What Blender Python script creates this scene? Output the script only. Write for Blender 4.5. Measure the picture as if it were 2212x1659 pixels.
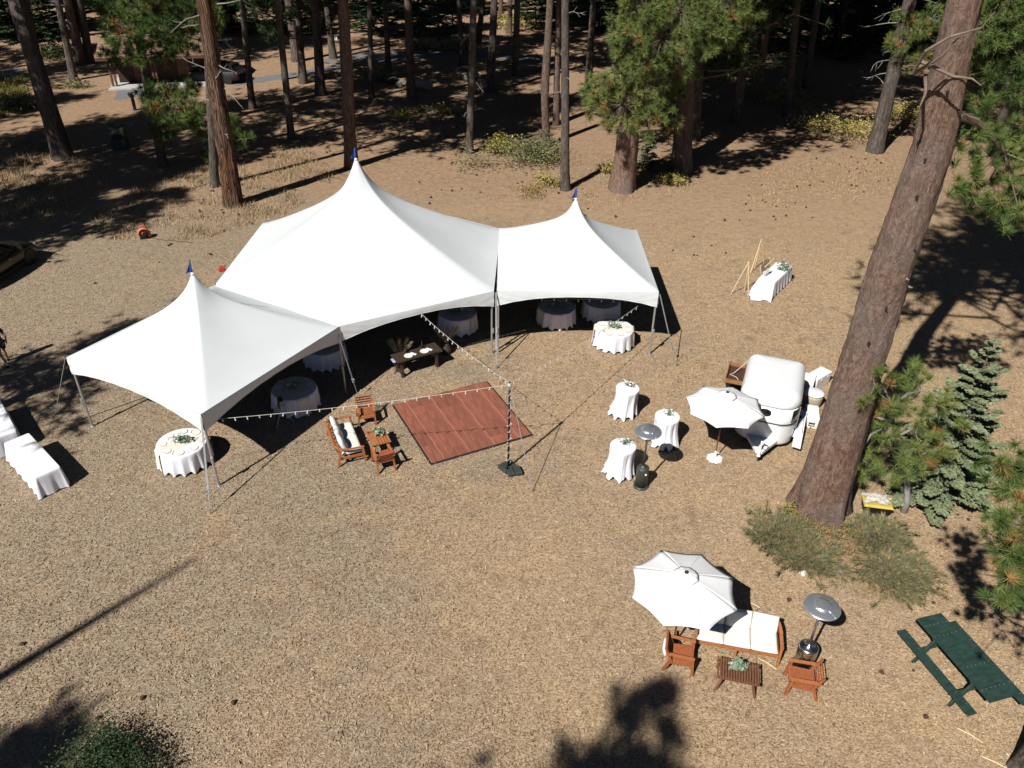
import bpy, bmesh, math, random
import numpy as np
from mathutils import Vector, Matrix

sc = bpy.context.scene
COL = sc.collection
for o in list(bpy.data.objects):
    bpy.data.objects.remove(o)

# ------------------------------------------------------------------ camera
F_PX, PITCH, ROLL, CAM_H = 1715.7, math.radians(33.208), math.radians(-1.0026), 16.205
PW, PH = 2212.0, 1659.0
_cs, _sn = math.cos(PITCH), math.sin(PITCH)
FWD = np.array([0, _cs, -_sn])
_U = np.array([0, _sn, _cs])
_R = np.array([1.0, 0, 0])
RGT = _R * math.cos(ROLL) - _U * math.sin(ROLL)
UPV = _R * math.sin(ROLL) + _U * math.cos(ROLL)
EYE = np.array([0, 0, CAM_H])
cam_d = bpy.data.cameras.new('camera')
cam = bpy.data.objects.new('camera', cam_d)
COL.objects.link(cam)
cam_d.sensor_width = 36.0
cam_d.lens = 36.0 * F_PX / PW
cam_d.clip_start = 0.1
cam_d.clip_end = 2000
M = Matrix(((RGT[0], UPV[0], -FWD[0], 0), (RGT[1], UPV[1], -FWD[1], 0), (RGT[2], UPV[2], -FWD[2], CAM_H), (0, 0, 0, 1)))
cam.matrix_world = M
sc.camera = cam

# ------------------------------------------------------------------ sky and sun
SUN_AZ, SUN_EL = math.radians(54.0), math.radians(46.0)      # direction the shadows run, height of the sun
world = bpy.data.worlds.new('World')
sc.world = world
world.use_nodes = True
wn = world.node_tree
bg = wn.nodes['Background']
sky = wn.nodes.new('ShaderNodeTexSky')
sky.sky_type = 'NISHITA'
sky.sun_disc = False
sky.sun_elevation = SUN_EL
sky.sun_rotation = math.radians(216)
sky.altitude = 2400
sky.air_density = 0.45
sky.dust_density = 0.0
wn.links.new(sky.outputs[0], bg.inputs[0])
bg.inputs[1].default_value = 0.05
sun_d = bpy.data.lights.new('sun', 'SUN')
sun_d.energy = 5.0
sun_d.angle = math.radians(0.53)
sun_d.color = (1.0, 0.965, 0.91)
sun = bpy.data.objects.new('sun', sun_d)
COL.objects.link(sun)
_d = Vector((math.cos(SUN_AZ) * math.cos(SUN_EL), math.sin(SUN_AZ) * math.cos(SUN_EL), -math.sin(SUN_EL)))
sun.rotation_euler = _d.to_track_quat('-Z', 'Y').to_euler()
sun.location = (-30, -40, 60)
sc.view_settings.view_transform = 'Standard'
sc.view_settings.look = 'None'
sc.view_settings.exposure = 0.38
sc.view_settings.gamma = 1.0
sc.view_settings.use_curve_mapping = False
sc.render.engine = 'CYCLES'
sc.cycles.max_bounces = 6
sc.cycles.diffuse_bounces = 1
sc.cycles.use_denoising = True

# ------------------------------------------------------------------ survey helpers: photo point -> place on the ground
def at(u, v, z=0.0):
    d = (u - PW / 2) / F_PX * RGT - (v - PH / 2) / F_PX * UPV + FWD
    p = EYE + d * (z - CAM_H) / d[2]
    return Vector((p[0], p[1], p[2]))
def aty(u, v, y):
    d = (u - PW / 2) / F_PX * RGT - (v - PH / 2) / F_PX * UPV + FWD
    p = EYE + d * y / d[1]
    return Vector((p[0], p[1], p[2]))
def pix(p):
    d = np.array(p) - EYE
    w = d @ FWD
    return PW / 2 + F_PX * (d @ RGT) / w, PH / 2 - F_PX * (d @ UPV) / w, w

# ------------------------------------------------------------------ materials
MATS = {}
def new_mat(name):
    m = bpy.data.materials.new(name)
    m.use_nodes = True
    nt = m.node_tree
    b = nt.nodes['Principled BSDF']
    MATS[name] = m
    return m, nt, b
def node(nt, t, **kw):
    n = nt.nodes.new(t)
    for k, v in kw.items():
        if k in n.inputs.keys():
            n.inputs[k].default_value = v
        else:
            setattr(n, k, v)
    return n
def ramp(nt, stops, fac):
    r = nt.nodes.new('ShaderNodeValToRGB')
    e = r.color_ramp.elements
    while len(e) < len(stops):
        e.new(0.5)
    for i, (p, c) in enumerate(stops):
        e[i].position = p
        e[i].color = (*c, 1)
    nt.links.new(fac, r.inputs[0])
    return r.outputs[0]
def coord(nt, scale=(1, 1, 1), kind='Object'):
    tc = nt.nodes.new('ShaderNodeTexCoord')
    mp = nt.nodes.new('ShaderNodeMapping')
    mp.inputs['Scale'].default_value = scale
    nt.links.new(tc.outputs[kind], mp.inputs[0])
    return mp.outputs[0]
def noise(nt, vec, scale, detail=3, rough=0.55, dist=0.0):
    n = nt.nodes.new('ShaderNodeTexNoise')
    n.inputs['Scale'].default_value = scale
    n.inputs['Detail'].default_value = detail
    n.inputs['Roughness'].default_value = rough
    n.inputs['Distortion'].default_value = dist
    if vec is not None:
        nt.links.new(vec, n.inputs['Vector'])
    return n.outputs[0]
def mixc(nt, fac, a, b, mode='MIX'):
    m = nt.nodes.new('ShaderNodeMix')
    m.data_type = 'RGBA'
    m.blend_type = mode
    for sock, val in ((0, fac), (6, a), (7, b)):
        if isinstance(val, (int, float)):
            m.inputs[sock].default_value = val
        elif isinstance(val, tuple):
            m.inputs[sock].default_value = (*val, 1)
        else:
            nt.links.new(val, m.inputs[sock])
    return m.outputs[2]
def bump(nt, b, h, strength, dist=0.02):
    n = nt.nodes.new('ShaderNodeBump')
    n.inputs['Strength'].default_value = strength
    n.inputs['Distance'].default_value = dist
    nt.links.new(h, n.inputs['Height'])
    nt.links.new(n.outputs[0], b.inputs['Normal'])
def mat(name, col, rough=0.7, var=0.15, scale=6, stretch=(1, 1, 1), bmp=0.0, bscale=30, metal=0.0, spec=0.4, coat=0.0):
    m, nt, b = new_mat(name)
    v = coord(nt, stretch)
    f = noise(nt, v, scale)
    c = ramp(nt, [(0.3, tuple(max(0, x * (1 - var)) for x in col)), (0.7, tuple(min(1, x * (1 + var)) for x in col))], f)
    nt.links.new(c, b.inputs['Base Color'])
    b.inputs['Roughness'].default_value = rough
    b.inputs['Metallic'].default_value = metal
    b.inputs['Specular IOR Level'].default_value = spec
    b.inputs['Coat Weight'].default_value = coat
    if bmp:
        bump(nt, b, noise(nt, v, bscale), bmp)
    return m
def tint_mat(name, stops, rough=0.6, spec=0.25, trans=0.0):
    """foliage and chips: every leaf carries its own colour number"""
    m, nt, b = new_mat(name)
    a = nt.nodes.new('ShaderNodeAttribute')
    a.attribute_name = 'tint'
    c = ramp(nt, stops, a.outputs['Fac'])
    nt.links.new(c, b.inputs['Base Color'])
    b.inputs['Roughness'].default_value = rough
    b.inputs['Specular IOR Level'].default_value = spec
    return m
mat('vinyl', (0.65, 0.685, 0.695), 0.45, 0.025, 1.2, spec=0.35)
mat('linen', (0.72, 0.72, 0.77), 0.85, 0.03, 3, bmp=0.1, bscale=60)
mat('cream_gauze', (0.72, 0.65, 0.55), 0.9, 0.12, 9)
mat('cushion_cream', (0.74, 0.71, 0.64), 0.9, 0.04, 4, bmp=0.08, bscale=40)
mat('cushion_grey', (0.66, 0.67, 0.63), 0.9, 0.05, 4, bmp=0.08, bscale=40)
mat('umbrella_cloth', (0.80, 0.81, 0.81), 0.8, 0.03, 2)
mat('aluminium', (0.42, 0.42, 0.42), 0.4, 0.1, 8, metal=0.6)
mat('galvanised', (0.35, 0.36, 0.36), 0.5, 0.15, 10, metal=0.5)
mat('strap', (0.28, 0.28, 0.28), 0.8, 0.1, 20)
mat('seam_trim', (0.42, 0.21, 0.155), 0.5, 0.15, 6)
mat('flag_blue', (0.02, 0.06, 0.30), 0.7, 0.1, 6)
mat('black', (0.012, 0.012, 0.012), 0.6, 0.2, 8)
mat('rubber', (0.035, 0.042, 0.038), 0.75, 0.25, 7)
mat('wire_white', (0.55, 0.52, 0.46), 0.6, 0.05, 8)
mat('bulb', (0.55, 0.53, 0.48), 0.25, 0.05, 8)
mat('acacia', (0.30, 0.095, 0.036), 0.55, 0.35, 5, (3, 14, 3), bmp=0.1, bscale=20)
mat('acacia_light', (0.36, 0.135, 0.05), 0.55, 0.3, 5, (3, 14, 3), bmp=0.1, bscale=20)
mat('walnut', (0.17, 0.075, 0.04), 0.55, 0.4, 5, (14, 2, 3), bmp=0.1, bscale=20)
mat('dark_wood', (0.045, 0.03, 0.022), 0.6, 0.4, 5, (2, 12, 3), bmp=0.1, bscale=20)
mat('brown_box', (0.065, 0.032, 0.018), 0.6, 0.45, 6, (2, 12, 3))
mat('box_rail', (0.25, 0.12, 0.05), 0.6, 0.3, 6, (2, 10, 3))
mat('pole_wood', (0.25, 0.08, 0.03), 0.5, 0.2, 6)
mat('easel_wood', (0.70, 0.53, 0.32), 0.6, 0.1, 8)
mat('kraft', (0.40, 0.29, 0.17), 0.8, 0.15, 5)
mat('picnic_green', (0.020, 0.046, 0.038), 0.55, 0.3, 4, (3, 1, 3), bmp=0.1, bscale=40)
mat('bolt', (0.3, 0.32, 0.32), 0.5, 0.1, 8, metal=0.5)
mat('heater_bronze', (0.055, 0.062, 0.05), 0.45, 0.12, 5, metal=0.2)
mat('steel', (0.50, 0.49, 0.47), 0.24, 0.06, 3, (1, 1, 20), metal=1.0)
mat('steel_dome', (0.62, 0.65, 0.70), 0.30, 0.08, 5, metal=0.8)
mat('fibreglass', (0.74, 0.765, 0.775), 0.3, 0.02, 3, spec=0.5, coat=0.3)
mat('window_dark', (0.012, 0.013, 0.015), 0.1, 0.1, 3, spec=0.6)
mat('gasket', (0.035, 0.032, 0.028), 0.6, 0.2, 6)
mat('cooler_white', (0.78, 0.77, 0.74), 0.5, 0.03, 4)
mat('tan_plastic', (0.42, 0.35, 0.26), 0.7, 0.1, 4)
mat('navy', (0.012, 0.014, 0.035), 0.7, 0.2, 6)
mat('jug_blue', (0.04, 0.16, 0.42), 0.4, 0.1, 6)
mat('orange_paint', (0.72, 0.14, 0.075), 0.5, 0.1, 6)
mat('red_paint', (0.5, 0.05, 0.05), 0.5, 0.1, 6)
mat('yellow', (0.50, 0.37, 0.07), 0.5, 0.06, 5)
mat('grey_cloth', (0.42, 0.40, 0.36), 0.9, 0.2, 6)
mat('car_paint', (0.022, 0.021, 0.019), 0.3, 0.1, 3, metal=0.5, coat=0.6)
mat('tyre', (0.012, 0.012, 0.012), 0.85, 0.2, 10)
mat('rim', (0.22, 0.22, 0.22), 0.35, 0.1, 10, metal=0.8)
mat('lamp_glass', (0.55, 0.55, 0.52), 0.15, 0.1, 5)
mat('skin', (0.42, 0.22, 0.15), 0.6, 0.1, 10)
mat('hair', (0.02, 0.013, 0.01), 0.7, 0.2, 10)
mat('shoe', (0.02, 0.02, 0.022), 0.7, 0.2, 10)
mat('sock', (0.5, 0.5, 0.5), 0.9, 0.1, 10)
mat('brown_siding_shaded', (0.035, 0.018, 0.013), 0.8, 0.25, 3, (6, 6, 1))  # hut siding set near-black: shade under porch and eaves put into the colour
mat('roof_brown', (0.26, 0.17, 0.11), 0.8, 0.3, 3)
mat('fascia_brown', (0.11, 0.05, 0.032), 0.8, 0.2, 3)
mat('concrete', (0.44, 0.43, 0.40), 0.85, 0.1, 3)
mat('asphalt', (0.15, 0.15, 0.155), 0.9, 0.2, 9, bmp=0.2, bscale=60)
mat('dead_wood', (0.24, 0.225, 0.205), 0.8, 0.25, 5)
mat('branch_wood', (0.16, 0.12, 0.09), 0.85, 0.3, 5)
mat('log_grey', (0.28, 0.26, 0.23), 0.9, 0.25, 4)
mat('log_end', (0.36, 0.27, 0.17), 0.9, 0.2, 10)
mat('cone_brown', (0.07, 0.035, 0.018), 0.85, 0.4, 20)
mat('stone_pale', (0.55, 0.54, 0.5), 0.9, 0.12, 6, bmp=0.3, bscale=12)
mat('plate', (0.74, 0.72, 0.66), 0.3, 0.04, 8)
mat('napkin', (0.80, 0.80, 0.80), 0.9, 0.03, 8)
mat('petal', (0.78, 0.76, 0.68), 0.7, 0.06, 10)
mat('pampas', (0.52, 0.42, 0.30), 0.9, 0.2, 14)
mat('glass_dark', (0.02, 0.025, 0.02), 0.1, 0.1, 5, spec=0.6)
mat('blue_menu', (0.35, 0.38, 0.6), 0.8, 0.1, 8)
tint_mat('pine_needles', [(0.0, (0.03, 0.055, 0.016)), (0.35, (0.075, 0.125, 0.03)), (0.6, (0.15, 0.195, 0.05)), (0.8, (0.22, 0.20, 0.06)), (1.0, (0.34, 0.14, 0.05))])
tint_mat('fir_needles', [(0.0, (0.07, 0.095, 0.045)), (0.5, (0.165, 0.20, 0.105)), (1.0, (0.29, 0.33, 0.19))])
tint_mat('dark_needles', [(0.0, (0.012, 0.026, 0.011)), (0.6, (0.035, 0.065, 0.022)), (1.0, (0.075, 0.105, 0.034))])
tint_mat('shrub_leaves', [(0.0, (0.055, 0.07, 0.03)), (0.4, (0.13, 0.14, 0.065)), (0.7, (0.24, 0.21, 0.075)), (1.0, (0.32, 0.17, 0.075))])
tint_mat('yellow_leaves', [(0.0, (0.10, 0.11, 0.03)), (0.5, (0.26, 0.23, 0.06)), (1.0, (0.42, 0.33, 0.12))])
tint_mat('juniper', [(0.0, (0.075, 0.075, 0.035)), (0.5, (0.175, 0.17, 0.083)), (0.72, (0.25, 0.20, 0.10)), (1.0, (0.34, 0.20, 0.09))])
tint_mat('eucalyptus', [(0.0, (0.10, 0.16, 0.09)), (0.5, (0.24, 0.33, 0.22)), (1.0, (0.42, 0.48, 0.36))])
tint_mat('dry_grass', [(0.0, (0.22, 0.155, 0.085)), (0.5, (0.37, 0.275, 0.155)), (1.0, (0.50, 0.39, 0.24))], rough=0.9, spec=0.1)
tint_mat('chips', [(0.0, (0.12, 0.078, 0.045)), (0.25, (0.24, 0.163, 0.098)), (0.65, (0.38, 0.268, 0.168)), (1.0, (0.56, 0.43, 0.29))], rough=0.85, spec=0.15)

def bark(name, c1, c2, c3, sx=9.0, sz=1.6, strength=1.0, plate=0.42):
    """furrowed bark: long dark fissures between mottled plates"""
    m, nt, b = new_mat(name)
    tc = nt.nodes.new('ShaderNodeTexCoord')
    wob = nt.nodes.new('ShaderNodeTexNoise')
    wob.inputs['Scale'].default_value = 2.2
    wob.inputs['Detail'].default_value = 4
    nt.links.new(tc.outputs['Object'], wob.inputs['Vector'])
    add = nt.nodes.new('ShaderNodeVectorMath')
    add.operation = 'MULTIPLY_ADD'
    nt.links.new(wob.outputs['Color'], add.inputs[0])
    add.inputs[1].default_value = (0.16, 0.16, 0.5)
    nt.links.new(tc.outputs['Object'], add.inputs[2])
    def mapped(s):
        mp = nt.nodes.new('ShaderNodeMapping')
        mp.inputs['Scale'].default_value = s
        nt.links.new(add.outputs[0], mp.inputs[0])
        return mp.outputs[0]
    vo = nt.nodes.new('ShaderNodeTexVoronoi')
    vo.feature = 'DISTANCE_TO_EDGE'
    vo.inputs['Scale'].default_value = 1.0
    nt.links.new(mapped((sx, sx, sz)), vo.inputs['Vector'])
    vc = nt.nodes.new('ShaderNodeTexVoronoi')
    vc.inputs['Scale'].default_value = 1.0
    nt.links.new(mapped((sx * 2.2, sx * 2.2, sz * 2.6)), vc.inputs['Vector'])
    sep = nt.nodes.new('ShaderNodeSeparateColor')
    nt.links.new(vc.outputs['Color'], sep.inputs[0])
    n2 = noise(nt, mapped((sx * 1.5, sx * 1.5, sz * 1.5)), 1.0, 7, 0.72)
    n2b = noise(nt, mapped((sx * 0.55, sx * 0.55, sz * 0.6)), 1.0, 6, 0.75)
    n3 = noise(nt, tc.outputs['Object'], 0.55, 3)
    crack = ramp(nt, [(0.0, (0, 0, 0)), (0.13, (0.75, 0.75, 0.75)), (0.32, (1, 1, 1))], vo.outputs['Distance'])
    base = ramp(nt, [(0.15, c2), (0.62, tuple((x + y) / 2 for x, y in zip(c2, c3))), (0.95, c3)], sep.outputs[0])
    base = mixc(nt, 0.68, base, ramp(nt, [(0.38, c1), (0.5, c2), (0.63, c3)], n2))
    base = mixc(nt, 0.5, base, ramp(nt, [(0.40, tuple(x * 0.7 for x in c1)), (0.49, c2), (0.60, c3)], n2b))
    base = mixc(nt, ramp(nt, [(0.4, (0, 0, 0)), (0.65, (0.6, 0.6, 0.6))], n3), base, tuple(c2[0] * k for k in (1.05, 0.9, 0.8)))
    soft = nt.nodes.new('ShaderNodeMapRange')
    soft.inputs['To Min'].default_value = 1.0 - plate
    nt.links.new(crack, soft.inputs['Value'])
    c = mixc(nt, soft.outputs[0], tuple(x * 0.5 for x in c1), base)
    nt.links.new(c, b.inputs['Base Color'])
    b.inputs['Roughness'].default_value = 0.95
    b.inputs['Specular IOR Level'].default_value = 0.12
    h = nt.nodes.new('ShaderNodeMath')
    h.operation = 'MULTIPLY_ADD'
    hn = nt.nodes.new('ShaderNodeMath')
    hn.operation = 'ADD'
    nt.links.new(n2, hn.inputs[0])
    nt.links.new(n2b, hn.inputs[1])
    nt.links.new(hn.outputs[0], h.inputs[0])
    h.inputs[1].default_value = 1.6
    hc = nt.nodes.new('ShaderNodeMath')
    hc.operation = 'MULTIPLY'
    hc.inputs[1].default_value = plate
    nt.links.new(crack, hc.inputs[0])
    nt.links.new(hc.outputs[0], h.inputs[2])
    bump(nt, b, h.outputs[0], strength, 0.05)
    return m
bark('bark_pine', (0.060, 0.036, 0.026), (0.155, 0.098, 0.072), (0.29, 0.20, 0.155), 7, 2.0)
bark('bark_red', (0.095, 0.054, 0.038), (0.21, 0.122, 0.086), (0.40, 0.285, 0.22), 16, 6.0, 1.0, 0.16)
bark('bark_cedar', (0.045, 0.020, 0.012), (0.17, 0.080, 0.042), (0.35, 0.20, 0.12), 10, 0.3, 1.0, 0.95)
bark('bark_grey', (0.042, 0.034, 0.029), (0.118, 0.094, 0.078), (0.235, 0.195, 0.165), 8, 1.8)

def ground_mat():
    m, nt, b = new_mat('ground')
    g = nt.nodes.new('ShaderNodeNewGeometry')
    pos = g.outputs['Position']
    def sc_(s):
        mp = nt.nodes.new('ShaderNodeMapping')
        mp.inputs['Scale'].default_value = s
        nt.links.new(pos, mp.inputs[0])
        return mp.outputs[0]
    # litter of chips: several turned, stretched voronoi fields
    fine = None
    for k, (ang, s) in enumerate(((0.3, 1.0), (1.25, 1.15), (2.2, 0.9))):
        mp = nt.nodes.new('ShaderNodeMapping')
        mp.inputs['Rotation'].default_value = (0, 0, ang)
        mp.inputs['Scale'].default_value = (18 * s, 48 * s, 1)
        nt.links.new(pos, mp.inputs[0])
        vo = nt.nodes.new('ShaderNodeTexVoronoi')
        vo.inputs['Scale'].default_value = 1.0
        vo.inputs['Randomness'].default_value = 1.0
        nt.links.new(mp.outputs[0], vo.inputs['Vector'])
        sep = nt.nodes.new('ShaderNodeSeparateColor')
        nt.links.new(vo.outputs['Color'], sep.inputs[0])
        if fine is None:
            fine = sep.outputs[0]
        else:
            a = nt.nodes.new('ShaderNodeMath')
            a.operation = 'MAXIMUM' if k == 1 else 'ADD'
            if k == 2:
                h = nt.nodes.new('ShaderNodeMath')
                h.operation = 'MULTIPLY'
                h.inputs[1].default_value = 0.35
                nt.links.new(sep.outputs[0], h.inputs[0])
                nt.links.new(fine, a.inputs[0])
                nt.links.new(h.outputs[0], a.inputs[1])
            else:
                nt.links.new(fine, a.inputs[0])
                nt.links.new(sep.outputs[0], a.inputs[1])
            fine = a.outputs[0]
    chips = ramp(nt, [(0.2, (0.22, 0.147, 0.087)), (0.55, (0.36, 0.248, 0.152)), (0.85, (0.425, 0.302, 0.192)), (1.0, (0.52, 0.39, 0.26))], fine)
    n_big = noise(nt, sc_((0.11, 0.11, 0.11)), 1.0, 4, 0.6)
    n_mid = noise(nt, sc_((0.5, 0.5, 0.5)), 1.0, 5, 0.65)
    n_sm = noise(nt, sc_((3.0, 3.0, 3.0)), 1.0, 5, 0.7)
    n_tiny = noise(nt, sc_((26, 26, 26)), 1.0, 3, 0.7)
    grey = ramp(nt, [(0.2, (0.16, 0.118, 0.078)), (0.55, (0.275, 0.21, 0.143)), (0.85, (0.335, 0.263, 0.185)), (1.0, (0.43, 0.345, 0.25))], fine)
    warm = ramp(nt, [(0.2, (0.235, 0.15, 0.076)), (0.55, (0.395, 0.265, 0.142)), (0.85, (0.47, 0.328, 0.186)), (1.0, (0.57, 0.42, 0.26))], fine)
    spx = nt.nodes.new('ShaderNodeSeparateXYZ')
    nt.links.new(pos, spx.inputs[0])
    def drift(src, k):
        cl = nt.nodes.new('ShaderNodeClamp')
        cl.inputs['Min'].default_value = -14
        cl.inputs['Max'].default_value = 12
        nt.links.new(spx.outputs[0], cl.inputs['Value'])
        ma = nt.nodes.new('ShaderNodeMath')
        ma.operation = 'MULTIPLY_ADD'
        nt.links.new(cl.outputs[0], ma.inputs[0])
        ma.inputs[1].default_value = k
        nt.links.new(src, ma.inputs[2])
        return ma.outputs[0]
    f1 = ramp(nt, [(0.40, (0, 0, 0)), (0.54, (1, 1, 1))], drift(n_big, 0.014))
    c = mixc(nt, f1, grey, chips)
    f2 = ramp(nt, [(0.47, (0, 0, 0)), (0.68, (0.9, 0.9, 0.9))], drift(n_mid, 0.008))
    c = mixc(nt, f2, c, warm)
    # forest floor: reddish needle duff beyond the chipped clearing
    duff = ramp(nt, [(0.3, (0.25, 0.155, 0.095)), (0.5, (0.41, 0.275, 0.175)), (0.75, (0.54, 0.385, 0.255))], n_sm)
    duff = mixc(nt, 0.5, duff, ramp(nt, [(0.3, (0.20, 0.125, 0.075)), (0.7, (0.46, 0.315, 0.20))], n_tiny))
    sep = nt.nodes.new('ShaderNodeSeparateXYZ')
    nt.links.new(pos, sep.inputs[0])
    ax = nt.nodes.new('ShaderNodeMath')
    ax.operation = 'MULTIPLY_ADD'
    nt.links.new(n_mid, ax.inputs[0])
    ax.inputs[1].default_value = 9.0
    nt.links.new(sep.outputs[1], ax.inputs[2])
    mr = nt.nodes.new('ShaderNodeMapRange')
    mr.inputs['From Min'].default_value = 41
    mr.inputs['From Max'].default_value = 53
    nt.links.new(ax.outputs[0], mr.inputs['Value'])
    c = mixc(nt, mr.outputs[0], c, duff)
    # worn, bald earth
    f3 = ramp(nt, [(0.56, (0, 0, 0)), (0.70, (0.8, 0.8, 0.8))], noise(nt, sc_((0.8, 0.8, 0.8)), 1.3, 6, 0.7))
    c = mixc(nt, f3, c, ramp(nt, [(0.3, (0.20, 0.13, 0.082)), (0.7, (0.30, 0.205, 0.132))], n_sm))
    c = mixc(nt, ramp(nt, [(0.3, (0.28, 0.28, 0.28)), (0.55, (0, 0, 0))], n_sm), c, (0.15, 0.10, 0.062))
    nt.links.new(c, b.inputs['Base Color'])
    b.inputs['Roughness'].default_value = 0.95
    b.inputs['Specular IOR Level'].default_value = 0.1
    hsum = nt.nodes.new('ShaderNodeMath')
    hsum.operation = 'ADD'
    nt.links.new(fine, hsum.inputs[0])
    nt.links.new(n_tiny, hsum.inputs[1])
    bump(nt, b, hsum.outputs[0], 0.8, 0.03)
    return m
ground_mat()

def floor_mat():
    m, nt, b = new_mat('dance_panel')
    v = coord(nt, (7, 0.6, 1))
    tc = nt.nodes.new('ShaderNodeTexCoord')
    oi = nt.nodes.new('ShaderNodeObjectInfo')
    n = noise(nt, v, 3.0, 5, 0.65, 0.4)
    br = nt.nodes.new('ShaderNodeTexBrick')
    mp = nt.nodes.new('ShaderNodeMapping')
    mp.inputs['Rotation'].default_value = (0, 0, math.pi / 2)
    nt.links.new(tc.outputs['Object'], mp.inputs[0])
    nt.links.new(mp.outputs[0], br.inputs['Vector'])
    br.inputs['Scale'].default_value = 1.0
    br.inputs['Brick Width'].default_value = 0.92
    br.inputs['Row Height'].default_value = 0.152
    br.inputs['Mortar Size'].default_value = 0.0035
    br.inputs['Color1'].default_value = (0.9, 0.9, 0.9, 1)
    br.inputs['Color2'].default_value = (1.08, 1.08, 1.08, 1)
    br.inputs['Mortar'].default_value = (0.55, 0.5, 0.5, 1)
    c = ramp(nt, [(0.3, (0.185, 0.062, 0.038)), (0.55, (0.26, 0.096, 0.062)), (0.8, (0.325, 0.137, 0.092))], n)
    c = mixc(nt, 1.0, c, br.outputs['Color'], 'MULTIPLY')
    s = nt.nodes.new('ShaderNodeMath')
    s.operation = 'MULTIPLY_ADD'
    s.inputs[1].default_value = 0.22
    s.inputs[2].default_value = 0.89
    nt.links.new(oi.outputs['Random'], s.inputs[0])
    mx = nt.nodes.new('ShaderNodeVectorMath')
    mx.operation = 'SCALE'
    nt.links.new(c, mx.inputs[0])
    nt.links.new(s.outputs[0], mx.inputs['Scale'])
    nt.links.new(mx.outputs[0], b.inputs['Base Color'])
    b.inputs['Roughness'].default_value = 0.5
floor_mat()

# ------------------------------------------------------------------ mesh helpers
class MB:
    def __init__(s):
        s.v = []
        s.f = []
    def add(s, verts, faces):
        o = len(s.v)
        s.v += [tuple(p) for p in verts]
        s.f += [tuple(i + o for i in f) for f in faces]
        return s
    def box(s, c, size, rz=0.0, rx=0.0, ry=0.0):
        hx, hy, hz = size[0] / 2, size[1] / 2, size[2] / 2
        R = Matrix.Rotation(rz, 3, 'Z') @ Matrix.Rotation(ry, 3, 'Y') @ Matrix.Rotation(rx, 3, 'X')
        vs = [R @ Vector((x, y, z)) + Vector(c) for x in (-hx, hx) for y in (-hy, hy) for z in (-hz, hz)]
        return s.add(vs, [(0, 1, 3, 2), (4, 6, 7, 5), (0, 4, 5, 1), (2, 3, 7, 6), (0, 2, 6, 4), (1, 5, 7, 3)])
    def beam(s, a, b, w, h, w2=None, h2=None, up=(0, 0, 1)):
        """bar of rectangular section from a to b"""
        a, b = Vector(a), Vector(b)
        d = (b - a).normalized()
        upv = Vector(up)
        if abs(d.dot(upv)) > 0.98:
            upv = Vector((0, 1, 0))
        sx = d.cross(upv).normalized()
        sy = sx.cross(d).normalized()
        w2 = w if w2 is None else w2
        h2 = h if h2 is None else h2
        vs = []
        for p, ww, hh in ((a, w, h), (b, w2, h2)):
            for i, j in ((-1, -1), (1, -1), (1, 1), (-1, 1)):
                vs.append(p + sx * i * ww / 2 + sy * j * hh / 2)
        return s.add(vs, [(0, 3, 2, 1), (4, 5, 6, 7), (0, 1, 5, 4), (1, 2, 6, 5), (2, 3, 7, 6), (3, 0, 4, 7)])
    def tube(s, pts, rad, n=8, cap=True):
        pts = [Vector(p) for p in pts]
        if not hasattr(rad, '__len__'):
            rad = [rad] * len(pts)
        vs = []
        ref = None
        for i, p in enumerate(pts):
            d = (pts[min(i + 1, len(pts) - 1)] - pts[max(i - 1, 0)]).normalized()
            if ref is None:
                ref = Vector((1, 0, 0)) if abs(d.x) < 0.9 else Vector((0, 1, 0))
            sx = (ref - d * ref.dot(d)).normalized()
            sy = d.cross(sx)
            ref = sx
            for k in range(n):
                a = 2 * math.pi * k / n
                vs.append(p + (sx * math.cos(a) + sy * math.sin(a)) * rad[i])
        fs = []
        for i in range(len(pts) - 1):
            for k in range(n):
                k2 = (k + 1) % n
                fs.append((i * n + k, i * n + k2, (i + 1) * n + k2, (i + 1) * n + k))
        if cap:
            fs.append(tuple(range(n - 1, -1, -1)))
            o = (len(pts) - 1) * n
            fs.append(tuple(o + k for k in range(n)))
        return s.add(vs, fs)
    def lathe(s, prof, n=24, c=(0, 0, 0)):
        vs, fs = [], []
        for r, z in prof:
            for k in range(n):
                a = 2 * math.pi * k / n
                vs.append((c[0] + r * math.cos(a), c[1] + r * math.sin(a), c[2] + z))
        for i in range(len(prof) - 1):
            for k in range(n):
                k2 = (k + 1) % n
                fs.append((i * n + k, i * n + k2, (i + 1) * n + k2, (i + 1) * n + k))
        if prof[0][0] > 1e-4:
            fs.append(tuple(range(n - 1, -1, -1)))
        if prof[-1][0] > 1e-4:
            o = (len(prof) - 1) * n
            fs.append(tuple(o + k for k in range(n)))
        return s.add(vs, fs)
    def grid(s, rows):
        n = len(rows[0])
        vs = [p for r in rows for p in r]
        fs = [(i * n + j, i * n + j + 1, (i + 1) * n + j + 1, (i + 1) * n + j) for i in range(len(rows) - 1) for j in range(n - 1)]
        return s.add(vs, fs)
    def obj(s, name, m, parent=None, smooth=False, loc=(0, 0, 0), rz=0.0, bevel=0.0):
        me = bpy.data.meshes.new(name)
        me.from_pydata(s.v, [], s.f)
        me.materials.append(MATS[m])
        if smooth:
            me.polygons.foreach_set('use_smooth', [True] * len(me.polygons))
        me.update()
        o = bpy.data.objects.new(name, me)
        COL.objects.link(o)
        o.parent = parent
        o.location = loc
        o.rotation_euler = (0, 0, rz)
        if bevel:
            b = o.modifiers.new('bevel', 'BEVEL')
            b.width = bevel
            b.segments = 2
            b.limit_method = 'ANGLE'
        return o
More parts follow.
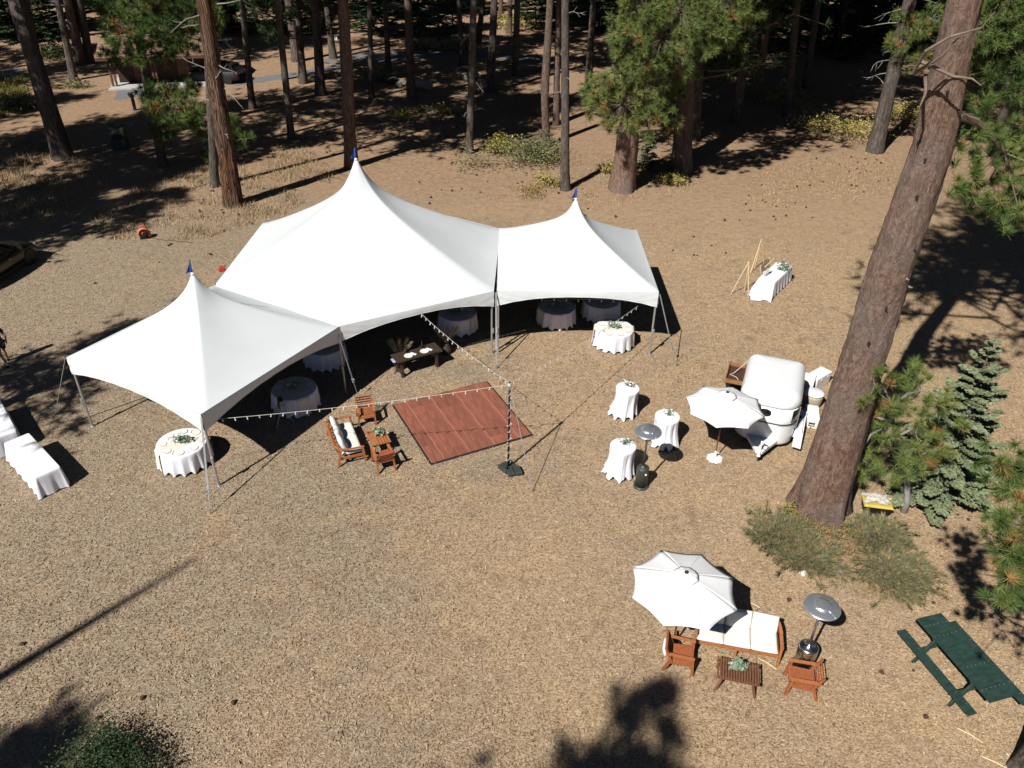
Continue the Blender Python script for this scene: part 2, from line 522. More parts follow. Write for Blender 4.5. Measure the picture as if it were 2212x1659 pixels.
def fast_mesh(name, V, Fc, m, tint=None, smooth=False):
    """numpy vertices and equal-sized faces, quickly"""
    k = Fc.shape[1]
    me = bpy.data.meshes.new(name)
    me.vertices.add(len(V))
    me.vertices.foreach_set('co', np.ascontiguousarray(V, dtype=np.float32).ravel())
    me.loops.add(len(Fc) * k)
    me.loops.foreach_set('vertex_index', np.ascontiguousarray(Fc, dtype=np.int32).ravel())
    me.polygons.add(len(Fc))
    me.polygons.foreach_set('loop_start', np.arange(0, len(Fc) * k, k, dtype=np.int32))
    if smooth:
        me.polygons.foreach_set('use_smooth', np.ones(len(Fc), dtype=bool))
    if tint is not None:
        a = me.attributes.new('tint', 'FLOAT', 'FACE')
        a.data.foreach_set('value', np.clip(tint, 0, 1).astype(np.float32))
    me.materials.append(MATS[m])
    me.update(calc_edges=True)
    return me
def link(name, me, parent=None, loc=(0, 0, 0), rz=0.0, scale=None):
    o = bpy.data.objects.new(name, me)
    COL.objects.link(o)
    o.parent = parent
    o.location = loc
    o.rotation_euler = (0, 0, rz)
    if scale is not None:
        o.scale = scale if hasattr(scale, '__len__') else (scale,) * 3
    return o
def tag(o, label, cat, group=None):
    o['label'] = label
    o['category'] = cat
    if group:
        o['group'] = group
    return o
def thing(name, label, cat, loc=(0, 0, 0), rz=0.0, group=None):
    o = bpy.data.objects.new(name, None)
    o.empty_display_size = 0.2
    COL.objects.link(o)
    o.location = loc
    o.rotation_euler = (0, 0, rz)
    return tag(o, label, cat, group)
def kind(o, k):
    o['kind'] = k
    return o
def dup(root, loc, rz=0.0, label=None, group=None, scale=None):
    r = root.copy()
    COL.objects.link(r)
    r.location = loc
    r.rotation_euler = (0, 0, rz)
    if scale is not None:
        r.scale = (scale,) * 3
    if label:
        r['label'] = label
    if group:
        r['group'] = group
    for ch in list(root.children):
        c = ch.copy()
        COL.objects.link(c)
        c.parent = r
        for g in list(ch.children):
            d = g.copy()
            COL.objects.link(d)
            d.parent = c
    return r
RNG = np.random.default_rng(11)
random.seed(5)
# ------------------------------------------------------------------ ground, road, path
gm = MB()
S = 420
gm.add([(-S, -120, 0), (S, -120, 0), (S, 600, 0), (-S, 600, 0)], [(0, 1, 2, 3)])
kind(gm.obj('ground', 'ground'), 'structure')

def band(name, low, high, m, z):
    b = MB()
    n = len(low)
    vs = [at(*p, z) for p in low] + [at(*p, z) for p in high]
    b.add(vs, [(i, i + 1, n + i + 1, n + i) for i in range(n - 1)])
    return kind(b.obj(name, m), 'structure')
band('road', [(505, 186), (560, 178), (640, 166), (715, 152), (760, 145), (800, 139), (850, 134), (900, 126), (960, 121), (1012, 120), (1090, 128), (1180, 142)],
     [(505, 174), (560, 166), (640, 155), (715, 141), (760, 129), (800, 119), (850, 111), (900, 109), (960, 109), (1012, 110), (1090, 116), (1180, 126)], 'asphalt', 0.008)
band('road', [(700, 137), (730, 131), (765, 125), (800, 119)], [(700, 128), (730, 121), (765, 114), (800, 111)], 'asphalt', 0.004)
band('path', [(-60, 172), (20, 166), (46, 160)], [(-60, 158), (20, 150), (46, 146)], 'asphalt', 0.004)
band('path', [(246, 216), (275, 214), (300, 206), (330, 200)], [(256, 192), (280, 190), (300, 188), (330, 184)], 'asphalt', 0.004)

# loose wood chips lying on the clearing (uncountable litter)
def litter():
    n = 200000
    rng = np.random.default_rng(3)
    y = 8.5 + 33 * rng.random(n) ** 1.35
    x = (rng.random(n) * 2 - 1) * (12.5 + (y - 8.5) * 0.66)
    L = rng.uniform(0.025, 0.07, n) * np.where(rng.random(n) < 0.03, 2.0, 1.0)
    w = rng.uniform(0.010, 0.026, n)
    a = rng.uniform(0, 2 * np.pi, n)
    tl = rng.normal(0, 0.24, n)
    tw = rng.normal(0, 0.35, n)
    ux, uy = np.cos(a) * L / 2, np.sin(a) * L / 2
    vx, vy = -np.sin(a) * w / 2, np.cos(a) * w / 2
    z0 = 0.006 + np.abs(tl) * L / 2 + np.abs(tw) * w / 2 + rng.uniform(0, 0.012, n)
    V = np.zeros((n, 4, 3))
    for i, (s, t) in enumerate(((-1, -1), (1, -1), (1, 1), (-1, 1))):
        V[:, i, 0] = x + s * ux + t * vx
        V[:, i, 1] = y + s * uy + t * vy
        V[:, i, 2] = z0 + s * tl * L / 2 + t * tw * w / 2
    patch = 0.10 * np.sin(x * 0.55 + 1.3) * np.cos(y * 0.43 + x * 0.2)
    tint = np.clip(rng.beta(2.2, 2.4, n) + patch, 0, 1)
    me = fast_mesh('wood_chips', V.reshape(-1, 3), np.arange(n * 4).reshape(n, 4), 'chips', tint)
    kind(link('wood_chips', me), 'stuff')
litter()

def blades(name, n, area, m, h=(0.12, 0.4), w=0.012, clump=0, tshift=0.0):
    """upright grass blades in a polygon given by photo points"""
    rng = np.random.default_rng(abs(hash(name)) % 1000 + n) if False else np.random.default_rng(n + int(w * 1e4))
    P = []
    quad = [at(*p) for p in area]
    xs = [p.x for p in quad]
    ys = [p.y for p in quad]
    poly = [(p.x, p.y) for p in quad]
    def inside(x, y):
        c = False
        for i in range(len(poly)):
            x1, y1 = poly[i]
            x2, y2 = poly[i - 1]
            if (y1 > y) != (y2 > y) and x < (x2 - x1) * (y - y1) / (y2 - y1) + x1:
                c = not c
        return c
    cen = []
    while len(cen) < max(1, clump):
        x, y = rng.uniform(min(xs), max(xs)), rng.uniform(min(ys), max(ys))
        if inside(x, y):
            cen.append((x, y))
    while len(P) < n:
        if clump:
            c = cen[rng.integers(len(cen))]
            x, y = c[0] + rng.normal(0, 0.35), c[1] + rng.normal(0, 0.35)
        else:
            x, y = rng.uniform(min(xs), max(xs)), rng.uniform(min(ys), max(ys))
        if inside(x, y):
            P.append((x, y))
    P = np.array(P)
    H = rng.uniform(h[0], h[1], n)
    a = rng.uniform(0, 2 * np.pi, n)
    lean = rng.uniform(0.1, 0.9, n) * H
    V = np.zeros((n, 3, 3))
    V[:, 0, :2] = P + np.stack([np.cos(a), np.sin(a)], 1) * w
    V[:, 1, :2] = P - np.stack([np.cos(a), np.sin(a)], 1) * w
    b = rng.uniform(0, 2 * np.pi, n)
    V[:, 2, :2] = P + np.stack([np.cos(b), np.sin(b)], 1) * lean[:, None]
    V[:, 2, 2] = H
    me = fast_mesh(name, V.reshape(-1, 3), np.arange(n * 3).reshape(n, 3), m, rng.random(n) + tshift)
    return kind(link(name, me), 'stuff')
blades('dry_grass', 9000, [(180, 470), (330, 385), (480, 350), (640, 300), (740, 380), (610, 470), (430, 520), (240, 520)], 'dry_grass', (0.08, 0.34), 0.016, 160)
blades('dry_grass', 9001, [(1580, 440), (1640, 360), (1840, 330), (1950, 330), (1930, 420), (1700, 450)], 'dry_grass', (0.03, 0.12), 0.02, 170)
blades('dry_grass', 5002, [(0, 480), (0, 300), (140, 290), (250, 400), (120, 470)], 'dry_grass', (0.1, 0.4), 0.02, 90)
blades('dry_grass', 5003, [(1020, 430), (1260, 330), (1540, 320), (1500, 430), (1260, 450)], 'dry_grass', (0.04, 0.15), 0.018, 90)
blades('dry_grass', 6004, [(1640, 1150), (1760, 1120), (1990, 1200), (1980, 1330), (1760, 1260)], 'dry_grass', (0.05, 0.2), 0.006, 60)
blades('green_grass', 3005, [(-20, 270), (0, 170), (60, 160), (70, 240)], 'yellow_leaves', (0.15, 0.5), 0.03, 40, -0.3)

# ------------------------------------------------------------------ foliage generators
def tri_needles(rng, P, D, L, k, w, spread, tint):
    n = len(P)
    Dk = np.repeat(D, k, 0) + rng.normal(0, spread, (n * k, 3))
    Dk /= np.linalg.norm(Dk, axis=1)[:, None] + 1e-9
    B = np.repeat(P, k, 0)
    Lk = L * rng.uniform(0.65, 1.15, n * k)
    sd = np.cross(Dk, rng.normal(0, 1, (n * k, 3)))
    sd /= np.linalg.norm(sd, axis=1)[:, None] + 1e-9
    B = B + Dk * (Lk * 0.06)[:, None]
    V = np.stack([B - sd * w / 2, B + sd * w / 2, B + Dk * Lk[:, None]], 1)
    T = np.repeat(tint, k) + rng.normal(0, 0.06, n * k)
    return V.reshape(-1, 3), T
def leaf_quads(rng, P, size, tint, up=0.35):
    n = len(P)
    a = rng.normal(0, 1, (n, 3))
    a[:, 2] *= up
    a /= np.linalg.norm(a, axis=1)[:, None]
    b = np.cross(a, rng.normal(0, 1, (n, 3)))
    b /= np.linalg.norm(b, axis=1)[:, None]
    s = (size * rng.uniform(0.6, 1.3, n))[:, None]
    V = np.stack([P - a * s / 2, P + b * s * 0.28, P + a * s / 2, P - b * s * 0.28], 1)
    return V.reshape(-1, 3), tint
def pine_crown(seed, z0, z1, R, limbs, tufts, L, k, w, spread=0.75, bias=None, dead=0.08, offset=None, limb_n=5, low=-0.1):
    """limbs with tufts of long needles; returns (needle mesh arrays, limb MB)"""
    rng = np.random.default_rng(seed)
    Ps, Ds, Ts = [], [], []
    mb = MB()
    for i in range(limbs):
        f = (i + rng.random()) / limbs
        z = z0 + (z1 - z0) * f
        az = rng.uniform(0, 2 * np.pi) if bias is None or rng.random() > bias[1] else rng.normal(bias[0], 0.75)
        ln = R(f) * rng.uniform(0.55, 1.1)
        ox, oy = offset(z) if offset else (0, 0)
        pts = []
        droop = rng.uniform(low, 0.25)
        for j in range(6):
            t = j / 5
            wob = rng.normal(0, 0.05 * ln, 2) * t
            pts.append(np.array([ox + math.cos(az) * ln * t + wob[0], oy + math.sin(az) * ln * t + wob[1], z + ln * (droop * t + 0.22 * t * t)]))
        if limb_n:
            r0 = 0.018 * ln + 0.02
            mb.tube(pts, [r0 * (1 - 0.8 * j / 5) for j in range(6)], limb_n)
        shade = rng.normal(0, 0.10)
        for q in range(tufts):
            t = min(1.0, 0.35 + 0.65 * rng.random() ** 0.7)
            s = t * 5
            j = min(4, int(s))
            p = pts[j] * (1 - (s - j)) + pts[j + 1] * (s - j)
            offv = rng.normal(0, 1, 3) * np.array([0.16, 0.16, 0.09]) * ln * (0.5 + 0.6 * t)
            pp = p + offv
            if limb_n and rng.random() < 0.6:
                mb.tube([p, (p + pp) / 2 + np.array([0, 0, -0.02]), pp], [0.018, 0.014, 0.01], 3, False)
            out = np.array([math.cos(az), math.sin(az), 0.55]) * 0.8 + offv / (np.linalg.norm(offv) + 1e-6) * 0.6 + np.array([0, 0, 0.3])
            Ps.append(pp)
            Ds.append(out / np.linalg.norm(out))
            tt = 0.42 + shade + rng.normal(0, 0.14)
            if rng.random() < dead:
                tt = rng.uniform(0.8, 1.0)
            Ts.append(tt)
    V, T = tri_needles(rng, np.array(Ps), np.array(Ds), L, k, w, spread, np.array(Ts))
    return (V, np.arange(len(V)).reshape(-1, 3), T), mb
def lobe_crown(seed, base, lobes, L, k, w, m, trunk_at, per=1.0, tint=0.5, dead=0.05, limb_r=0.05):
    """round clumps of needle tufts carried on limbs; a lobe is (u, v, metres behind the trunk, radius in photo px)"""
    rng = np.random.default_rng(seed)
    Ps, Ds, Ts = [], [], []
    mb = MB()
    for u, v, dy, rp in lobes:
        p = aty(u, v, base.y + dy)
        _, _, ww = pix((p.x, p.y, p.z))
        R = rp * ww / F_PX
        c = np.array([p.x - base.x, p.y - base.y, p.z])
        tz = max(0.8, c[2] - 0.35 * math.hypot(c[0], c[1]))
        tx, ty = trunk_at(tz)
        a = np.array([tx, ty, tz])
        mid = a * 0.45 + c * 0.55 + np.array([0, 0, -0.06 * np.linalg.norm(c - a)])
        mb.tube([a, mid, c], [limb_r, limb_r * 0.75, limb_r * 0.4], 6)
        n = max(5, int(per * 11 * (R / (L * 1.25)) ** 2))
        sh = rng.normal(0, 0.06)
        for q in range(n):
            d = rng.normal(0, 1, 3)
            d /= np.linalg.norm(d)
            rr = R * rng.uniform(0.45, 1.08)
            pp = c + d * rr * np.array([1, 1, 0.85])
            if pp[2] < 0.25:
                continue
            if rng.random() < 0.7:
                mb.tube([c + d * rr * 0.15, c + d * rr * 0.6 + np.array([0, 0, -0.04 * R]), pp], [0.016, 0.012, 0.008], 4, False)
            e = d * 0.55 + np.array([0, 0, 0.35])
            Ps.append(pp)
            Ds.append(e)
            Ts.append(tint + sh + rng.normal(0, 0.08) if rng.random() > dead else rng.uniform(0.82, 1.0))
    V, T = tri_needles(rng, np.array(Ps), np.array(Ds), L, k, w, 0.85, np.array(Ts))
    return fast_mesh('crown', V, np.arange(len(V)).reshape(-1, 3), m, T), mb
def crown_mesh(arr, m='pine_needles', name='crown'):
    return fast_mesh(name, arr[0], arr[1], m, arr[2])
def fir_crown(seed, H, R, z0, whorls, per, spray, m, leafw=0.05, leafl=0.13):
    """flat drooping sprays in whorls"""
    rng = np.random.default_rng(seed)
    Ps, As, Bs, Ts, Ls = [], [], [], [], []
    mb = MB()
    for i in range(whorls):
        f = (i + 0.5) / whorls
        z = z0 + (H - z0) * f
        ln0 = R * (1 - f) ** 0.9 + 0.10
        for j in range(per):
            az = 2 * math.pi * (j + rng.uniform(-0.35, 0.35)) / per + i * 0.7
            ln = ln0 * rng.uniform(0.72, 1.1)
            z = z0 + (H - z0) * min(0.97, f + rng.normal(0, 0.35 / whorls))
            if f > 0.82 and j % 2:
                continue
            dr = np.array([math.cos(az), math.sin(az), 0])
            sd = np.array([-math.sin(az), math.cos(az), 0])
            dz = lambda t: -0.30 * ln * t * (1 - f * 0.8) + 0.16 * ln * t * t + 0.25 * f * ln * t
            mb.tube([dr * ln * t + np.array([0, 0, z + dz(t)]) for t in (0, 0.5, 1)], [0.025, 0.016, 0.006], 4, False)
            shade = rng.normal(0, 0.09)
            ns = max(4, int(spray * ln))
            for q in range(ns):
                t = 0.16 + 0.84 * rng.random() ** 0.75
                wd = 0.34 * ln * (1.08 - t) + 0.05
                s = rng.uniform(-1, 1)
                p = dr * ln * t + sd * s * wd + np.array([0, 0, z + dz(t) - 0.10 * abs(s) * wd + rng.normal(0, 0.015)])
                a = dr * (0.75 + 0.2 * rng.random()) + sd * (0.75 * np.sign(s) * abs(s) ** 0.5) + np.array([0, 0, rng.normal(0.05, 0.18)])
                a /= np.linalg.norm(a)
                b = np.cross(a, np.array([0, 0, 1.0]) + rng.normal(0, 0.25, 3))
                b /= np.linalg.norm(b)
                Ps.append(p)
                As.append(a)
                Bs.append(b)
                Ts.append(0.42 + shade + 0.25 * t + rng.normal(0, 0.12))
                Ls.append(leafl * rng.uniform(0.7, 1.3))
    P, A, B, L = np.array(Ps), np.array(As), np.array(Bs), np.array(Ls)[:, None]
    V = np.stack([P - A * L / 2, P + B * leafw / 2, P + A * L / 2, P - B * leafw / 2], 1).reshape(-1, 3)
    return (V, np.arange(len(V)).reshape(-1, 4), np.array(Ts)), mb
def trunk_mesh(seed, pts, rad, n=14, rough=0.05, name='trunk', m='bark_pine', flare=0.24, seg=24):
    """tapered, slightly irregular trunk along a polyline, with root flare"""
    rng = np.random.default_rng(seed)
    pts = [np.array(p, float) for p in pts]
    d = [0]
    for a, b in zip(pts, pts[1:]):
        d.append(d[-1] + np.linalg.norm(b - a))
    ts = np.concatenate([np.linspace(0, 0.10, 6)[:-1], np.linspace(0.10, 1, seg)]) * d[-1]
    X = np.array([[np.interp(t, d, [p[k] for p in pts]) for k in range(3)] for t in ts])
    Rr = np.interp(ts, d, rad)
    Rr = Rr * (1 + flare * np.exp(-ts / (2.2 * rad[0])))
    ang = np.linspace(0, 2 * np.pi, n, endpoint=False)
    lob = rng.uniform(0, 6.28, 3)
    V = np.zeros((len(ts), n, 3))
    for i in range(len(ts)):
        fl = math.exp(-ts[i] / (1.6 * rad[0]))
        rr = Rr[i] * (1 + rng.normal(0, rough, n) + fl * 0.10 * np.cos(5 * ang + lob[0]) + 0.025 * np.cos(3 * ang + lob[1] + ts[i] * 0.4))
        V[i, :, 0] = X[i, 0] + rr * np.cos(ang)
        V[i, :, 1] = X[i, 1] + rr * np.sin(ang)
        V[i, :, 2] = X[i, 2]
    V[0, :, 2] -= 0.08
    idx = np.arange(len(ts) * n).reshape(len(ts), n)
    q = np.stack([idx[:-1], np.roll(idx, -1, 1)[:-1], np.roll(idx, -1, 1)[1:], idx[1:]], -1).reshape(-1, 4)
    return fast_mesh(name, V.reshape(-1, 3), q, m, None, True)
def dead_branches(seed, spots, parent, m='dead_wood', name='dead_branch'):
    """spots: (z, azimuth, length, radius, ox, oy); each a crooked bare limb of its own"""
    rng = np.random.default_rng(seed)
    for z, az, ln, r, ox, oy in spots:
        b = MB()
        p = np.array([ox, oy, z])
        d = np.array([math.cos(az), math.sin(az), rng.uniform(-0.25, 0.3)])
        pts = [p]
        for j in range(5):
            d = d + rng.normal(0, 0.22, 3) + np.array([0, 0, -0.08])
            d /= np.linalg.norm(d)
            p = p + d * ln / 5
            pts.append(p)
        b.tube(pts, [r, r * 0.85, r * 0.7, r * 0.55, r * 0.4, r * 0.18], 5)
        for j in (2, 3, 4):
            if rng.random() < 0.75 and ln > 0.6:
                e = d + rng.normal(0, 0.7, 3)
                e /= np.linalg.norm(e)
                q = pts[j]
                b.tube([q, q + e * ln * 0.16, q + e * ln * 0.3 + np.array([0, 0, 0.04 * ln])], [r * 0.45, r * 0.3, r * 0.12], 4)
        b.obj(name, m, parent)

# shared high crowns (most of them above the frame; they shade the forest floor)
HIGH = []
HIGH_L = []
for sd in (1, 2, 3):
    arr, lmb = pine_crown(100 + sd, 0, 15, lambda f: 4.6 * (1 - f) ** 0.55 + 0.5, 56, 24, 0.7, 9, 0.13, 0.8, None, 0.04, None, 4)
    HIGH.append(crown_mesh(arr))
    o = lmb.obj('limbs', 'branch_wood')
    HIGH_L.append(o.data)
    bpy.data.objects.remove(o)
def tree(u, v, wpx, utop, label, h=30.0, crown_z=13.0, barkm='bark_pine', seed=0, name='pine_tree', group=None, cscale=1.0, knee=None, crown=True, rtop=0.25, seg=24):
    """a trunk standing at photo point (u, v), wpx wide there, passing the top of the photo at utop"""
    b = at(u, v)
    _, _, w = pix((b.x, b.y, 0))
    r = max(0.10, wpx * w / F_PX / 2)
    # lean: where does the trunk cross the frame's top edge
    zz = 0.5
    while pix((b.x, b.y, zz))[1] > 0 and zz < 60:
        zz += 0.1
    up, vp, wz = pix((b.x, b.y, zz))
    dx = (utop - up) * wz / F_PX
    lx = max(-0.14, min(0.14, dx / zz))
    t = thing(name, label, 'tree', (b.x, b.y, 0), 0, group)
    pts = [(0, 0, 0), (lx * zz, 0, zz), (lx * zz + lx * 0.5 * (h - zz), 0, max(h, zz + 1))]
    rad = [r * 0.95, r * 0.74, r * rtop]
    if knee:
        kz, kx = knee
        pts = [(0, 0, 0), (kx * 0.6, 0, kz * 0.6), (kx, 0, kz), (lx * zz, 0, max(zz, kz + 1.5)), (lx * zz, 0, h)]
        rad = [r, r * 0.92, r * 1.02, r * 0.8, r * rtop]
    link('trunk', trunk_mesh(seed + 7, pts, rad, 32 if barkm == 'bark_cedar' else 14, 0.06 if barkm == 'bark_cedar' else 0.035, m=barkm, seg=seg), t)
    if crown:
        k = seed % 3
        c = link('crown', HIGH[k], t, (lx * crown_z, 0, crown_z), seed * 1.7, cscale * 1.15)
        link('limbs', HIGH_L[k], c)
    return t, lx, r
# ------------------------------------------------------------------ the trees the photo shows
def mid_trees():
    L = [
        # u, v, width, u at top edge, label, height, crown z, bark, dead branches
        (137, 342, 40, 34, 'thick near-black pine trunk in shade at the far left, beside the dark bin', 34, 13.5, 'bark_grey', 5),
        (160, 173, 17, 124, 'grey leaning trunk with bare drooping twigs left of the brown hut', 26, 12.5, 'bark_grey', 14),
        (177, 140, 22, 145, 'shaded trunk just behind the grey twiggy trunk left of the hut', 32, 12, 'bark_pine', 0),
        (195, 137, 19, 172, 'straight black trunk close beside the left corner of the hut roof', 32, 12, 'bark_grey', 0),
        (84, 128, 14, 56, 'pale slim trunk half hidden behind the thick black trunk at far left', 30, 12, 'bark_grey', 3),
        (464, 403, 19, 446, 'dark trunk standing directly behind the red-barked cedar', 30, 13, 'bark_grey', 0),
        (630, 299, 16, 598, 'slim dark trunk between the cedar and the tallest tent peak', 28, 12.5, 'bark_grey', 0),
        (614, 172, 12, 604, 'thin black trunk behind the slim trunk right of the cedar', 28, 12, 'bark_grey', 0),
        (693, 205, 22, 681, 'black trunk left of the pine behind the tallest tent peak', 30, 12, 'bark_grey', 0),
        (759, 360, 29, 741, 'mottled pine trunk rising directly behind the tallest tent peak', 36, 14, 'bark_pine', 0),
        (720, 126, 16, 704, 'grey trunk beside the small white notice by the road', 32, 12, 'bark_grey', 0),
        (802, 211, 13, 798, 'thinnest grey trunk in front of the road, right of the tallest peak', 28, 12.5, 'bark_grey', 0),
        (840, 155, 14, 831, 'slim light trunk at the fork of the asphalt road', 29, 12, 'bark_grey', 0),
        (889, 216, 20, 881, 'sturdy trunk in front of the grey log, half in shade', 33, 13, 'bark_pine', 0),
        (998, 144, 13, 991, 'black trunk at the near edge of the road by the pale ferns', 30, 12, 'bark_grey', 0),
        (1014, 330, 17, 1023, 'slender grey trunk with white dead twigs at the left of the green thicket', 29, 14, 'bark_grey', 16),
        (1032, 97, 14, 1046, 'leaning trunk beyond the road behind the white-twigged trunk', 30, 12, 'bark_pine', 0),
        (1059, 198, 19, 1068, 'broad dark trunk with pale foot right of the white-twigged trunk', 33, 12, 'bark_grey', 0),
        (1113, 162, 16, 1118, 'dark trunk on the shady rise right of the broad pale-footed trunk', 31, 12, 'bark_grey', 0),
        (1100, 72, 13, 1102, 'reddish trunk far up the sunny slope beyond the road', 31, 12, 'bark_pine', 0),
        (1082, 40, 12, 1082, 'farthest slim trunk at the top of the sunny slope', 31, 12, 'bark_pine', 0),
        (1201, 270, 15, 1207, 'trunk hidden between the crooked trunk and the tall straight one', 30, 12, 'bark_pine', 0),
        (1221, 410, 20, 1221, 'tall straight trunk with knots standing just behind the right tent peak', 34, 14.5, 'bark_grey', 4),
        (1270, 194, 17, 1283, 'grey trunk in deep shade left of the bushy green pine', 31, 12, 'bark_grey', 0),
        (1471, 371, 42, 1492, 'massive black trunk right of the bushy green pine', 36, 13.5, 'bark_grey', 0),
        (1589, 266, 22, 1622, 'dark leaning trunk in the shaded wood right of the massive black trunk', 33, 12, 'bark_grey', 0),
        (1634, 216, 18, 1664, 'grey trunk catching light beside the dark leaning one in the wood', 32, 12, 'bark_pine', 0),
        (1765, 97, 15, 1780, 'trunk with a tangle of bare twigs near the pale stump', 30, 12, 'bark_grey', 12),
        (1560, 130, 16, 1575, 'trunk deep in the shaded wood behind the bushy pine', 32, 12, 'bark_grey', 0),
        (545, 235, 15, 522, 'dark trunk glimpsed right of the red-barked cedar', 31, 11.5, 'bark_grey', 0),
        (1330, 205, 15, 1345, 'shaded trunk just behind the bushy pine foliage', 32, 11.5, 'bark_grey', 0),
        (1700, 250, 19, 1722, 'black trunk in the deepest shade between pine and pale stump', 33, 11.5, 'bark_grey', 0),
        (1740, 190, 17, 1768, 'second black trunk in the deep shade left of the pale stump twigs', 33, 11.5, 'bark_grey', 0),
        (1380, 120, 14, 1392, 'trunk seen through a gap left of the bushy pine', 32, 12, 'bark_grey', 0),
    ]
    for i, (u, v, w, ut, lab, h, cz, bm, dead) in enumerate(L):
        t, lx, r = tree(u, v, w, ut, lab, h, cz, bm, i + 1, cscale=(0.62 if i % 2 else 0.85) if 640 < u < 1130 else (1.4 if 1260 < u < 1800 else 1.0))
        if dead:
            rng = np.random.default_rng(i)
            zmax = 11 if at(u, v).y < 60 else 9
            spots = []
            for k in range(dead):
                z = rng.uniform(2.5, zmax)
                az = rng.choice([0.0, math.pi]) + rng.normal(0, 0.7)
                spots.append((z, az, rng.uniform(0.5, 1.5), 0.026, lx * z, 0))
            dead_branches(i + 40, spots, t)
    # crooked trunk
    tree(1180, 317, 17, 1189, 'crooked trunk with a kink low down, rising from the green thicket', 31, 14, 'bark_pine', 51, knee=(3.6, -0.25))
mid_trees()

def cedar():
    t, lx, r = tree(505, 443, 38, 440, 'red-barked cedar with stringy furrowed bark and grey dead limbs left of the tents', 33, 15.5, 'bark_cedar', 71, name='cedar_tree', seg=40)
    rng = np.random.default_rng(8)
    spots = []
    for z, side, ln in ((4.0, 1, 0.9), (4.9, -1, 0.7), (5.4, -1, 1.4), (6.4, 1, 1.9), (6.9, 1, 1.5), (7.2, -1, 1.6), (7.5, 1, 1.2), (8.6, 1, 1.7), (9.3, -1, 1.2), (9.8, -1, 2.2), (10.2, 1, 2.4), (10.8, -1, 1.9), (11.2, 1, 1.6), (12.0, -1, 1.6)):
        az = (0.0 if side > 0 else math.pi) + rng.normal(0, 0.55)
        spots.append((z, az, ln * 0.8, 0.038, lx * z + math.cos(az) * r * 0.6, math.sin(az) * r * 0.6))
    dead_branches(9, spots, t)
cedar()

def low_pine(name, label, u, v, wpx, utop, z0, z1, Rf, limbs, tufts, seed, L=0.5, k=34, w=0.035, bias=None, h=28, barkm='bark_pine', dead=0.1, spread=0.8, crown_above=True, mt='pine_needles', low=-0.1):
    t, lx, r = tree(u, v, wpx, utop, label, h, 15, barkm, seed, name, crown=False)
    arr, mb = pine_crown(seed, z0, z1, Rf, limbs, tufts, L, k, w, spread, bias, dead, lambda z: (lx * z, 0), 5, low)
    c = link('crown', crown_mesh(arr, mt), t)
    mb.obj('limb', 'branch_wood', c)
    if crown_above:
        c2 = link('crown', HIGH[seed % 3], t, (lx * z1, 0, z1 - 1), seed, 1.3 if u > 1000 else 1.0)
    return t
# bushy pine right of centre
def lobed_pine(label, u, v, wpx, utop, lobes, seed, h=28, barkm='bark_pine', L=0.44, k=90, w=0.026, m='pine_needles', tint=0.5, dead=0.05, per=1.0, high=13.0, name='pine_tree'):
    t, lx, r = tree(u, v, wpx, utop, label, h, 15, barkm, seed, name, crown=False)
    b = at(u, v)
    me, mb = lobe_crown(seed, b, lobes, L, k, w, m, lambda z: (lx * z, 0), per, tint, dead)
    c = link('crown', me, t)
    mb.obj('limb', 'branch_wood', c)
    if high:
        c2 = link('crown', HIGH[seed % 3], t, (lx * high, 0, high), seed, 1.35 if u > 1000 else 1.0)
        link('limb', HIGH_L[seed % 3], c2)
    return t
lobed_pine('bushy green pine with round needle tufts over a thick reddish trunk', 1343, 410, 50, 1395,
           [(1345, 225, -1.6, 72), (1296, 196, -1.0, 46), (1402, 258, -1.2, 50), (1335, 160, -1.4, 50), (1290, 232, -0.6, 30), (1448, 278, 0.4, 30), (1395, 185, -1.0, 48), (1430, 85, -1.6, 84), (1365, 75, -1.0, 62), (1510, 62, -1.2, 74), (1575, 70, -0.4, 52), (1470, 25, -1.4, 80), (1560, 20, -0.8, 70), (1390, 15, -1.0, 70), (1600, 20, 0.3, 50), (1455, 150, 0.6, 55), (1420, 200, 1.6, 55)], 201, 30, 'bark_red', tint=0.56, dead=0.04, per=0.5, L=0.40, w=0.028)
# young pine in front of the hut
lobed_pine('young pine with round needle clumps in front of the brown hut', 353, 360, 20, 284,
           [(375, 235, -0.8, 54), (332, 200, -0.4, 34), (425, 262, -0.6, 36), (400, 200, 0.4, 34), (350, 275, -0.5, 34), (525, 300, 1.2, 22), (458, 330, 0.5, 22), (500, 265, 1.6, 20), (262, 60, -0.8, 48), (340, 55, -1.0, 56), (408, 80, -0.6, 44), (300, 108, -0.6, 38), (250, 118, -0.2, 28), (385, 25, -0.5, 50), (300, 10, -0.6, 50), (235, 20, -0.2, 36), (360, 110, 0.2, 34), (445, 40, 0.6, 40)], 202, 22, 'bark_grey', tint=0.40, dead=0.09, high=12.5)
# dark leafy pines at the upper right behind the huge trunk
lobed_pine('dark pine filling the upper right corner behind the huge trunk', 2155, 330, 30, 2190,
           [(2150, 60, 0, 62), (2200, 110, 0.5, 60), (2130, 150, 0.5, 45), (2200, 200, -0.4, 50), (2100, 60, 1.0, 45), (2180, 10, 0, 60), (2230, 40, 0, 60), (2120, 215, 1.0, 30), (2240, 170, 0.3, 50)], 206, 30, 'bark_grey', L=0.5, k=60, w=0.04, tint=0.42, dead=0.03, high=12.0)
lobed_pine('shaded pine beyond the yellow shrubs at the upper right', 2090, 235, 24, 2128,
           [(2060, 40, 0, 45), (2110, 90, 0.5, 45), (2040, 110, 0, 35), (2140, 30, 0.5, 45)], 207, 30, 'bark_grey', L=0.6, k=40, w=0.06, m='dark_needles', tint=0.5, dead=0.02, high=11.5)
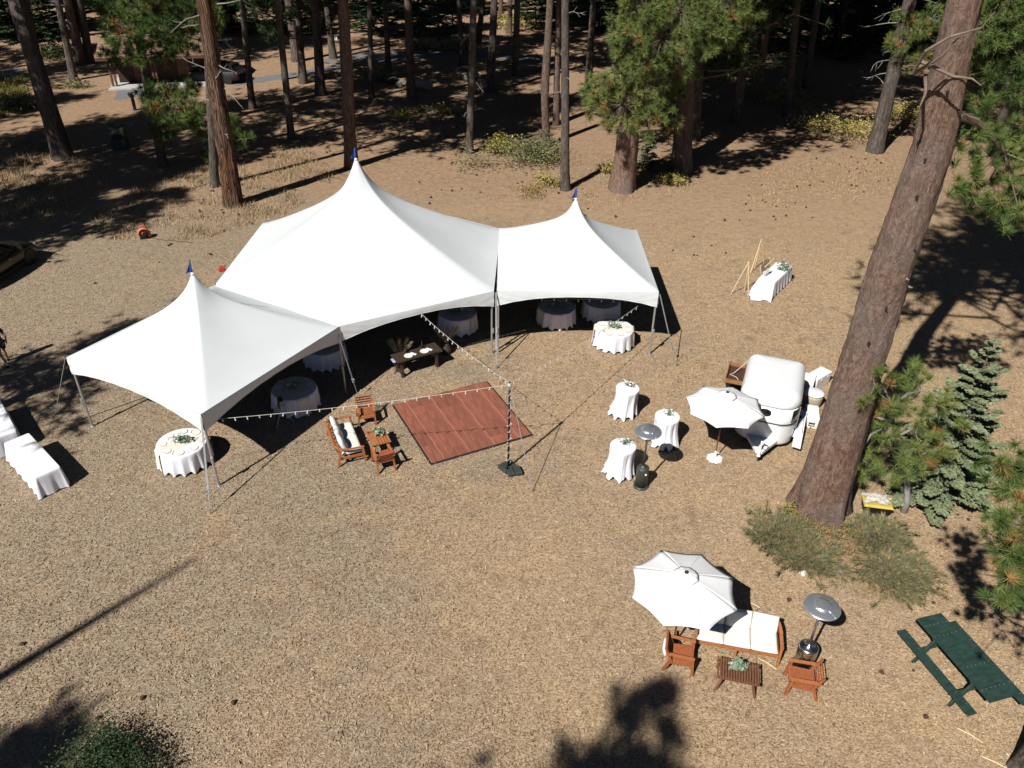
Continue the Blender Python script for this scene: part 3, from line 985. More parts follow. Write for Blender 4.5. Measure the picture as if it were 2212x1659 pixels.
# dark crown right of the cedar
low_pine('pine_tree', 'shaded pine with a dark drooping crown between the cedar and the black trunk', 655, 180, 18, 640, 3.5, 12, lambda f: 4.4, 40, 20, 203, L=0.55, k=20, w=0.06, bias=(math.pi, 0.4), h=26, barkm='bark_grey', mt='dark_needles')
# pine above the massive black trunk
low_pine('pine_tree', 'dark crowned pine filling the gap behind the massive black trunk', 1500, 300, 24, 1520, 3.6, 14, lambda f: 5.4, 48, 20, 204, L=0.55, k=20, w=0.06, h=28, bias=(-1.2, 0.45), barkm='bark_grey', mt='dark_needles')
# trunk at the upper right with tufts and bare limbs
def upper_right():
    t, lx, r = tree(1889, 328, 33, 1966, 'grey trunk with bare hooked limbs and a few needle tufts at upper right', 32, 14.5, 'bark_grey', 61)
    me, mb = lobe_crown(77, at(1889, 328), [(1945, 95, -0.5, 26), (1985, 62, -0.5, 28), (1992, 122, -0.3, 22), (2015, 40, 0, 28), (1950, 45, 0, 22), (1960, 140, 0, 16)], 0.42, 80, 0.026, 'pine_needles', lambda z: (lx * z, 0), 1.0, 0.52, 0.16)
    c = link('crown', me, t)
    mb.obj('limb', 'dead_wood', c)
    rng = np.random.default_rng(5)
    spots = [(z, math.pi * (0.95 if s < 0 else 0.05) + rng.normal(0, 0.5), ln, 0.04, lx * z, 0) for z, s, ln in ((3.6, 1, 1.0), (4.2, -1, 1.4), (5.2, -1, 1.8), (6.0, -1, 2.2), (6.4, -1, 1.6), (8.0, -1, 2.6), (9.0, -1, 2.2), (9.6, 1, 2.0), (10.2, -1, 2.4))]
    dead_branches(6, spots, t)
upper_right()

# the great leaning trunk at right
def great_pine():
    b = at(1765, 1100)
    H = 34.0
    t = thing('pine_tree', 'huge reddish pine trunk leaning across the right side beside the trailer', 'tree', (b.x, b.y, 0))
    cl = [(1765, 1100), (1800, 985), (1830, 890), (1917, 600), (2012, 330), (2085, 0)]
    wd = [98, 92, 92, 88, 84, 70]
    pts = [(0, 0, 0)]
    rad = [0.0]
    for (u, v), w in zip(cl, wd):
        p = aty(u, v, b.y)
        _, _, ww = pix((p.x, p.y, p.z))
        r = w * ww / F_PX / 2
        if v == 1100:
            rad[0] = r * 0.92
        else:
            pts.append((p.x - b.x, 0, p.z))
            rad.append(r)
    px, _, pz = pts[-1]
    pts.append((px + 1.2, 0, H))
    rad.append(0.15)
    n, rng = 64, np.random.default_rng(4)
    me = trunk_mesh(31, pts, rad, 56, 0.012, m='bark_red', flare=0.40, seg=170)
    # real bark relief: ridged plates pushed in and out
    co = np.zeros(len(me.vertices) * 3, dtype=np.float32)
    me.vertices.foreach_get('co', co)
    co = co.reshape(-1, 3, )
    nn = 56
    rows = co.reshape(-1, nn, 3)
    cen = rows.mean(1, keepdims=True)
    d = rows - cen
    rel = rng.normal(0, 1, rows.shape[:2])
    for _ in range(3):
        rel = 0.5 * rel + 0.25 * (np.roll(rel, 1, 0) + np.roll(rel, -1, 0))
    rel = rel / rel.std()
    rel = np.clip(rel, -1.2, 1.0)
    ang = np.linspace(0, 2 * np.pi, nn, endpoint=False)[None, :]
    zr = np.clip(rows[..., 2], 0, None)
    root = np.exp(-zr / 0.55) * (0.10 * np.cos(5 * ang + 0.6) + 0.07 * np.cos(8 * ang + 2.0))
    rows = cen + d * (1 + 0.036 * rel + root)[..., None]
    me.vertices.foreach_set('co', np.ascontiguousarray(rows.reshape(-1), dtype=np.float32))
    link('trunk', me, t)
    def trunk_at(z):
        x = np.interp(z, [p[2] for p in pts], [p[0] for p in pts])
        r = np.interp(z, [p[2] for p in pts], rad)
        return x, r
    # knots and stubs
    for u, v in ((1985, 335), (1965, 412), (1940, 582), (1897, 645), (1862, 722), (1905, 780), (1990, 590), (1905, 300), (2030, 190), (2052, 230), (1958, 520), (2010, 612)):
        p = aty(u, v, b.y)
        x, r = trunk_at(p.z)
        off = max(-0.93, min(0.93, (p.x - b.x - x) / r))
        a = -math.acos(off)
        q = Vector((x + r * off, r * math.sin(a), p.z))
        o = Vector((off, math.sin(a), 0))
        m = MB()
        m.tube([q - o * 0.10, q + o * 0.01, q + o * 0.06 + Vector((0, 0, -0.02)), q + o * 0.09 + Vector((0.02, 0, -0.02))], [0.055, 0.04, 0.02, 0.012], 7)
        m.obj('knot', 'dead_wood' if u in (1940, 2010) else 'black', t)
    # bare limbs near the top of the frame
    for path in ([(1985, 165), (2000, 110), (2050, 80), (2120, 60), (2150, 25)], [(1990, 165), (2035, 120), (2080, 70)], [(2005, 140), (2060, 165), (2100, 170), (2120, 185)], [(2012, 170), (2000, 200), (1985, 235)]):
        m = MB()
        ps = []
        for k, (u, v) in enumerate(path):
            yy = b.y - 0.75 - 0.18 * k
            p = aty(u, v, yy)
            ps.append((p.x - b.x, yy - b.y, p.z))
        ps[0] = (ps[0][0], -0.45, ps[0][2])
        m.tube(ps, [0.042 * (1 - 0.75 * k / (len(ps) - 1)) for k in range(len(ps))], 6)
        m.obj('dead_branch', 'branch_wood', t)
    # living limb that leaves the far side of the trunk towards the right edge
    rng = np.random.default_rng(12)
    root = aty(2070, 250, b.y + 0.3)
    Ps, Ds, Ts = [], [], []
    mb = MB()
    tips = [(2090, 300), (2120, 340), (2160, 330), (2130, 400), (2190, 380), (2110, 440), (2160, 460), (2200, 450), (2220, 330), (2230, 410), (2180, 290), (2240, 280), (2250, 470), (2140, 280), (2075, 400), (2270, 370), (2290, 320), (2270, 420)]
    ps = [root]
    for u, v, yy in ((2110, 262, 0.8), (2170, 330, 1.4), (2240, 370, 1.9)):
        ps.append(aty(u, v, b.y + yy))
    mb.tube([(p.x - b.x, p.y - b.y, p.z) for p in ps], [0.10, 0.08, 0.05, 0.03], 6)
    for u, v in tips:
        yy = b.y + rng.uniform(0.6, 2.2)
        p = aty(u, v, yy)
        near = min(ps, key=lambda q: (q - p).length)
        mb.tube([(near.x - b.x, near.y - b.y, near.z), (p.x - b.x, p.y - b.y, p.z)], [0.025, 0.012], 4, False)
        for q in range(11):
            pp = np.array([p.x - b.x, p.y - b.y, p.z]) + rng.normal(0, 0.30, 3)
            Ps.append(pp)
            dd = np.array([0.25, -0.1, 0.35]) + rng.normal(0, 0.5, 3)
            Ds.append(dd / np.linalg.norm(dd))
            Ts.append(0.45 + rng.normal(0, 0.13) if rng.random() > 0.04 else rng.uniform(0.75, 1))
    V, T = tri_needles(rng, np.array(Ps), np.array(Ds), 0.30, 110, 0.014, 0.8, np.array(Ts))
    c = link('crown', fast_mesh('crown', V, np.arange(len(V)).reshape(-1, 3), 'pine_needles', T), t)
    mb.obj('limb', 'branch_wood', c)
    # the high crown, out of the frame; it throws the dapple at the right
    for k, z in ((0, 16.5), (1, 19.5), (2, 23.0)):
        x, _ = trunk_at(z)
        cc = link('crown', HIGH[k], t, (x + 1.8, -0.6, z), 1.0 + k, 1.15)
        link('limbs', HIGH_L[k], cc)
great_pine()

# young pine with a crooked grey stem beside the great trunk
def crooked_pine():
    b = Vector((11.9, 18.1, 0))
    t = thing('young_pine', 'low sprawling pine with crooked grey stem right of the huge trunk', 'tree', b)
    rng = np.random.default_rng(21)
    nodes = []
    mb = MB()
    def P(u, v, dy=0.0):
        q = aty(u, v, b.y + dy)
        return np.array([q.x - b.x, dy, max(0.15, q.z)])
    tr = MB()
    tr.tube([(0, 0, -0.05), (0.02, 0, 0.35), tuple(P(1960, 985)), tuple(P(1932, 945)), tuple(P(1930, 912))], [0.11, 0.09, 0.075, 0.06, 0.05], 8)
    tr.obj('trunk', 'log_grey', t, True)
    for path in ([(1930, 912), (1926, 870), (1905, 830), (1885, 800)], [(1930, 912), (1888, 900), (1850, 885)], [(1928, 915), (1882, 938), (1852, 985)], [(1934, 945), (1978, 922), (2025, 890)], [(1944, 970), (1985, 985), (2030, 965)], [(1926, 880), (1960, 850), (1990, 845)]):
        ps = [P(u, v, rng.uniform(-0.3, 0.3) * (k > 0) - 0.1) for k, (u, v) in enumerate(path)]
        nodes += ps
        mb.tube(ps, [0.045 - 0.03 * k / (len(ps) - 1) for k in range(len(ps))], 6)
    Ps, Ds, Ts = [], [], []
    arms = [(1843, 910), (1835, 880), (1842, 965), (1838, 1000), (1880, 855), (1905, 812), (1885, 795), (1945, 820), (1970, 835), (2005, 860), (2035, 890), (2020, 930), (1985, 960), (1945, 990), (1900, 985), (1870, 940), (1960, 905), (1920, 865), (2000, 1000), (1935, 1030), (1862, 1020), (1895, 905), (1965, 995), (2045, 865), (2040, 960), (1965, 872), (1995, 900), (1945, 935), (1908, 945), (1985, 930), (1890, 1010), (1960, 1020), (1900, 865), (2015, 985), (1930, 965), (1855, 868), (1990, 820), (2060, 915), (1940, 880), (1870, 985), (1975, 800)]
    for u, v in arms:
        pv = P(u, v, rng.uniform(-0.75, 0.85))
        pv[2] = max(0.35, pv[2])
        nd = min(nodes, key=lambda q: np.linalg.norm(q - pv))
        mb.tube([nd, (nd + pv) / 2 + rng.normal(0, 0.06, 3), pv], [0.014, 0.010, 0.006], 4, False)
        for q in range(4):
            pp = pv + rng.normal(0, 0.13, 3)
            Ps.append(pp)
            dd = (pv - nodes[0]) * 0.25 + np.array([0, 0, 0.35])
            Ds.append(dd)
            Ts.append(0.58 + rng.normal(0, 0.08) if rng.random() > 0.08 else rng.uniform(0.85, 1))
    V, T = tri_needles(rng, np.array(Ps), np.array(Ds), 0.27, 130, 0.012, 0.6, np.array(Ts))
    c = link('crown', fast_mesh('crown', V, np.arange(len(V)).reshape(-1, 3), 'pine_needles', T), t)
    mb.obj('limb', 'dead_wood', c)
crooked_pine()

def fir_tree(label, loc, H, R, z0, whorls, per, spray, m, seed, group=None, leafw=0.05, leafl=0.13, name='fir_tree'):
    t = thing(name, label, 'tree', loc, 0, group)
    arr, mb = fir_crown(seed, H, R, z0, whorls, per, spray, m, leafw, leafl)
    tr = MB()
    tr.tube([(0, 0, -0.05), (0, 0, H * 0.5), (0, 0, H)], [0.03 * H * 0.5, 0.02 * H * 0.5, 0.012], 8)
    tr.obj('trunk', 'bark_grey', t, True)
    c = link('crown', fast_mesh('crown', arr[0], arr[1], m, arr[2]), t)
    mb.obj('branch', 'branch_wood', c)
    return t
fb = at(2016, 1066)
fir_tree('blue-green young fir with layered flat sprays at the right, behind the low pine', (fb.x, fb.y, 0), 5.6, 1.75, 0.25, 15, 10, 210, 'fir_needles', 5, None, 0.07, 0.115)
fb = at(1396, 362)
fir_tree('tiny dark green fir beside the foot of the bushy pine', (fb.x, fb.y, 0), 2.3, 0.85, 0.1, 9, 8, 60, 'fir_needles', 6, None, 0.09, 0.2)

# pine at the right edge whose low limbs enter the frame; its foot shows in the lower right corner
def edge_pine():
    b = at(2222, 1668)
    t = thing('pine_tree', 'dark pine at the right edge, foot in the bottom right corner and tufts above', 'tree', (b.x, b.y, 0))
    pts = [(0, 0, 0), (0.25, 0.05, 3), (0.55, 0.2, 8), (0.8, 0.4, 13)]
    link('trunk', trunk_mesh(15, pts, [0.34, 0.27, 0.17, 0.05], 20, 0.03, m='bark_grey', seg=30), t)
    arr, mb = pine_crown(33, 5.8, 13, lambda f: 2.6 * (1 - f) ** 0.7 + 0.3, 34, 18, 0.26, 44, 0.02, 0.75, None, 0.03, lambda z: (0.07 * z, 0.02 * z), 5, -0.2)
    c = link('crown', crown_mesh(arr), t)
    mb.obj('limb', 'branch_wood', c)
    rng = np.random.default_rng(9)
    Ps, Ds, Ts = [], [], []
    m2 = MB()
    for u, v in ((2195, 1010), (2180, 1060), (2205, 1110), (2170, 1130), (2190, 1180), (2165, 1220), (2200, 1240), (2185, 1280), (2215, 1290), (2225, 1180), (2230, 1060), (2160, 1000)):
        yy = b.y + rng.uniform(0.7, 1.6)
        p = aty(u, v, yy)
        pv = np.array([p.x - b.x, p.y - b.y, p.z])
        m2.tube([(0.3, 0.1, pv[2] + 0.2), (pv + np.array([0.3, 0.1, pv[2] + 0.2])) / 2, pv], [0.035, 0.025, 0.012], 5, False)
        for q in range(13):
            Ps.append(pv + rng.normal(0, 0.18, 3))
            dd = np.array([-0.3, -0.1, 0.4]) + rng.normal(0, 0.5, 3)
            Ds.append(dd / np.linalg.norm(dd))
            Ts.append(0.42 + rng.normal(0, 0.13) if rng.random() > 0.07 else 0.9)
    V, T = tri_needles(rng, np.array(Ps), np.array(Ds), 0.24, 100, 0.013, 0.8, np.array(Ts))
    c = link('crown', fast_mesh('crown', V, np.arange(len(V)).reshape(-1, 3), 'pine_needles', T), t)
    m2.obj('limb', 'branch_wood', c)
edge_pine()

# ------------------------------------------------------------------ trees outside the frame that shade what the photo shows
def shade_tree(x, y, h, cz, seed, cscale=1.0, r=0.4, two=True, group='pines outside the frame shading the ground', lean=(0, 0)):
    t = thing('pine_tree', 'tall pine standing outside the picture, shading the forest floor', 'tree', (x, y, 0), 0, group)
    link('trunk', trunk_mesh(seed, [(0, 0, 0), (lean[0] * 0.5, lean[1] * 0.5, h * 0.5), (lean[0], lean[1], h)], [r, r * 0.7, 0.06], 10, 0.03, m='bark_grey', seg=14), t)
    k = seed % 3
    f = cz / h
    c = link('crown', HIGH[k], t, (lean[0] * f, lean[1] * f, cz), seed * 1.3, cscale)
    link('limbs', HIGH_L[k], c)
    return t
for i, (x, y, h, cz, cs) in enumerate([
        (-38, 25, 30, 12, 1.1), (-46, 34, 32, 13, 1.1), (-55, 30, 32, 12, 1.1), (-31, 28.5, 23, 9, 0.75), (-52, 44, 32, 12, 1.1), (-62, 48, 32, 12, 1.1), (-44, 21, 28, 11, 1.0),
        (-35, 33, 30, 12, 1.0), (-41, 40, 31, 12, 1.1), (-37, 44, 30, 12, 1.0), (-52, 60, 32, 12, 1.1), (-33, 38.5, 28, 12, 0.9),
        (-70, 60, 34, 13, 1.2), (-78, 74, 34, 13, 1.2), (-58, 66, 32, 13, 1.1), (-85, 88, 34, 13, 1.2), (-66, 78, 34, 12, 1.2), (-62, 38, 32, 12, 1.1),
        (42, 42, 32, 12, 1.1), (34, 24, 30, 11, 0.95), (52, 54, 34, 13, 1.2), (36, 35, 30, 12, 1.0), (62, 70, 34, 12, 1.2), (46, 66, 34, 12, 1.2), (40, 50, 32, 12, 1.1), (29, 27, 28, 12, 0.8), (54, 76, 34, 12, 1.2), (23.5, 24.5, 30, 12, 0.9), (27, 31, 30, 11, 1.0), (31, 37, 31, 11, 1.0), (22, 17.5, 28, 12, 0.8), (33, 43, 32, 12, 1.1), (37, 56, 32, 12, 1.1), (47, 60, 32, 12, 1.1),
        (-24.2, 14.2, 21, 10.5, 0.66)]):
    shade_tree(x, y, h, cz, i + 3, cs)
# the tall leaning pine whose shadow streaks in from the lower left
_tip = at(425, 1205)
_az = math.radians(50)
_hx = 25 / math.tan(SUN_EL)
_b = (_tip.x - 24.5 * math.cos(_az), _tip.y - 24.5 * math.sin(_az))
shade_tree(_b[0], _b[1], 25, 6.0, 40, 0.5, 0.5, lean=(_tip.x - _hx * math.cos(SUN_AZ) - _b[0], _tip.y - _hx * math.sin(SUN_AZ) - _b[1]))
shade_tree(-9.4, -6.6, 21, 13.5, 41, 0.62, 0.2)
shade_tree(-20.6, -4.3, 20, 9.5, 42, 0.62, 0.3)
# ------------------------------------------------------------------ the wood beyond
FIRM = []
for sd in (1, 2, 3):
    arr, mb = fir_crown(300 + sd, 11, 2.7, 0.6, 15, 8, 26, 'dark_needles', 0.22, 0.5)
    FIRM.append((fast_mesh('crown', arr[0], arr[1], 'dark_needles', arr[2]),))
TRK = MB().tube([(0, 0, -0.05), (0, 0, 5), (0, 0, 11)], [0.17, 0.12, 0.02], 8).obj('trunk', 'bark_grey')
trk_me = TRK.data
bpy.data.objects.remove(TRK)
def far_wood():
    rng = np.random.default_rng(17)
    n = 0
    Vs, Ts, Fs, o = [], [], [], 0
    base = []
    for me in (f[0] for f in FIRM):
        co = np.zeros(len(me.vertices) * 3, dtype=np.float32)
        me.vertices.foreach_get('co', co)
        t = np.zeros(len(me.polygons), dtype=np.float32)
        me.attributes['tint'].data.foreach_get('value', t)
        base.append((co.reshape(-1, 3), t))
    for row, (y, dy, x0, x1, step) in enumerate(((97, 3, -72, -8, 4.6), (101, 4, -6, 84, 5.0), (90, 3, -76, -40, 4.6), (88, 4, 17, 64, 4.4), (112, 5, -90, 95, 5.0), (128, 6, -105, 110, 5.5), (150, 8, -120, 125, 6.0))):
        x = x0
        while x < x1:
            xx, yy = x + rng.uniform(-1.6, 1.6), y + rng.uniform(-dy, dy)
            x += step
            u, v, _ = pix((xx, yy, 0))
            if 1050 < u < 1140 and v > 20:
                continue
            s = rng.uniform(0.6, 1.5) * (1.0 if row < 4 else 1.25)
            a = rng.uniform(0, 6)
            if row < 4:
                where = 'left' if u < 700 else ('middle' if u < 1300 else 'right')
                t = thing('conifer', 'dark young conifer in the first row beyond the road, in the ' + where + ' of the photo', 'tree', (xx, yy, 0), a, 'dark young conifers beyond the road, ' + where)
                t.scale = (s, s, s)
                link('trunk', trk_me, t)
                link('crown', FIRM[n % 3][0], t)
                n += 1
            else:
                co, tt = base[int(rng.integers(3))]
                R2 = np.array([[math.cos(a), -math.sin(a), 0], [math.sin(a), math.cos(a), 0], [0, 0, 1]])
                Vs.append(co @ R2.T * s + np.array([xx, yy, 0]))
                Ts.append(tt)
    V = np.concatenate(Vs)
    kind(link('far_wood', fast_mesh('far_wood', V, np.arange(len(V)).reshape(-1, 4), 'dark_needles', np.concatenate(Ts))), 'stuff')
far_wood()
def far_trunks():
    """tall trunks among the dark conifers; their crowns darken the wood"""
    rng = np.random.default_rng(23)
    base = []
    for i in range(46):
        y = rng.uniform(78, 128)
        x = rng.uniform(-0.66 * y, 0.66 * y)
        u, v, w = pix((x, y, 0))
        if (1010 < u < 1150 and y < 118) or (740 < u < 1010 and 78 < y < 95) or (100 < u < 520 and y < 92):
            continue
        t = thing('pine_tree', 'tall bare trunk standing deep in the dark wood beyond the road', 'tree', (x, y, 0), 0, 'bare trunks deep in the wood')
        k = i % 5
        if len(base) <= k:
            base.append(trunk_mesh(500 + k, [(0, 0, 0), (rng.normal(0, 0.4), 0, 14), (rng.normal(0, 0.8), 0, 32)], [rng.uniform(0.3, 0.5), 0.32, 0.08], 10, 0.03, m='bark_grey', seg=14))
        link('trunk', base[k % len(base)], t)
        c = link('crown', HIGH[i % 3], t, (0, 0, 11.5), i, 1.15)
far_trunks()

# ------------------------------------------------------------------ shrubs
def bush(name, label, u, v, R, H, n, m, size, seed, group=None, tshift=0.0, stems=10, squash=1.0):
    b = at(u, v)
    rng = np.random.default_rng(seed)
    t = thing(name, label, 'shrub', (b.x, b.y, 0), 0, group)
    k = 9
    cen = np.stack([rng.normal(0, 0.42 * R, k), rng.normal(0, 0.42 * R * squash, k), rng.uniform(0.3, 0.75, k) * H], 1)
    which = rng.integers(0, k, n)
    P = cen[which] + rng.normal(0, 1, (n, 3)) * np.array([0.27 * R, 0.27 * R * squash, 0.2 * H])
    P[:, 2] = np.abs(P[:, 2]) + 0.03
    T = 0.4 + tshift + rng.normal(0, 0.13, n) + rng.normal(0, 0.09, k)[which]
    V, T = leaf_quads(rng, P, size, T)
    link('foliage', fast_mesh('foliage', V, np.arange(len(V)).reshape(-1, 4), m, T), t)
    s = MB()
    for c in cen[:stems]:
        s.tube([(c[0] * 0.15, c[1] * 0.15, -0.02), c * np.array([0.6, 0.6, 0.6]), c], [0.018, 0.013, 0.006], 4, False)
    s.obj('stem', 'branch_wood', t)
    return t
def sprays(name, label, u, v, R, H, n, m, seed, L=0.34, aim=None):
    """low juniper: many long feathery sprays leaning outwards"""
    b = at(u, v)
    rng = np.random.default_rng(seed)
    t = thing(name, label, 'shrub', (b.x, b.y, 0))
    s = MB()
    Ps, Ds, Ts = [], [], []
    for i in range(n):
        az = rng.uniform(0, 6.28) if aim is None else rng.normal(aim, 1.2)
        ln = R * rng.uniform(0.35, 1.0)
        top = H * rng.uniform(0.5, 1.1) * (1.1 - 0.6 * ln / R)
        x0, y0 = rng.normal(0, 0.35 * R, 2)
        pts = [np.array([x0 * 0.6, y0 * 0.6, 0.02]), np.array([x0 + math.cos(az) * ln * 0.4, y0 + math.sin(az) * ln * 0.4, top * 0.8]), np.array([x0 + math.cos(az) * ln, y0 + math.sin(az) * ln, top * 0.75])]
        s.tube(pts, [0.012, 0.009, 0.004], 3, False)
        sh = rng.normal(0, 0.12)
        for q in range(7):
            f = 0.25 + 0.75 * q / 6
            p = pts[1] * (1 - f) + pts[2] * f if q > 2 else pts[0] * (1 - q / 3) + pts[1] * q / 3
            if p[2] < 0.05:
                continue
            d = (pts[2] - pts[0])
            d = d / np.linalg.norm(d)
            Ps.append(p)
            Ds.append(d)
            Ts.append(0.45 + sh + rng.normal(0, 0.1) + (0.4 if rng.random() < 0.07 else 0))
    V, T = tri_needles(rng, np.array(Ps), np.array(Ds), L * 0.5, 7, 0.024, 0.5, np.array(Ts))
    link('foliage', fast_mesh('foliage', V, np.arange(len(V)).reshape(-1, 3), m, T), t)
    s.obj('stem', 'branch_wood', t)
    return t
sprays('juniper', 'grey-green shrub spreading left of the foot of the huge trunk', 1685, 1160, 0.72, 0.5, 420, 'juniper', 1)
sprays('juniper', 'grey-green shrub spreading below the foot of the huge trunk', 1745, 1205, 0.72, 0.40, 380, 'juniper', 2)
sprays('juniper', 'grey-green shrub right of the trunk foot, under the yellow tub', 1895, 1165, 0.66, 0.5, 380, 'juniper', 3)
sprays('juniper', 'long grey-green shrub trailing towards the heater on the right', 1925, 1235, 0.85, 0.38, 420, 'juniper', 4, aim=-0.7)
bush('bush', 'golden-leaved bush touching the left of the huge trunk', 1735, 1120, 0.5, 0.5, 700, 'yellow_leaves', 0.06, 3, tshift=0.05)
bush('bush', 'browning low bush between the two grey-green shrubs', 1820, 1170, 0.75, 0.34, 1500, 'shrub_leaves', 0.05, 4, tshift=0.4)
bush('bush', 'yellowish leafy bush at the foot of the young fir', 2150, 1055, 0.75, 0.55, 1300, 'shrub_leaves', 0.06, 5, tshift=0.3)
bush('bush', 'green and yellow thicket around the crooked trunk', 1120, 350, 2.6, 1.3, 3200, 'shrub_leaves', 0.17, 6, tshift=-0.05)
bush('bush', 'pale green leafy clump at the front of the thicket', 1085, 330, 1.5, 1.1, 1500, 'yellow_leaves', 0.15, 7, tshift=0.0)
bush('bush', 'dry golden clump left of the tall straight trunk', 1195, 402, 0.9, 0.7, 700, 'yellow_leaves', 0.13, 8, tshift=0.2)
bush('bush', 'rusty low clump behind the right tent peak', 1150, 420, 1.0, 0.4, 500, 'shrub_leaves', 0.12, 9, tshift=0.4)
bush('bush', 'bright yellow fern clump right of the massive black trunk foot', 1450, 392, 1.1, 0.5, 1000, 'yellow_leaves', 0.13, 10, tshift=0.35)
bush('bush', 'olive clump between the thicket and the bushy pine', 1310, 372, 0.8, 0.5, 500, 'yellow_leaves', 0.13, 11, tshift=0.1)
bush('bush', 'small pale shrub in front of the sturdy trunk by the log', 868, 262, 1.1, 0.9, 700, 'yellow_leaves', 0.15, 12, tshift=0.1)
bush('bush', 'scrubby pale shrub between the tallest peak and the white-twigged trunk', 960, 245, 1.4, 0.6, 700, 'yellow_leaves', 0.15, 13, tshift=0.1)
bush('bush', 'low green shrub on the sunny patch left of the slim light trunk', 812, 165, 1.5, 0.9, 600, 'shrub_leaves', 0.2, 14, tshift=0.1)
bush('bush', 'yellow-green shrub left of the upper right grey trunk', 1830, 300, 3.2, 1.2, 2600, 'yellow_leaves', 0.17, 15, tshift=0.25)
bush('bush', 'yellow-green shrub right of the upper right grey trunk', 1945, 262, 2.6, 1.2, 2200, 'yellow_leaves', 0.17, 16, tshift=0.25)
bush('bush', 'sunlit yellow shrub deep in the shaded wood', 1690, 215, 2.2, 0.9, 1200, 'yellow_leaves', 0.2, 17, tshift=0.2)
bush('bush', 'green scrub beside the far left edge of the photo', 30, 235, 1.8, 0.9, 900, 'shrub_leaves', 0.18, 18)
bush('bush', 'tall grass-green scrub left of the twiggy trunk', 115, 125, 2.8, 1.3, 1300, 'shrub_leaves', 0.24, 19, tshift=-0.1)
bush('bush', 'small scrub at the foot of the twiggy grey trunk', 168, 188, 1.2, 0.6, 500, 'shrub_leaves', 0.18, 20)
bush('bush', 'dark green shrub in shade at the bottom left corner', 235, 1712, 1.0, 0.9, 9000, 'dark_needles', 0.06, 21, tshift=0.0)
bush('bush', 'tawny scrub on the sunny slope beyond the road', 1120, 60, 3.0, 1.2, 900, 'yellow_leaves', 0.3, 22, tshift=0.2)
def ferns():
    rng = np.random.default_rng(2)
    for i in range(15):
        u = 880 + i * 10.5 + rng.uniform(-4, 4)
        b = at(u, 105 + rng.uniform(-3, 3))
        t = thing('fern', 'dry straw-coloured fern in the row along the far side of the road', 'fern', (b.x, b.y, 0), 0, 'dry ferns along the road')
        P = np.zeros((26, 3))
        D = rng.normal(0, 0.55, (26, 3)) + np.array([0, 0, 0.7])
        D /= np.linalg.norm(D, axis=1)[:, None]
        V, T = tri_needles(rng, P, D, 1.1, 3, 0.22, 0.25, rng.uniform(0.4, 1.0, 26))
        link('fronds', fast_mesh('fronds', V, np.arange(len(V)).reshape(-1, 3), 'dry_grass', T), t)
ferns()
fb = at(945, 104)
fir_tree('bright green young fir beyond the road behind the dry ferns', (fb.x, fb.y + 2, 0), 5.5, 2.4, 0.3, 9, 8, 30, 'fir_needles', 8, None, 0.2, 0.45)
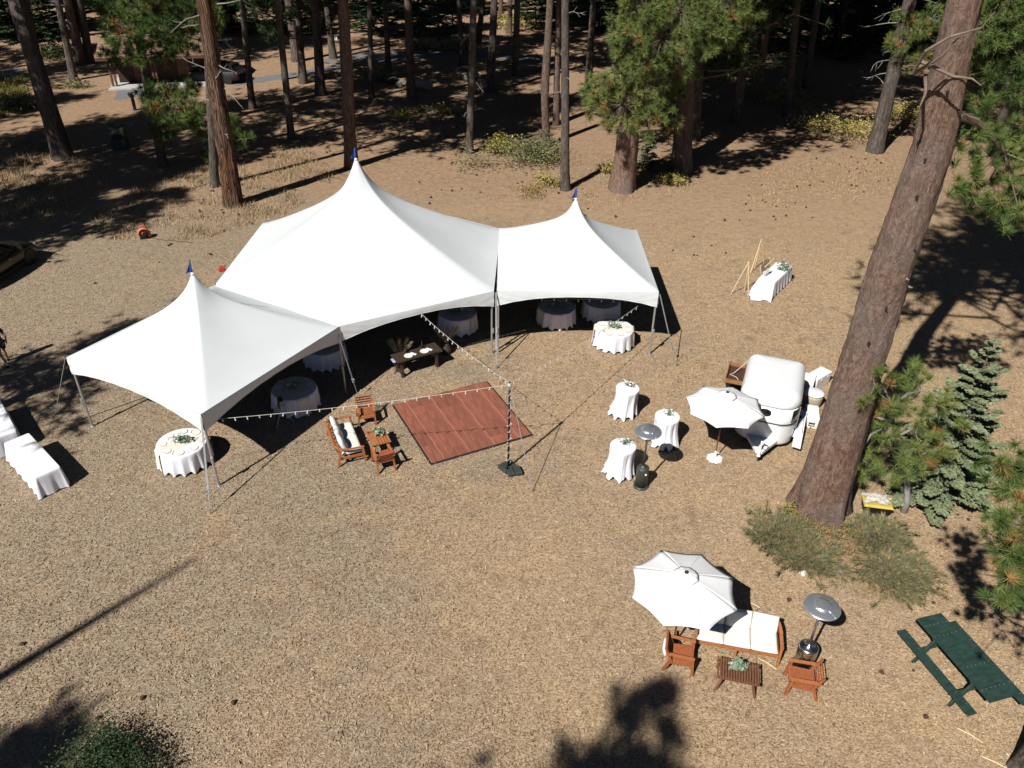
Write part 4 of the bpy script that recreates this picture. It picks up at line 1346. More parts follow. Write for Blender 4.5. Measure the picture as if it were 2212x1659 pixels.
# ------------------------------------------------------------------ tents
ZE = 2.76
def ngon(cx, cy, side, ang, n):
    R = side / 2 / math.sin(math.pi / n)
    return [(cx + R * math.cos(ang + 2 * math.pi * i / n), cy + R * math.sin(ang + 2 * math.pi * i / n)) for i in range(n)]
def tent(name, label, corners, apex, skip=(), stakes=(), nolegs=(), seed=1, apex_dx=0.0):
    cx = sum(c[0] for c in corners) / len(corners)
    cy = sum(c[1] for c in corners) / len(corners)
    t = thing(name, label, 'tent', (cx, cy, 0))
    cs = [Vector((c[0] - cx, c[1] - cy, 0)) for c in corners]
    n = len(cs)
    A = Vector((apex_dx, 0, apex))
    nr, ns = 34, 18
    rows = []
    rng = np.random.default_rng(seed)
    for i in range(nr + 1):
        tt = (i / nr) ** 1.35
        row = []
        for k in range(n * ns):
            a, b = cs[(k // ns) % n], cs[(k // ns + 1) % n]
            s = (k % ns) / ns
            E = a.lerp(b, s)
            rad = E.length
            rmean = cs[0].length * math.cos(math.pi / n) ** 0.5
            cb = math.exp(-tt / 0.10)
            r = tt * (rad * (1 - cb) + rmean * cb) + 0.05 * (1 - tt)
            d = E.normalized()
            g = 0.27 * math.exp(-tt / 0.095) + 0.73 * (1 - tt) ** 1.12
            g0 = 0.27 * math.exp(-1 / 0.095)
            z = ZE + (apex - ZE) * (g - g0 * tt)
            z -= (0.03 if n > 4 else 0.07) * math.sin(math.pi * s) ** 2 * math.sin(math.pi * tt ** 0.8) * (rad / 3.5)
            ax = A.x * (1 - tt)
            row.append((ax + d.x * r, d.y * r, z))
        rows.append(row)
    m = MB()
    vs = [p for r in rows for p in r]
    w = n * ns
    fs = []
    for i in range(nr):
        for k in range(w):
            fs.append((i * w + k, (i + 1) * w + k, (i + 1) * w + (k + 1) % w, i * w + (k + 1) % w))
    fs.append(tuple(range(w)))
    m.add(vs, fs)
    m.obj('canopy', 'vinyl', t, True)
    # scalloped valance on every open side
    for i in range(n):
        if i in skip:
            continue
        a, b = cs[i], cs[(i + 1) % n]
        d = (b - a).normalized()
        o = Vector((d.y, -d.x, 0))
        if o.dot((a + b) / 2) < 0:
            o = -o
        rows = []
        cols = 44
        ph = rng.uniform(0, 6.28, 4)
        for j in range(9):
            f = j / 8
            row = []
            for k in range(cols + 1):
                s = k / cols
                e = abs(2 * s - 1)
                drop = 0.24 + 0.40 * e ** 2.3
                wr = 0.012 * (e ** 3) * math.sin(f * 13 + e * 30 + ph[0]) + 0.006 * math.sin(s * 55 + ph[1]) * f + 0.012 * math.sin(s * 9 + ph[2]) * f
                p = a.lerp(b, s) + o * (0.012 + 0.03 * f * (1 - f) + wr * min(1, f * 3))
                row.append((p.x, p.y, ZE + 0.004 - drop * f))
            rows.append(row)
        v = MB()
        v.grid(rows)
        v.obj('valance', 'vinyl', t, True)
        hem = MB()
        hem.tube(rows[-1], 0.009, 5)
        hem.obj('hem', 'vinyl', t)
    # eave beams, legs
    for i in range(n):
        a, b = cs[i] * 0.985, cs[(i + 1) % n] * 0.985
        bm_ = MB()
        bm_.tube([(a.x, a.y, ZE - 0.07), (b.x, b.y, ZE - 0.07)], 0.032, 8)
        bm_.obj('eave_beam', 'aluminium', t)
        if i not in nolegs:
            lg = MB()
            lg.tube([(a.x, a.y, 0.02), (a.x, a.y, ZE - 0.10)], 0.038, 10)
            lg.box((a.x, a.y, 0.012), (0.17, 0.17, 0.02))
            leg = lg.obj('leg', 'aluminium', t)
            br = MB()
            q = cs[i].normalized()
            br.tube([(a.x + q.x * 0.05, a.y + q.y * 0.05, 0.95), (a.x + q.x * 0.05, a.y + q.y * 0.05, 1.15)], 0.05, 8)
            br.obj('clamp', 'galvanised', leg)
    for i, ang in enumerate(np.linspace(0, 2 * math.pi, n, endpoint=False)):
        c = cs[i] * 0.985
        rf = MB()
        rf.tube([(c.x, c.y, ZE - 0.07), (A.x * 0.9, 0, ZE + (apex - ZE) * 0.30)], 0.028, 6)
        rf.obj('rafter', 'aluminium', t)
    # peak cap and drooping pennant
    cap = MB()
    cap.lathe([(0.07, -0.03), (0.055, 0.04), (0.02, 0.07), (0.0, 0.075)], 12, (A.x, 0, apex))
    cap.obj('peak_cap', 'vinyl', t, True)
    fl = MB()
    fl.tube([(A.x, 0, apex), (A.x, 0, apex + 0.50)], 0.012, 6)
    fp = fl.obj('flagpole', 'black', t)
    rows = []
    for j in range(7):
        f = j / 6
        row = []
        for k in range(8):
            s = k / 7
            wd = 0.17 * (1 - f * 0.0) * (0.25 + 0.9 * f)
            row.append((A.x - s * wd + 0.02 * math.sin(s * 7 + f * 3), -0.045 * math.sin(s * 6.5 + 1.5 * f), apex + 0.48 - 0.40 * f - 0.10 * s * (1 - f * 0.4)))
        rows.append(row)
    g = MB()
    g.grid(rows)
    fo = g.obj('flag', 'flag_blue', t, True)
    sol = fo.modifiers.new('thick', 'SOLIDIFY')
    sol.thickness = 0.004
    # guy straps from the corners to stakes
    for ci, (su, sv) in stakes:
        c = cs[ci]
        st = at(su, sv)
        s = Vector((st.x - cx, st.y - cy, 0.05))
        top = Vector((c.x, c.y, ZE - 0.06)) + c.normalized() * 0.06
        mid = top.lerp(s, 0.72)
        a = MB()
        a.beam(top, mid, 0.05, 0.012)
        so = a.obj('guy_strap', 'strap', t)
        a = MB()
        a.beam(mid, s, 0.022, 0.01)
        a.obj('strap_tail', 'strap', so)
        a = MB()
        dd = (s - mid).normalized()
        a.beam(mid - dd * 0.02, mid + dd * 0.13, 0.07, 0.045)
        a.tube([mid + dd * 0.02 + Vector((0.05, 0, 0.02)), mid + dd * 0.02 + Vector((-0.05, 0, 0.02))], 0.02, 6)
        a.obj('ratchet', 'galvanised', so)
        a = MB()
        a.tube([s + Vector((0, 0, -0.15)), s + Vector((0, 0, 0.13))], 0.016, 6)
        a.lathe([(0.03, 0), (0.03, 0.012)], 8, s + Vector((0, 0, 0.12)))
        a.obj('stake', 'galvanised', so)
    return t, cs, (cx, cy)
HX = ngon(-5.95, 30.03, 6.08, -1.58997, 6)      # 0 front-left seam corner, 1 front-right, 2 right back, 3 back, 4 left back, 5 left
SQL = ngon(-10.15, 22.815, 6.10, -1.29735, 4)    # 0 front, 1 right, 2 back, 3 left
SQR = ngon(2.385, 30.05, 6.10, 3.94148, 4)       # 0 front-left, 1 front-right, 2 back-right, 3 back-left
tent('frame_tent', 'largest white tent with six sides and the tallest peak', HX, 6.68, skip=(5, 1), stakes=((0, (775, 862)),), seed=3, apex_dx=-0.16)
_left = tent('frame_tent', 'white square tent at the left, nearest the camera', SQL, 5.22, skip=(1,), stakes=((0, (455, 1110)), (3, (115, 928))), nolegs=(1, 2), seed=4)
tent('frame_tent', 'white square tent on the right with a dark gap beside the big one', SQR, 5.25, stakes=((1, (1460, 792)), (0, (1072, 797))), seed=5)

def gutter():
    t, cs, (cx, cy) = _left
    a, b = cs[1], cs[2]
    m = MB()
    d = (b - a).normalized()
    o = Vector((d.y, -d.x, 0))
    if o.dot(a + b) < 0:
        o = -o
    rows = []
    for w, z in ((-0.10, 0.012), (-0.03, -0.03), (0.05, -0.03), (0.13, 0.012)):
        rows.append([(p.x + o.x * w, p.y + o.y * w, ZE + z - 0.012) for p in (a + d * 0.03, b - d * 0.03)])
    m.grid(rows)
    g = m.obj('rain_gutter', 'vinyl', t)
    g.modifiers.new('thick', 'SOLIDIFY').thickness = 0.006
gutter()

# ------------------------------------------------------------------ dance floor
def dance_floor():
    c = [at(850, 875, 0.05), at(1053, 823, 0.05), at(1147, 938, 0.05), at(932, 1000, 0.05)]
    ctr = (c[0] + c[1] + c[2] + c[3]) / 4
    ux = ((c[1] - c[0]) + (c[2] - c[3])).normalized()
    rz = math.atan2(ux.y, ux.x)
    t = thing('dance_floor', 'square red-brown wooden dance floor laid on the chips beside the light pole', 'dance floor', (ctr.x, ctr.y, 0), rz)
    side = 3.62
    u = side / 4
    cache = {}
    for i, (x0, w) in enumerate(((0, .5), (.5, 1), (1.5, 1), (2.5, 1), (3.5, .5))):
        off = 0.5 if i % 2 else 0.0
        cuts = [0, 1 + off, 2 + off, 3 + off, 4] if off == 0 else [0, 0.5, 1.5, 2.5, 3.5, 4]
        for a, b in zip(cuts, cuts[1:]):
            key = (w, round(b - a, 2))
            if key not in cache:
                m = MB()
                hx, hy, h = w * u / 2 - 0.003, (b - a) * u / 2 - 0.003, 0.042
                bv = 0.004
                m.add([(-hx, -hy, 0), (hx, -hy, 0), (hx, hy, 0), (-hx, hy, 0), (-hx, -hy, h - bv), (hx, -hy, h - bv), (hx, hy, h - bv), (-hx, hy, h - bv), (-hx + bv, -hy + bv, h), (hx - bv, -hy + bv, h), (hx - bv, hy - bv, h), (-hx + bv, hy - bv, h)],
                      [(0, 1, 5, 4), (1, 2, 6, 5), (2, 3, 7, 6), (3, 0, 4, 7), (4, 5, 9, 8), (5, 6, 10, 9), (6, 7, 11, 10), (7, 4, 8, 11), (8, 9, 10, 11)])
                o = m.obj('floor_panel', 'dance_panel', t)
                cache[key] = o.data
            else:
                o = link('floor_panel', cache[key], t)
            o.location = ((x0 + w / 2 - 2) * u, ((a + b) / 2 - 2) * u, 0.006)
    for x0 in (-1.5, -0.5, 0.5, 1.5):
        MB().box((x0 * u, 0, 0.0255), (0.014, side - 0.02, 0.049)).obj('seam_trim', 'seam_trim', t)
    h = side / 2
    for sx, sy, L, ang in ((0, -1, side, 0), (1, 0, side, math.pi / 2), (0, 1, side, math.pi), (-1, 0, side, -math.pi / 2)):
        m = MB()
        L2 = L / 2
        m.add([(-L2, 0, 0.003), (L2, 0, 0.003), (L2 + 0.055, -0.055, 0.003), (-L2 - 0.055, -0.055, 0.003), (-L2, 0, 0.047), (L2, 0, 0.047), (L2 + 0.055, -0.055, 0.010), (-L2 - 0.055, -0.055, 0.010)],
              [(0, 3, 2, 1), (4, 5, 6, 7), (0, 1, 5, 4), (2, 3, 7, 6), (0, 4, 7, 3), (1, 2, 6, 5)])
        m.obj('edge_strip', 'black', t, loc=(sx * (h + 0.002), sy * (h + 0.002), 0.003), rz=ang)
    return t
dance_floor()

# ------------------------------------------------------------------ light pole and string lights
PB = at(1098, 1010)
PT = Vector((PB.x, PB.y, 3.24))
def light_pole():
    t = thing('light_pole', 'black pole wound with white fairy lights, standing on rubber weights', 'light pole', (PB.x, PB.y, 0))
    m = MB()
    m.tube([(0, 0, 0.05), (0, 0, 3.27)], 0.032, 12)
    m.obj('pole', 'black', t, True)
    pts = []
    for i in range(220):
        f = i / 219
        a = f * 2 * math.pi * 11 + 0.6 * math.sin(f * 40)
        r = 0.042 + 0.02 * max(0, math.sin(f * 61)) ** 3
        pts.append((r * math.cos(a), r * math.sin(a), 0.15 + 3.0 * f))
    m = MB()
    m.tube(pts, 0.007, 4)
    w = m.obj('fairy_light_wire', 'wire_white', t)
    rng = np.random.default_rng(3)
    bm_ = MB().lathe([(0.0, -0.025), (0.011, -0.018), (0.014, 0.0), (0.009, 0.016), (0.009, 0.035), (0, 0.035)], 6).obj('bulb', 'bulb', w)
    for i in range(22):
        f = i / 21
        a = rng.uniform(0, 6.28)
        o = bm_ if i == 0 else link('bulb', bm_.data, w)
        o.location = (0.075 * math.cos(a), 0.075 * math.sin(a), 0.2 + 2.95 * f)
        o.rotation_euler = (rng.uniform(-1.2, 1.2), rng.uniform(-1.2, 1.2), 0)
    m = MB()
    m.lathe([(0.05, 0.0), (0.06, 0.05), (0.05, 0.12)], 10, (0, 0, 3.12))
    m.obj('collar', 'wire_white', t)
    m = MB()
    m.box((0, 0, 0.03), (0.5, 0.5, 0.05), 0.6)
    m.obj('base_plate', 'rubber', t)
    for x, y, a in ((-0.13, -0.16, 0.75), (0.06, -0.30, 0.35), (0.30, -0.24, 0.30)):
        m = MB()
        w_, l_ = 0.26, 0.42
        m.add([(-w_ / 2, -l_ / 2, 0), (w_ / 2, -l_ / 2, 0), (w_ / 2, l_ / 2, 0), (-w_ / 2, l_ / 2, 0), (-w_ / 2 + .03, -l_ / 2 + .03, .10), (w_ / 2 - .03, -l_ / 2 + .03, .10), (w_ / 2 - .03, l_ / 2 - .03, .10), (-w_ / 2 + .03, l_ / 2 - .03, .10)],
              [(3, 2, 1, 0), (4, 5, 6, 7), (0, 1, 5, 4), (1, 2, 6, 5), (2, 3, 7, 6), (3, 0, 4, 7)])
        m.obj('weight', 'rubber', t, loc=(x, y, 0.056), rz=a, bevel=0.02)
    st = at(1150, 1063)
    s = Vector((st.x - PB.x, st.y - PB.y, 0.03))
    m = MB()
    m.beam((0.03, 0, 3.1), s, 0.028, 0.006)
    g = m.obj('guy_strap', 'strap', t)
    m = MB()
    m.tube([s + Vector((-0.02, 0.03, -0.1)), s + Vector((0.01, -0.01, 0.16))], 0.015, 6)
    m.obj('stake', 'galvanised', g)
light_pole()
BULB = None
def string_lights(a, b, n, sag, label):
    global BULB
    a, b = Vector(a), Vector(b)
    t = thing('string_lights', label, 'string lights', a, 0, 'string lights running from the pole to the tents')
    pts = []
    for i in range(41):
        f = i / 40
        p = a.lerp(b, f) - a
        p.z -= sag * 4 * f * (1 - f)
        pts.append(p)
    m = MB()
    m.tube(pts, 0.0065, 5)
    m.obj('cable', 'wire_white', t)
    for i in range(n):
        f = (i + 0.6) / n
        p = a.lerp(b, f) - a
        p.z -= sag * 4 * f * (1 - f)
        if BULB is None:
            BULB = MB().lathe([(0, -0.115), (0.016, -0.108), (0.025, -0.085), (0.020, -0.062), (0.013, -0.052), (0.016, -0.048), (0.016, 0.0), (0.0, 0.004)], 8)
            BULB = BULB.obj('bulb', 'bulb', t, True)
            o = BULB
        else:
            o = link('bulb', BULB.data, t)
        o.location = p
        o.rotation_euler = (random.uniform(-0.25, 0.25), random.uniform(-0.25, 0.25), 0)
string_lights(PT + Vector((0, 0, -0.05)), at(470, 905, 2.12), 24, 0.10, 'string lights from the pole across the dance floor to the left tent')
string_lights(PT + Vector((0, 0, 0.0)), at(908, 676, 2.48), 18, 0.12, 'string lights from the pole to the middle of the big tent')
string_lights(PT + Vector((0, 0, 0.02)), at(1378, 661, 2.24), 24, 0.16, 'string lights from the pole to the right tent over the round table')
def inner_lights():
    a = Vector((SQR[0][0] + 1.0, SQR[0][1] + 0.25, 2.36))
    b = Vector((SQR[1][0] - 1.0, SQR[1][1] + 0.25, 2.30))
    string_lights(a, b, 9, 0.02, 'string lights hanging just inside the front of the right tent')
inner_lights()
# ------------------------------------------------------------------ tables under cloths
def drape(outline, ztop, hem, folds, amp, flare, seed, nrow=12, hemvar=0.05, waist=0.0, name='tablecloth', m='linen', parent=None, phase=None, shift=(0, 0)):
    """outline: closed list of (x, y, nx, ny, cornerness); a cloth that lies flat on top and hangs in folds"""
    rng = np.random.default_rng(seed)
    n = len(outline)
    mb = MB()
    cx = sum(p[0] for p in outline) / n
    cy = sum(p[1] for p in outline) / n
    rows = []
    for f in (0.02, 0.5, 0.93, 0.985):
        rows.append([(cx + (p[0] - cx) * f, cy + (p[1] - cy) * f, ztop + (0.004 if f < 0.95 else 0.002)) for p in outline])
    ph = rng.uniform(0, 6.28, 4)
    fold = []
    for k in range(n):
        a = k / n * 2 * math.pi
        w = math.cos(folds * a + ph[0] + 0.9 * math.sin(2 * a + ph[1]) + 0.5 * math.sin(3 * a + ph[2]))
        fold.append(w + 0.35 * math.cos(folds * 2.3 * a + ph[3]))
    for j in range(nrow + 1):
        f = j / nrow
        row = []
        for k, p in enumerate(outline):
            am = amp * f ** 0.8 * (1 + 0.8 * p[4])
            off = flare * f + am * fold[k] - waist * math.sin(math.pi * f) + 0.30 * p[4] * f ** 1.1 * max(0, flare) * 2.2
            off += 0.012 * min(1, f * 8)
            h = hem + hemvar * (-fold[k] * 0.55) + hemvar * 0.5
            z = ztop - (ztop - h) * f - 0.006 * (1 - abs(1 - 2 * f))
            row.append((p[0] + p[2] * off + shift[0] * f * f, p[1] + p[3] * off + shift[1] * f * f, max(0.012, z)))
        rows.append(row)
    nv = n
    vs = [q for r in rows for q in r]
    fs = [tuple(range(nv))]
    for i in range(len(rows) - 1):
        for k in range(nv):
            fs.append((i * nv + k, (i + 1) * nv + k, (i + 1) * nv + (k + 1) % nv, i * nv + (k + 1) % nv))
    mb.add(vs, fs)
    return mb.obj(name, m, parent, True)
def circ(r, n=120):
    return [(r * math.cos(2 * math.pi * k / n), r * math.sin(2 * math.pi * k / n), math.cos(2 * math.pi * k / n), math.sin(2 * math.pi * k / n), 0.0) for k in range(n)]
def rrect(lx, ly, r=0.05, per=0.05):
    pts = []
    hx, hy = lx / 2, ly / 2
    for (cx, cy, a0) in ((hx - r, hy - r, 0), (-hx + r, hy - r, math.pi / 2), (-hx + r, -hy + r, math.pi), (hx - r, -hy + r, 1.5 * math.pi)):
        for k in range(9):
            a = a0 + math.pi / 2 * k / 8
            pts.append((cx + r * math.cos(a), cy + r * math.sin(a), math.cos(a), math.sin(a), math.sin(math.pi * k / 8)))
        nx, ny = math.cos(a0 + math.pi / 2), math.sin(a0 + math.pi / 2)
        ln = (lx if abs(ny) > 0.5 else ly) - 2 * r
        m = int(ln / per)
        x, y = pts[-1][0], pts[-1][1]
        tx, ty = -ny, nx
        for k in range(1, m):
            pts.append((x + tx * ln * k / m, y + ty * ln * k / m, nx, ny, 0.0))
    return pts
PLATE = MB().lathe([(0.0, 0.004), (0.085, 0.004), (0.13, 0.017), (0.135, 0.021), (0.131, 0.022), (0.088, 0.010), (0.0, 0.009)], 24).obj('plate', 'plate', None, True)
plate_me = PLATE.data
bpy.data.objects.remove(PLATE)
NAP = MB()
NAP.box((0, 0, 0.008), (0.055, 0.20, 0.012))
NAP.box((0.004, 0.0, 0.017), (0.045, 0.19, 0.006), 0.03)
_n = NAP.obj('napkin', 'napkin')
nap_me = _n.data
bpy.data.objects.remove(_n)
GLS = MB().lathe([(0.033, 0.0), (0.033, 0.004), (0.006, 0.008), (0.005, 0.075), (0.03, 0.10), (0.036, 0.14), (0.030, 0.185), (0.028, 0.185), (0.034, 0.14), (0.0, 0.10)], 10)
def glass_material():
    m, nt, b = new_mat('clear_glass')
    b.inputs['Base Color'].default_value = (0.9, 0.9, 0.9, 1)
    b.inputs['Transmission Weight'].default_value = 1.0
    b.inputs['Roughness'].default_value = 0.03
    b.inputs['IOR'].default_value = 1.45
glass_material()
_n = GLS.obj('glass', 'clear_glass', None, True)
gls_me = _n.data
bpy.data.objects.remove(_n)

def greenery(label, loc, R, H, seed, n=130, lf=0.085, cat='centrepiece', flowers=5, name='centrepiece', group=None, plume=False, rz=0.0, mat_='eucalyptus', tshift=0.0):
    rng = np.random.default_rng(seed)
    t = thing(name, label, cat, loc, rz, group)
    s = MB()
    P, T = [], []
    for i in range(16):
        az = rng.uniform(0, 6.28)
        ln = R * rng.uniform(0.5, 1.05)
        top = H * rng.uniform(0.25, 1.0)
        e = np.array([math.cos(az) * ln, math.sin(az) * ln * 0.75, top])
        mid = np.array([e[0] * 0.45, e[1] * 0.45, top * 0.85])
        s.tube([(0, 0, 0.01), mid, e], [0.006, 0.005, 0.003], 4, False)
        for q in range(n // 16):
            f = rng.uniform(0.1, 1)
            p = mid * (1 - abs(2 * f - 1)) + (e if f > 0.5 else np.zeros(3)) * abs(2 * f - 1)
            P.append(p + rng.normal(0, 0.028, 3) * (R / 0.22))
            T.append(0.45 + tshift + rng.normal(0, 0.2))
    P = np.array(P)
    P[:, 2] = np.abs(P[:, 2]) + 0.012
    V, T = leaf_quads(rng, P, lf, np.array(T), 0.6)
    link('foliage', fast_mesh('foliage', V, np.arange(len(V)).reshape(-1, 4), mat_, T), t)
    s.obj('stem', 'branch_wood', t)
    for i in range(flowers):
        a = rng.uniform(0, 6.28)
        p = (0.55 * R * math.cos(a), 0.4 * R * math.sin(a), H * rng.uniform(0.6, 0.95))
        MB().lathe([(0.0, -0.03), (0.032, -0.01), (0.038, 0.015), (0.02, 0.03), (0, 0.02)], 8, p).obj('flower', 'petal', t, True)
    if plume:
        s = MB()
        s.tube([(0.02, 0.02, 0.02), (-0.10, 0.05, 0.15), (-0.22, 0.08, 0.26)], [0.012, 0.028, 0.006], 6)
        s.obj('plume', 'petal', t)
    return t
def table_legs(t, spots, h, r=0.014):
    for x, y in spots:
        MB().tube([(x, y, 0.0), (x * 0.92, y * 0.92, h)], r, 6).obj('leg', 'galvanised', t)
def round_table(u, v, where, seed, plates=8, runner=None, skip=(), glasses=0, leafn=170, spin=0.0, table=True):
    c = at(u, v, 0.76)
    x, y = c.x, c.y
    if table:
        t = thing('round_table', 'round table under its cloth ' + where, 'table', (x, y, 0), 0, 'round tables under white cloths')
        MB().lathe([(0.755, 0.715), (0.76, 0.72), (0.76, 0.742), (0.75, 0.745)], 40).obj('tabletop', 'tan_plastic', t)
        table_legs(t, [(0.5, 0.35), (-0.5, 0.35), (0.5, -0.35), (-0.5, -0.35)], 0.715)
    cl = drape(circ(0.765), 0.752, 0.055, 15, 0.042, 0.05, seed, hemvar=0.07)
    cl.location = (x, y, 0)
    tag(cl, 'white cloth on the round table ' + where, 'tablecloth', 'white cloths on round tables')
    for k in range(plates):
        if k in skip:
            continue
        a = spin + 2 * math.pi * k / plates
        p = link('plate', plate_me, None, (x + 0.57 * math.cos(a), y + 0.57 * math.sin(a), 0.757), a)
        tag(p, 'pale plate on the round table ' + where, 'plate', 'plates on the table ' + where)
        a2 = a + 0.36
        q = link('napkin', nap_me, None, (x + 0.56 * math.cos(a2), y + 0.56 * math.sin(a2), 0.757), a2 + math.pi / 2 + 0.25)
        tag(q, 'white napkin on the round table ' + where, 'napkin', 'napkins on the table ' + where)
        if glasses:
            a3 = a - 0.28
            gq = link('glass', gls_me, None, (x + 0.42 * math.cos(a3), y + 0.42 * math.sin(a3), 0.757))
            tag(gq, 'clear stem glass on the round table ' + where, 'glass', 'glasses on the table ' + where)
    if runner is not None:
        # gauze runner laid across and hanging over the edge
        rr = []
        rng = np.random.default_rng(seed + 5)
        for i in range(46):
            s = -1.32 + 2.64 * i / 45
            row = []
            for k in range(9):
                w = (k - 4) / 4 * 0.23 * (1 + 0.18 * math.sin(s * 5 + seed))
                lx = s
                if abs(s) <= 0.77:
                    px, pz = lx, 0.7595 + 0.008 * (1 + math.sin(9 * s + k * 1.7)) / 2
                else:
                    d = abs(s) - 0.77
                    px = math.copysign(0.79 + 0.085 * d + 0.012 * math.cos(k * 2.2), s)
                    pz = 0.742 - d * 1.18
                row.append((px * math.cos(runner) - w * math.sin(runner), px * math.sin(runner) + w * math.cos(runner), max(0.03, pz)))
            rr.append(row)
        g = MB()
        g.grid(rr)
        ro = g.obj('table_runner', 'cream_gauze', None, True, (x, y, 0))
        tag(ro, 'cream gauze runner over the round table ' + where, 'table runner', 'gauze runners on the round tables')
    greenery('green centrepiece on the round table ' + where, (x, y, 0.765), 0.33, 0.22, seed + 9, leafn, 0.10, flowers=4, group='centrepieces on the round tables')
round_table(392, 955, 'at the left tent\'s front corner', 3, runner=0.72, skip=(), glasses=0, spin=0.25)
round_table(635, 838, 'behind the folding stand', 4, runner=2.2, spin=0.2)
round_table(1327, 708, 'half sunlit at the right tent\'s front', 5, runner=3.05, spin=0.3)
round_table(1203, 661, 'at the shaded left of the right tent', 6, runner=0.5, spin=0.1)
round_table(1300, 648, 'deepest in shade at the back of the right tent', 7, spin=0.1, leafn=60)
round_table(988, 674, 'shaded at the big tent\'s right side', 8, runner=2.6, spin=0.1)
round_table(700, 745, 'under the seam of the two left tents', 9, spin=0.1, leafn=60)

# ------------------------------------------------------------------ cocktail tables
for i, (u, v, where, sh, rz) in enumerate(((1356, 838, 'farthest from the camera', (-0.10, -0.03), 0.3), (1442, 899, 'behind the tall green heater', (0.0, -0.05), 1.5), (1346, 963, 'nearest the camera, left of the green heater', (-0.06, -0.03), 2.4))):
    c = at(u, v, 1.07)
    t = thing('cocktail_table', 'tall cocktail table under a white cloth, ' + where, 'table', (c.x, c.y, 0), rz, 'tall cocktail tables')
    MB().lathe([(0.395, 1.035), (0.40, 1.04), (0.40, 1.06), (0.39, 1.063)], 36).obj('tabletop', 'tan_plastic', t)
    MB().tube([(0, 0, 0.05), (0, 0, 1.04)], 0.03, 8).obj('pedestal', 'galvanised', t)
    for k in range(4):
        a = k * math.pi / 2 + 0.4
        MB().tube([(0, 0, 0.08), (0.42 * math.cos(a), 0.42 * math.sin(a), 0.02)], 0.016, 6).obj('foot', 'galvanised', t)
    cl = drape(circ(0.405, 96), 1.07, 0.05, 9, 0.052, 0.075, 20 + i, hemvar=0.10, waist=0.07, shift=sh)
    cl.location = (c.x, c.y, 0)
    tag(cl, 'white cloth gathered round the cocktail table ' + where, 'tablecloth', 'cloths on the cocktail tables')
    greenery('green and white spray on the cocktail table ' + where, (c.x + 0.06, c.y + 0.10, 1.078), 0.22, 0.16, 60 + i, 110, 0.07, 'centrepiece', 4, 'centrepiece', 'sprays on the cocktail tables', i < 2, 0.4 * i)

# ------------------------------------------------------------------ rectangular draped tables
def rect_table(ctr, lx, ly, rz, label_t, label_c, seed, h=0.745, hem=0.03, flare=0.07, group=None, pull=None):
    t = thing('folding_table', label_t, 'table', (ctr[0], ctr[1], 0), rz, group)
    MB().box((0, 0, h - 0.022), (lx - 0.02, ly - 0.02, 0.035)).obj('tabletop', 'tan_plastic', t)
    table_legs(t, [(sx * (lx / 2 - 0.15), sy * (ly / 2 - 0.1)) for sx in (-1, 1) for sy in (-1, 1)], h - 0.04)
    cl = drape(rrect(lx, ly), h + 0.004, hem, 17, 0.022, flare, seed, hemvar=0.03)
    if pull:
        me = cl.data
        for v in me.vertices:
            d = (h - v.co.z) / h
            if v.co.x < -lx / 2 - 0.005 and d > 0.02:
                v.co.x -= pull * d ** 1.1 * (1 + 0.35 * math.sin(v.co.y * 8 + 0.7))
                v.co.y += 0.10 * d * math.copysign(1, v.co.y)
    cl.location = (ctr[0], ctr[1], 0)
    cl.rotation_euler = (0, 0, rz)
    tag(cl, label_c, 'tablecloth')
    return t
a = at(10.8, 954, 0.745); b = at(130.3, 1010, 0.745)
rect_table((-14.78, 19.16), 2.46, 0.74, math.atan2(-1.72, 1.88), 'folding table under the white cloth, nearer of the two at the left edge', 'white floor-length cloth on the nearer of the two long tables at left', 31, group='long tables at the left edge')
rect_table((-16.98, 21.06), 2.46, 0.76, math.atan2(-1.93, 1.66), 'folding table under the white cloth, cut by the left edge of the photo', 'white cloth dappled with shade on the farther long table at left', 32, group='long tables at the left edge')
rect_table((11.98, 33.35), 2.28, 0.76, math.atan2(1.87, 1.34), 'table under a long white cloth beside the two wooden easels', 'white cloth pulled out over the near end of the table by the easels', 33, pull=0.55)
greenery('loose eucalyptus bundle lying on the white table by the easels', (12.35, 33.55, 0.755), 0.42, 0.30, 71, 200, 0.13, 'foliage', 3, 'greenery', None)
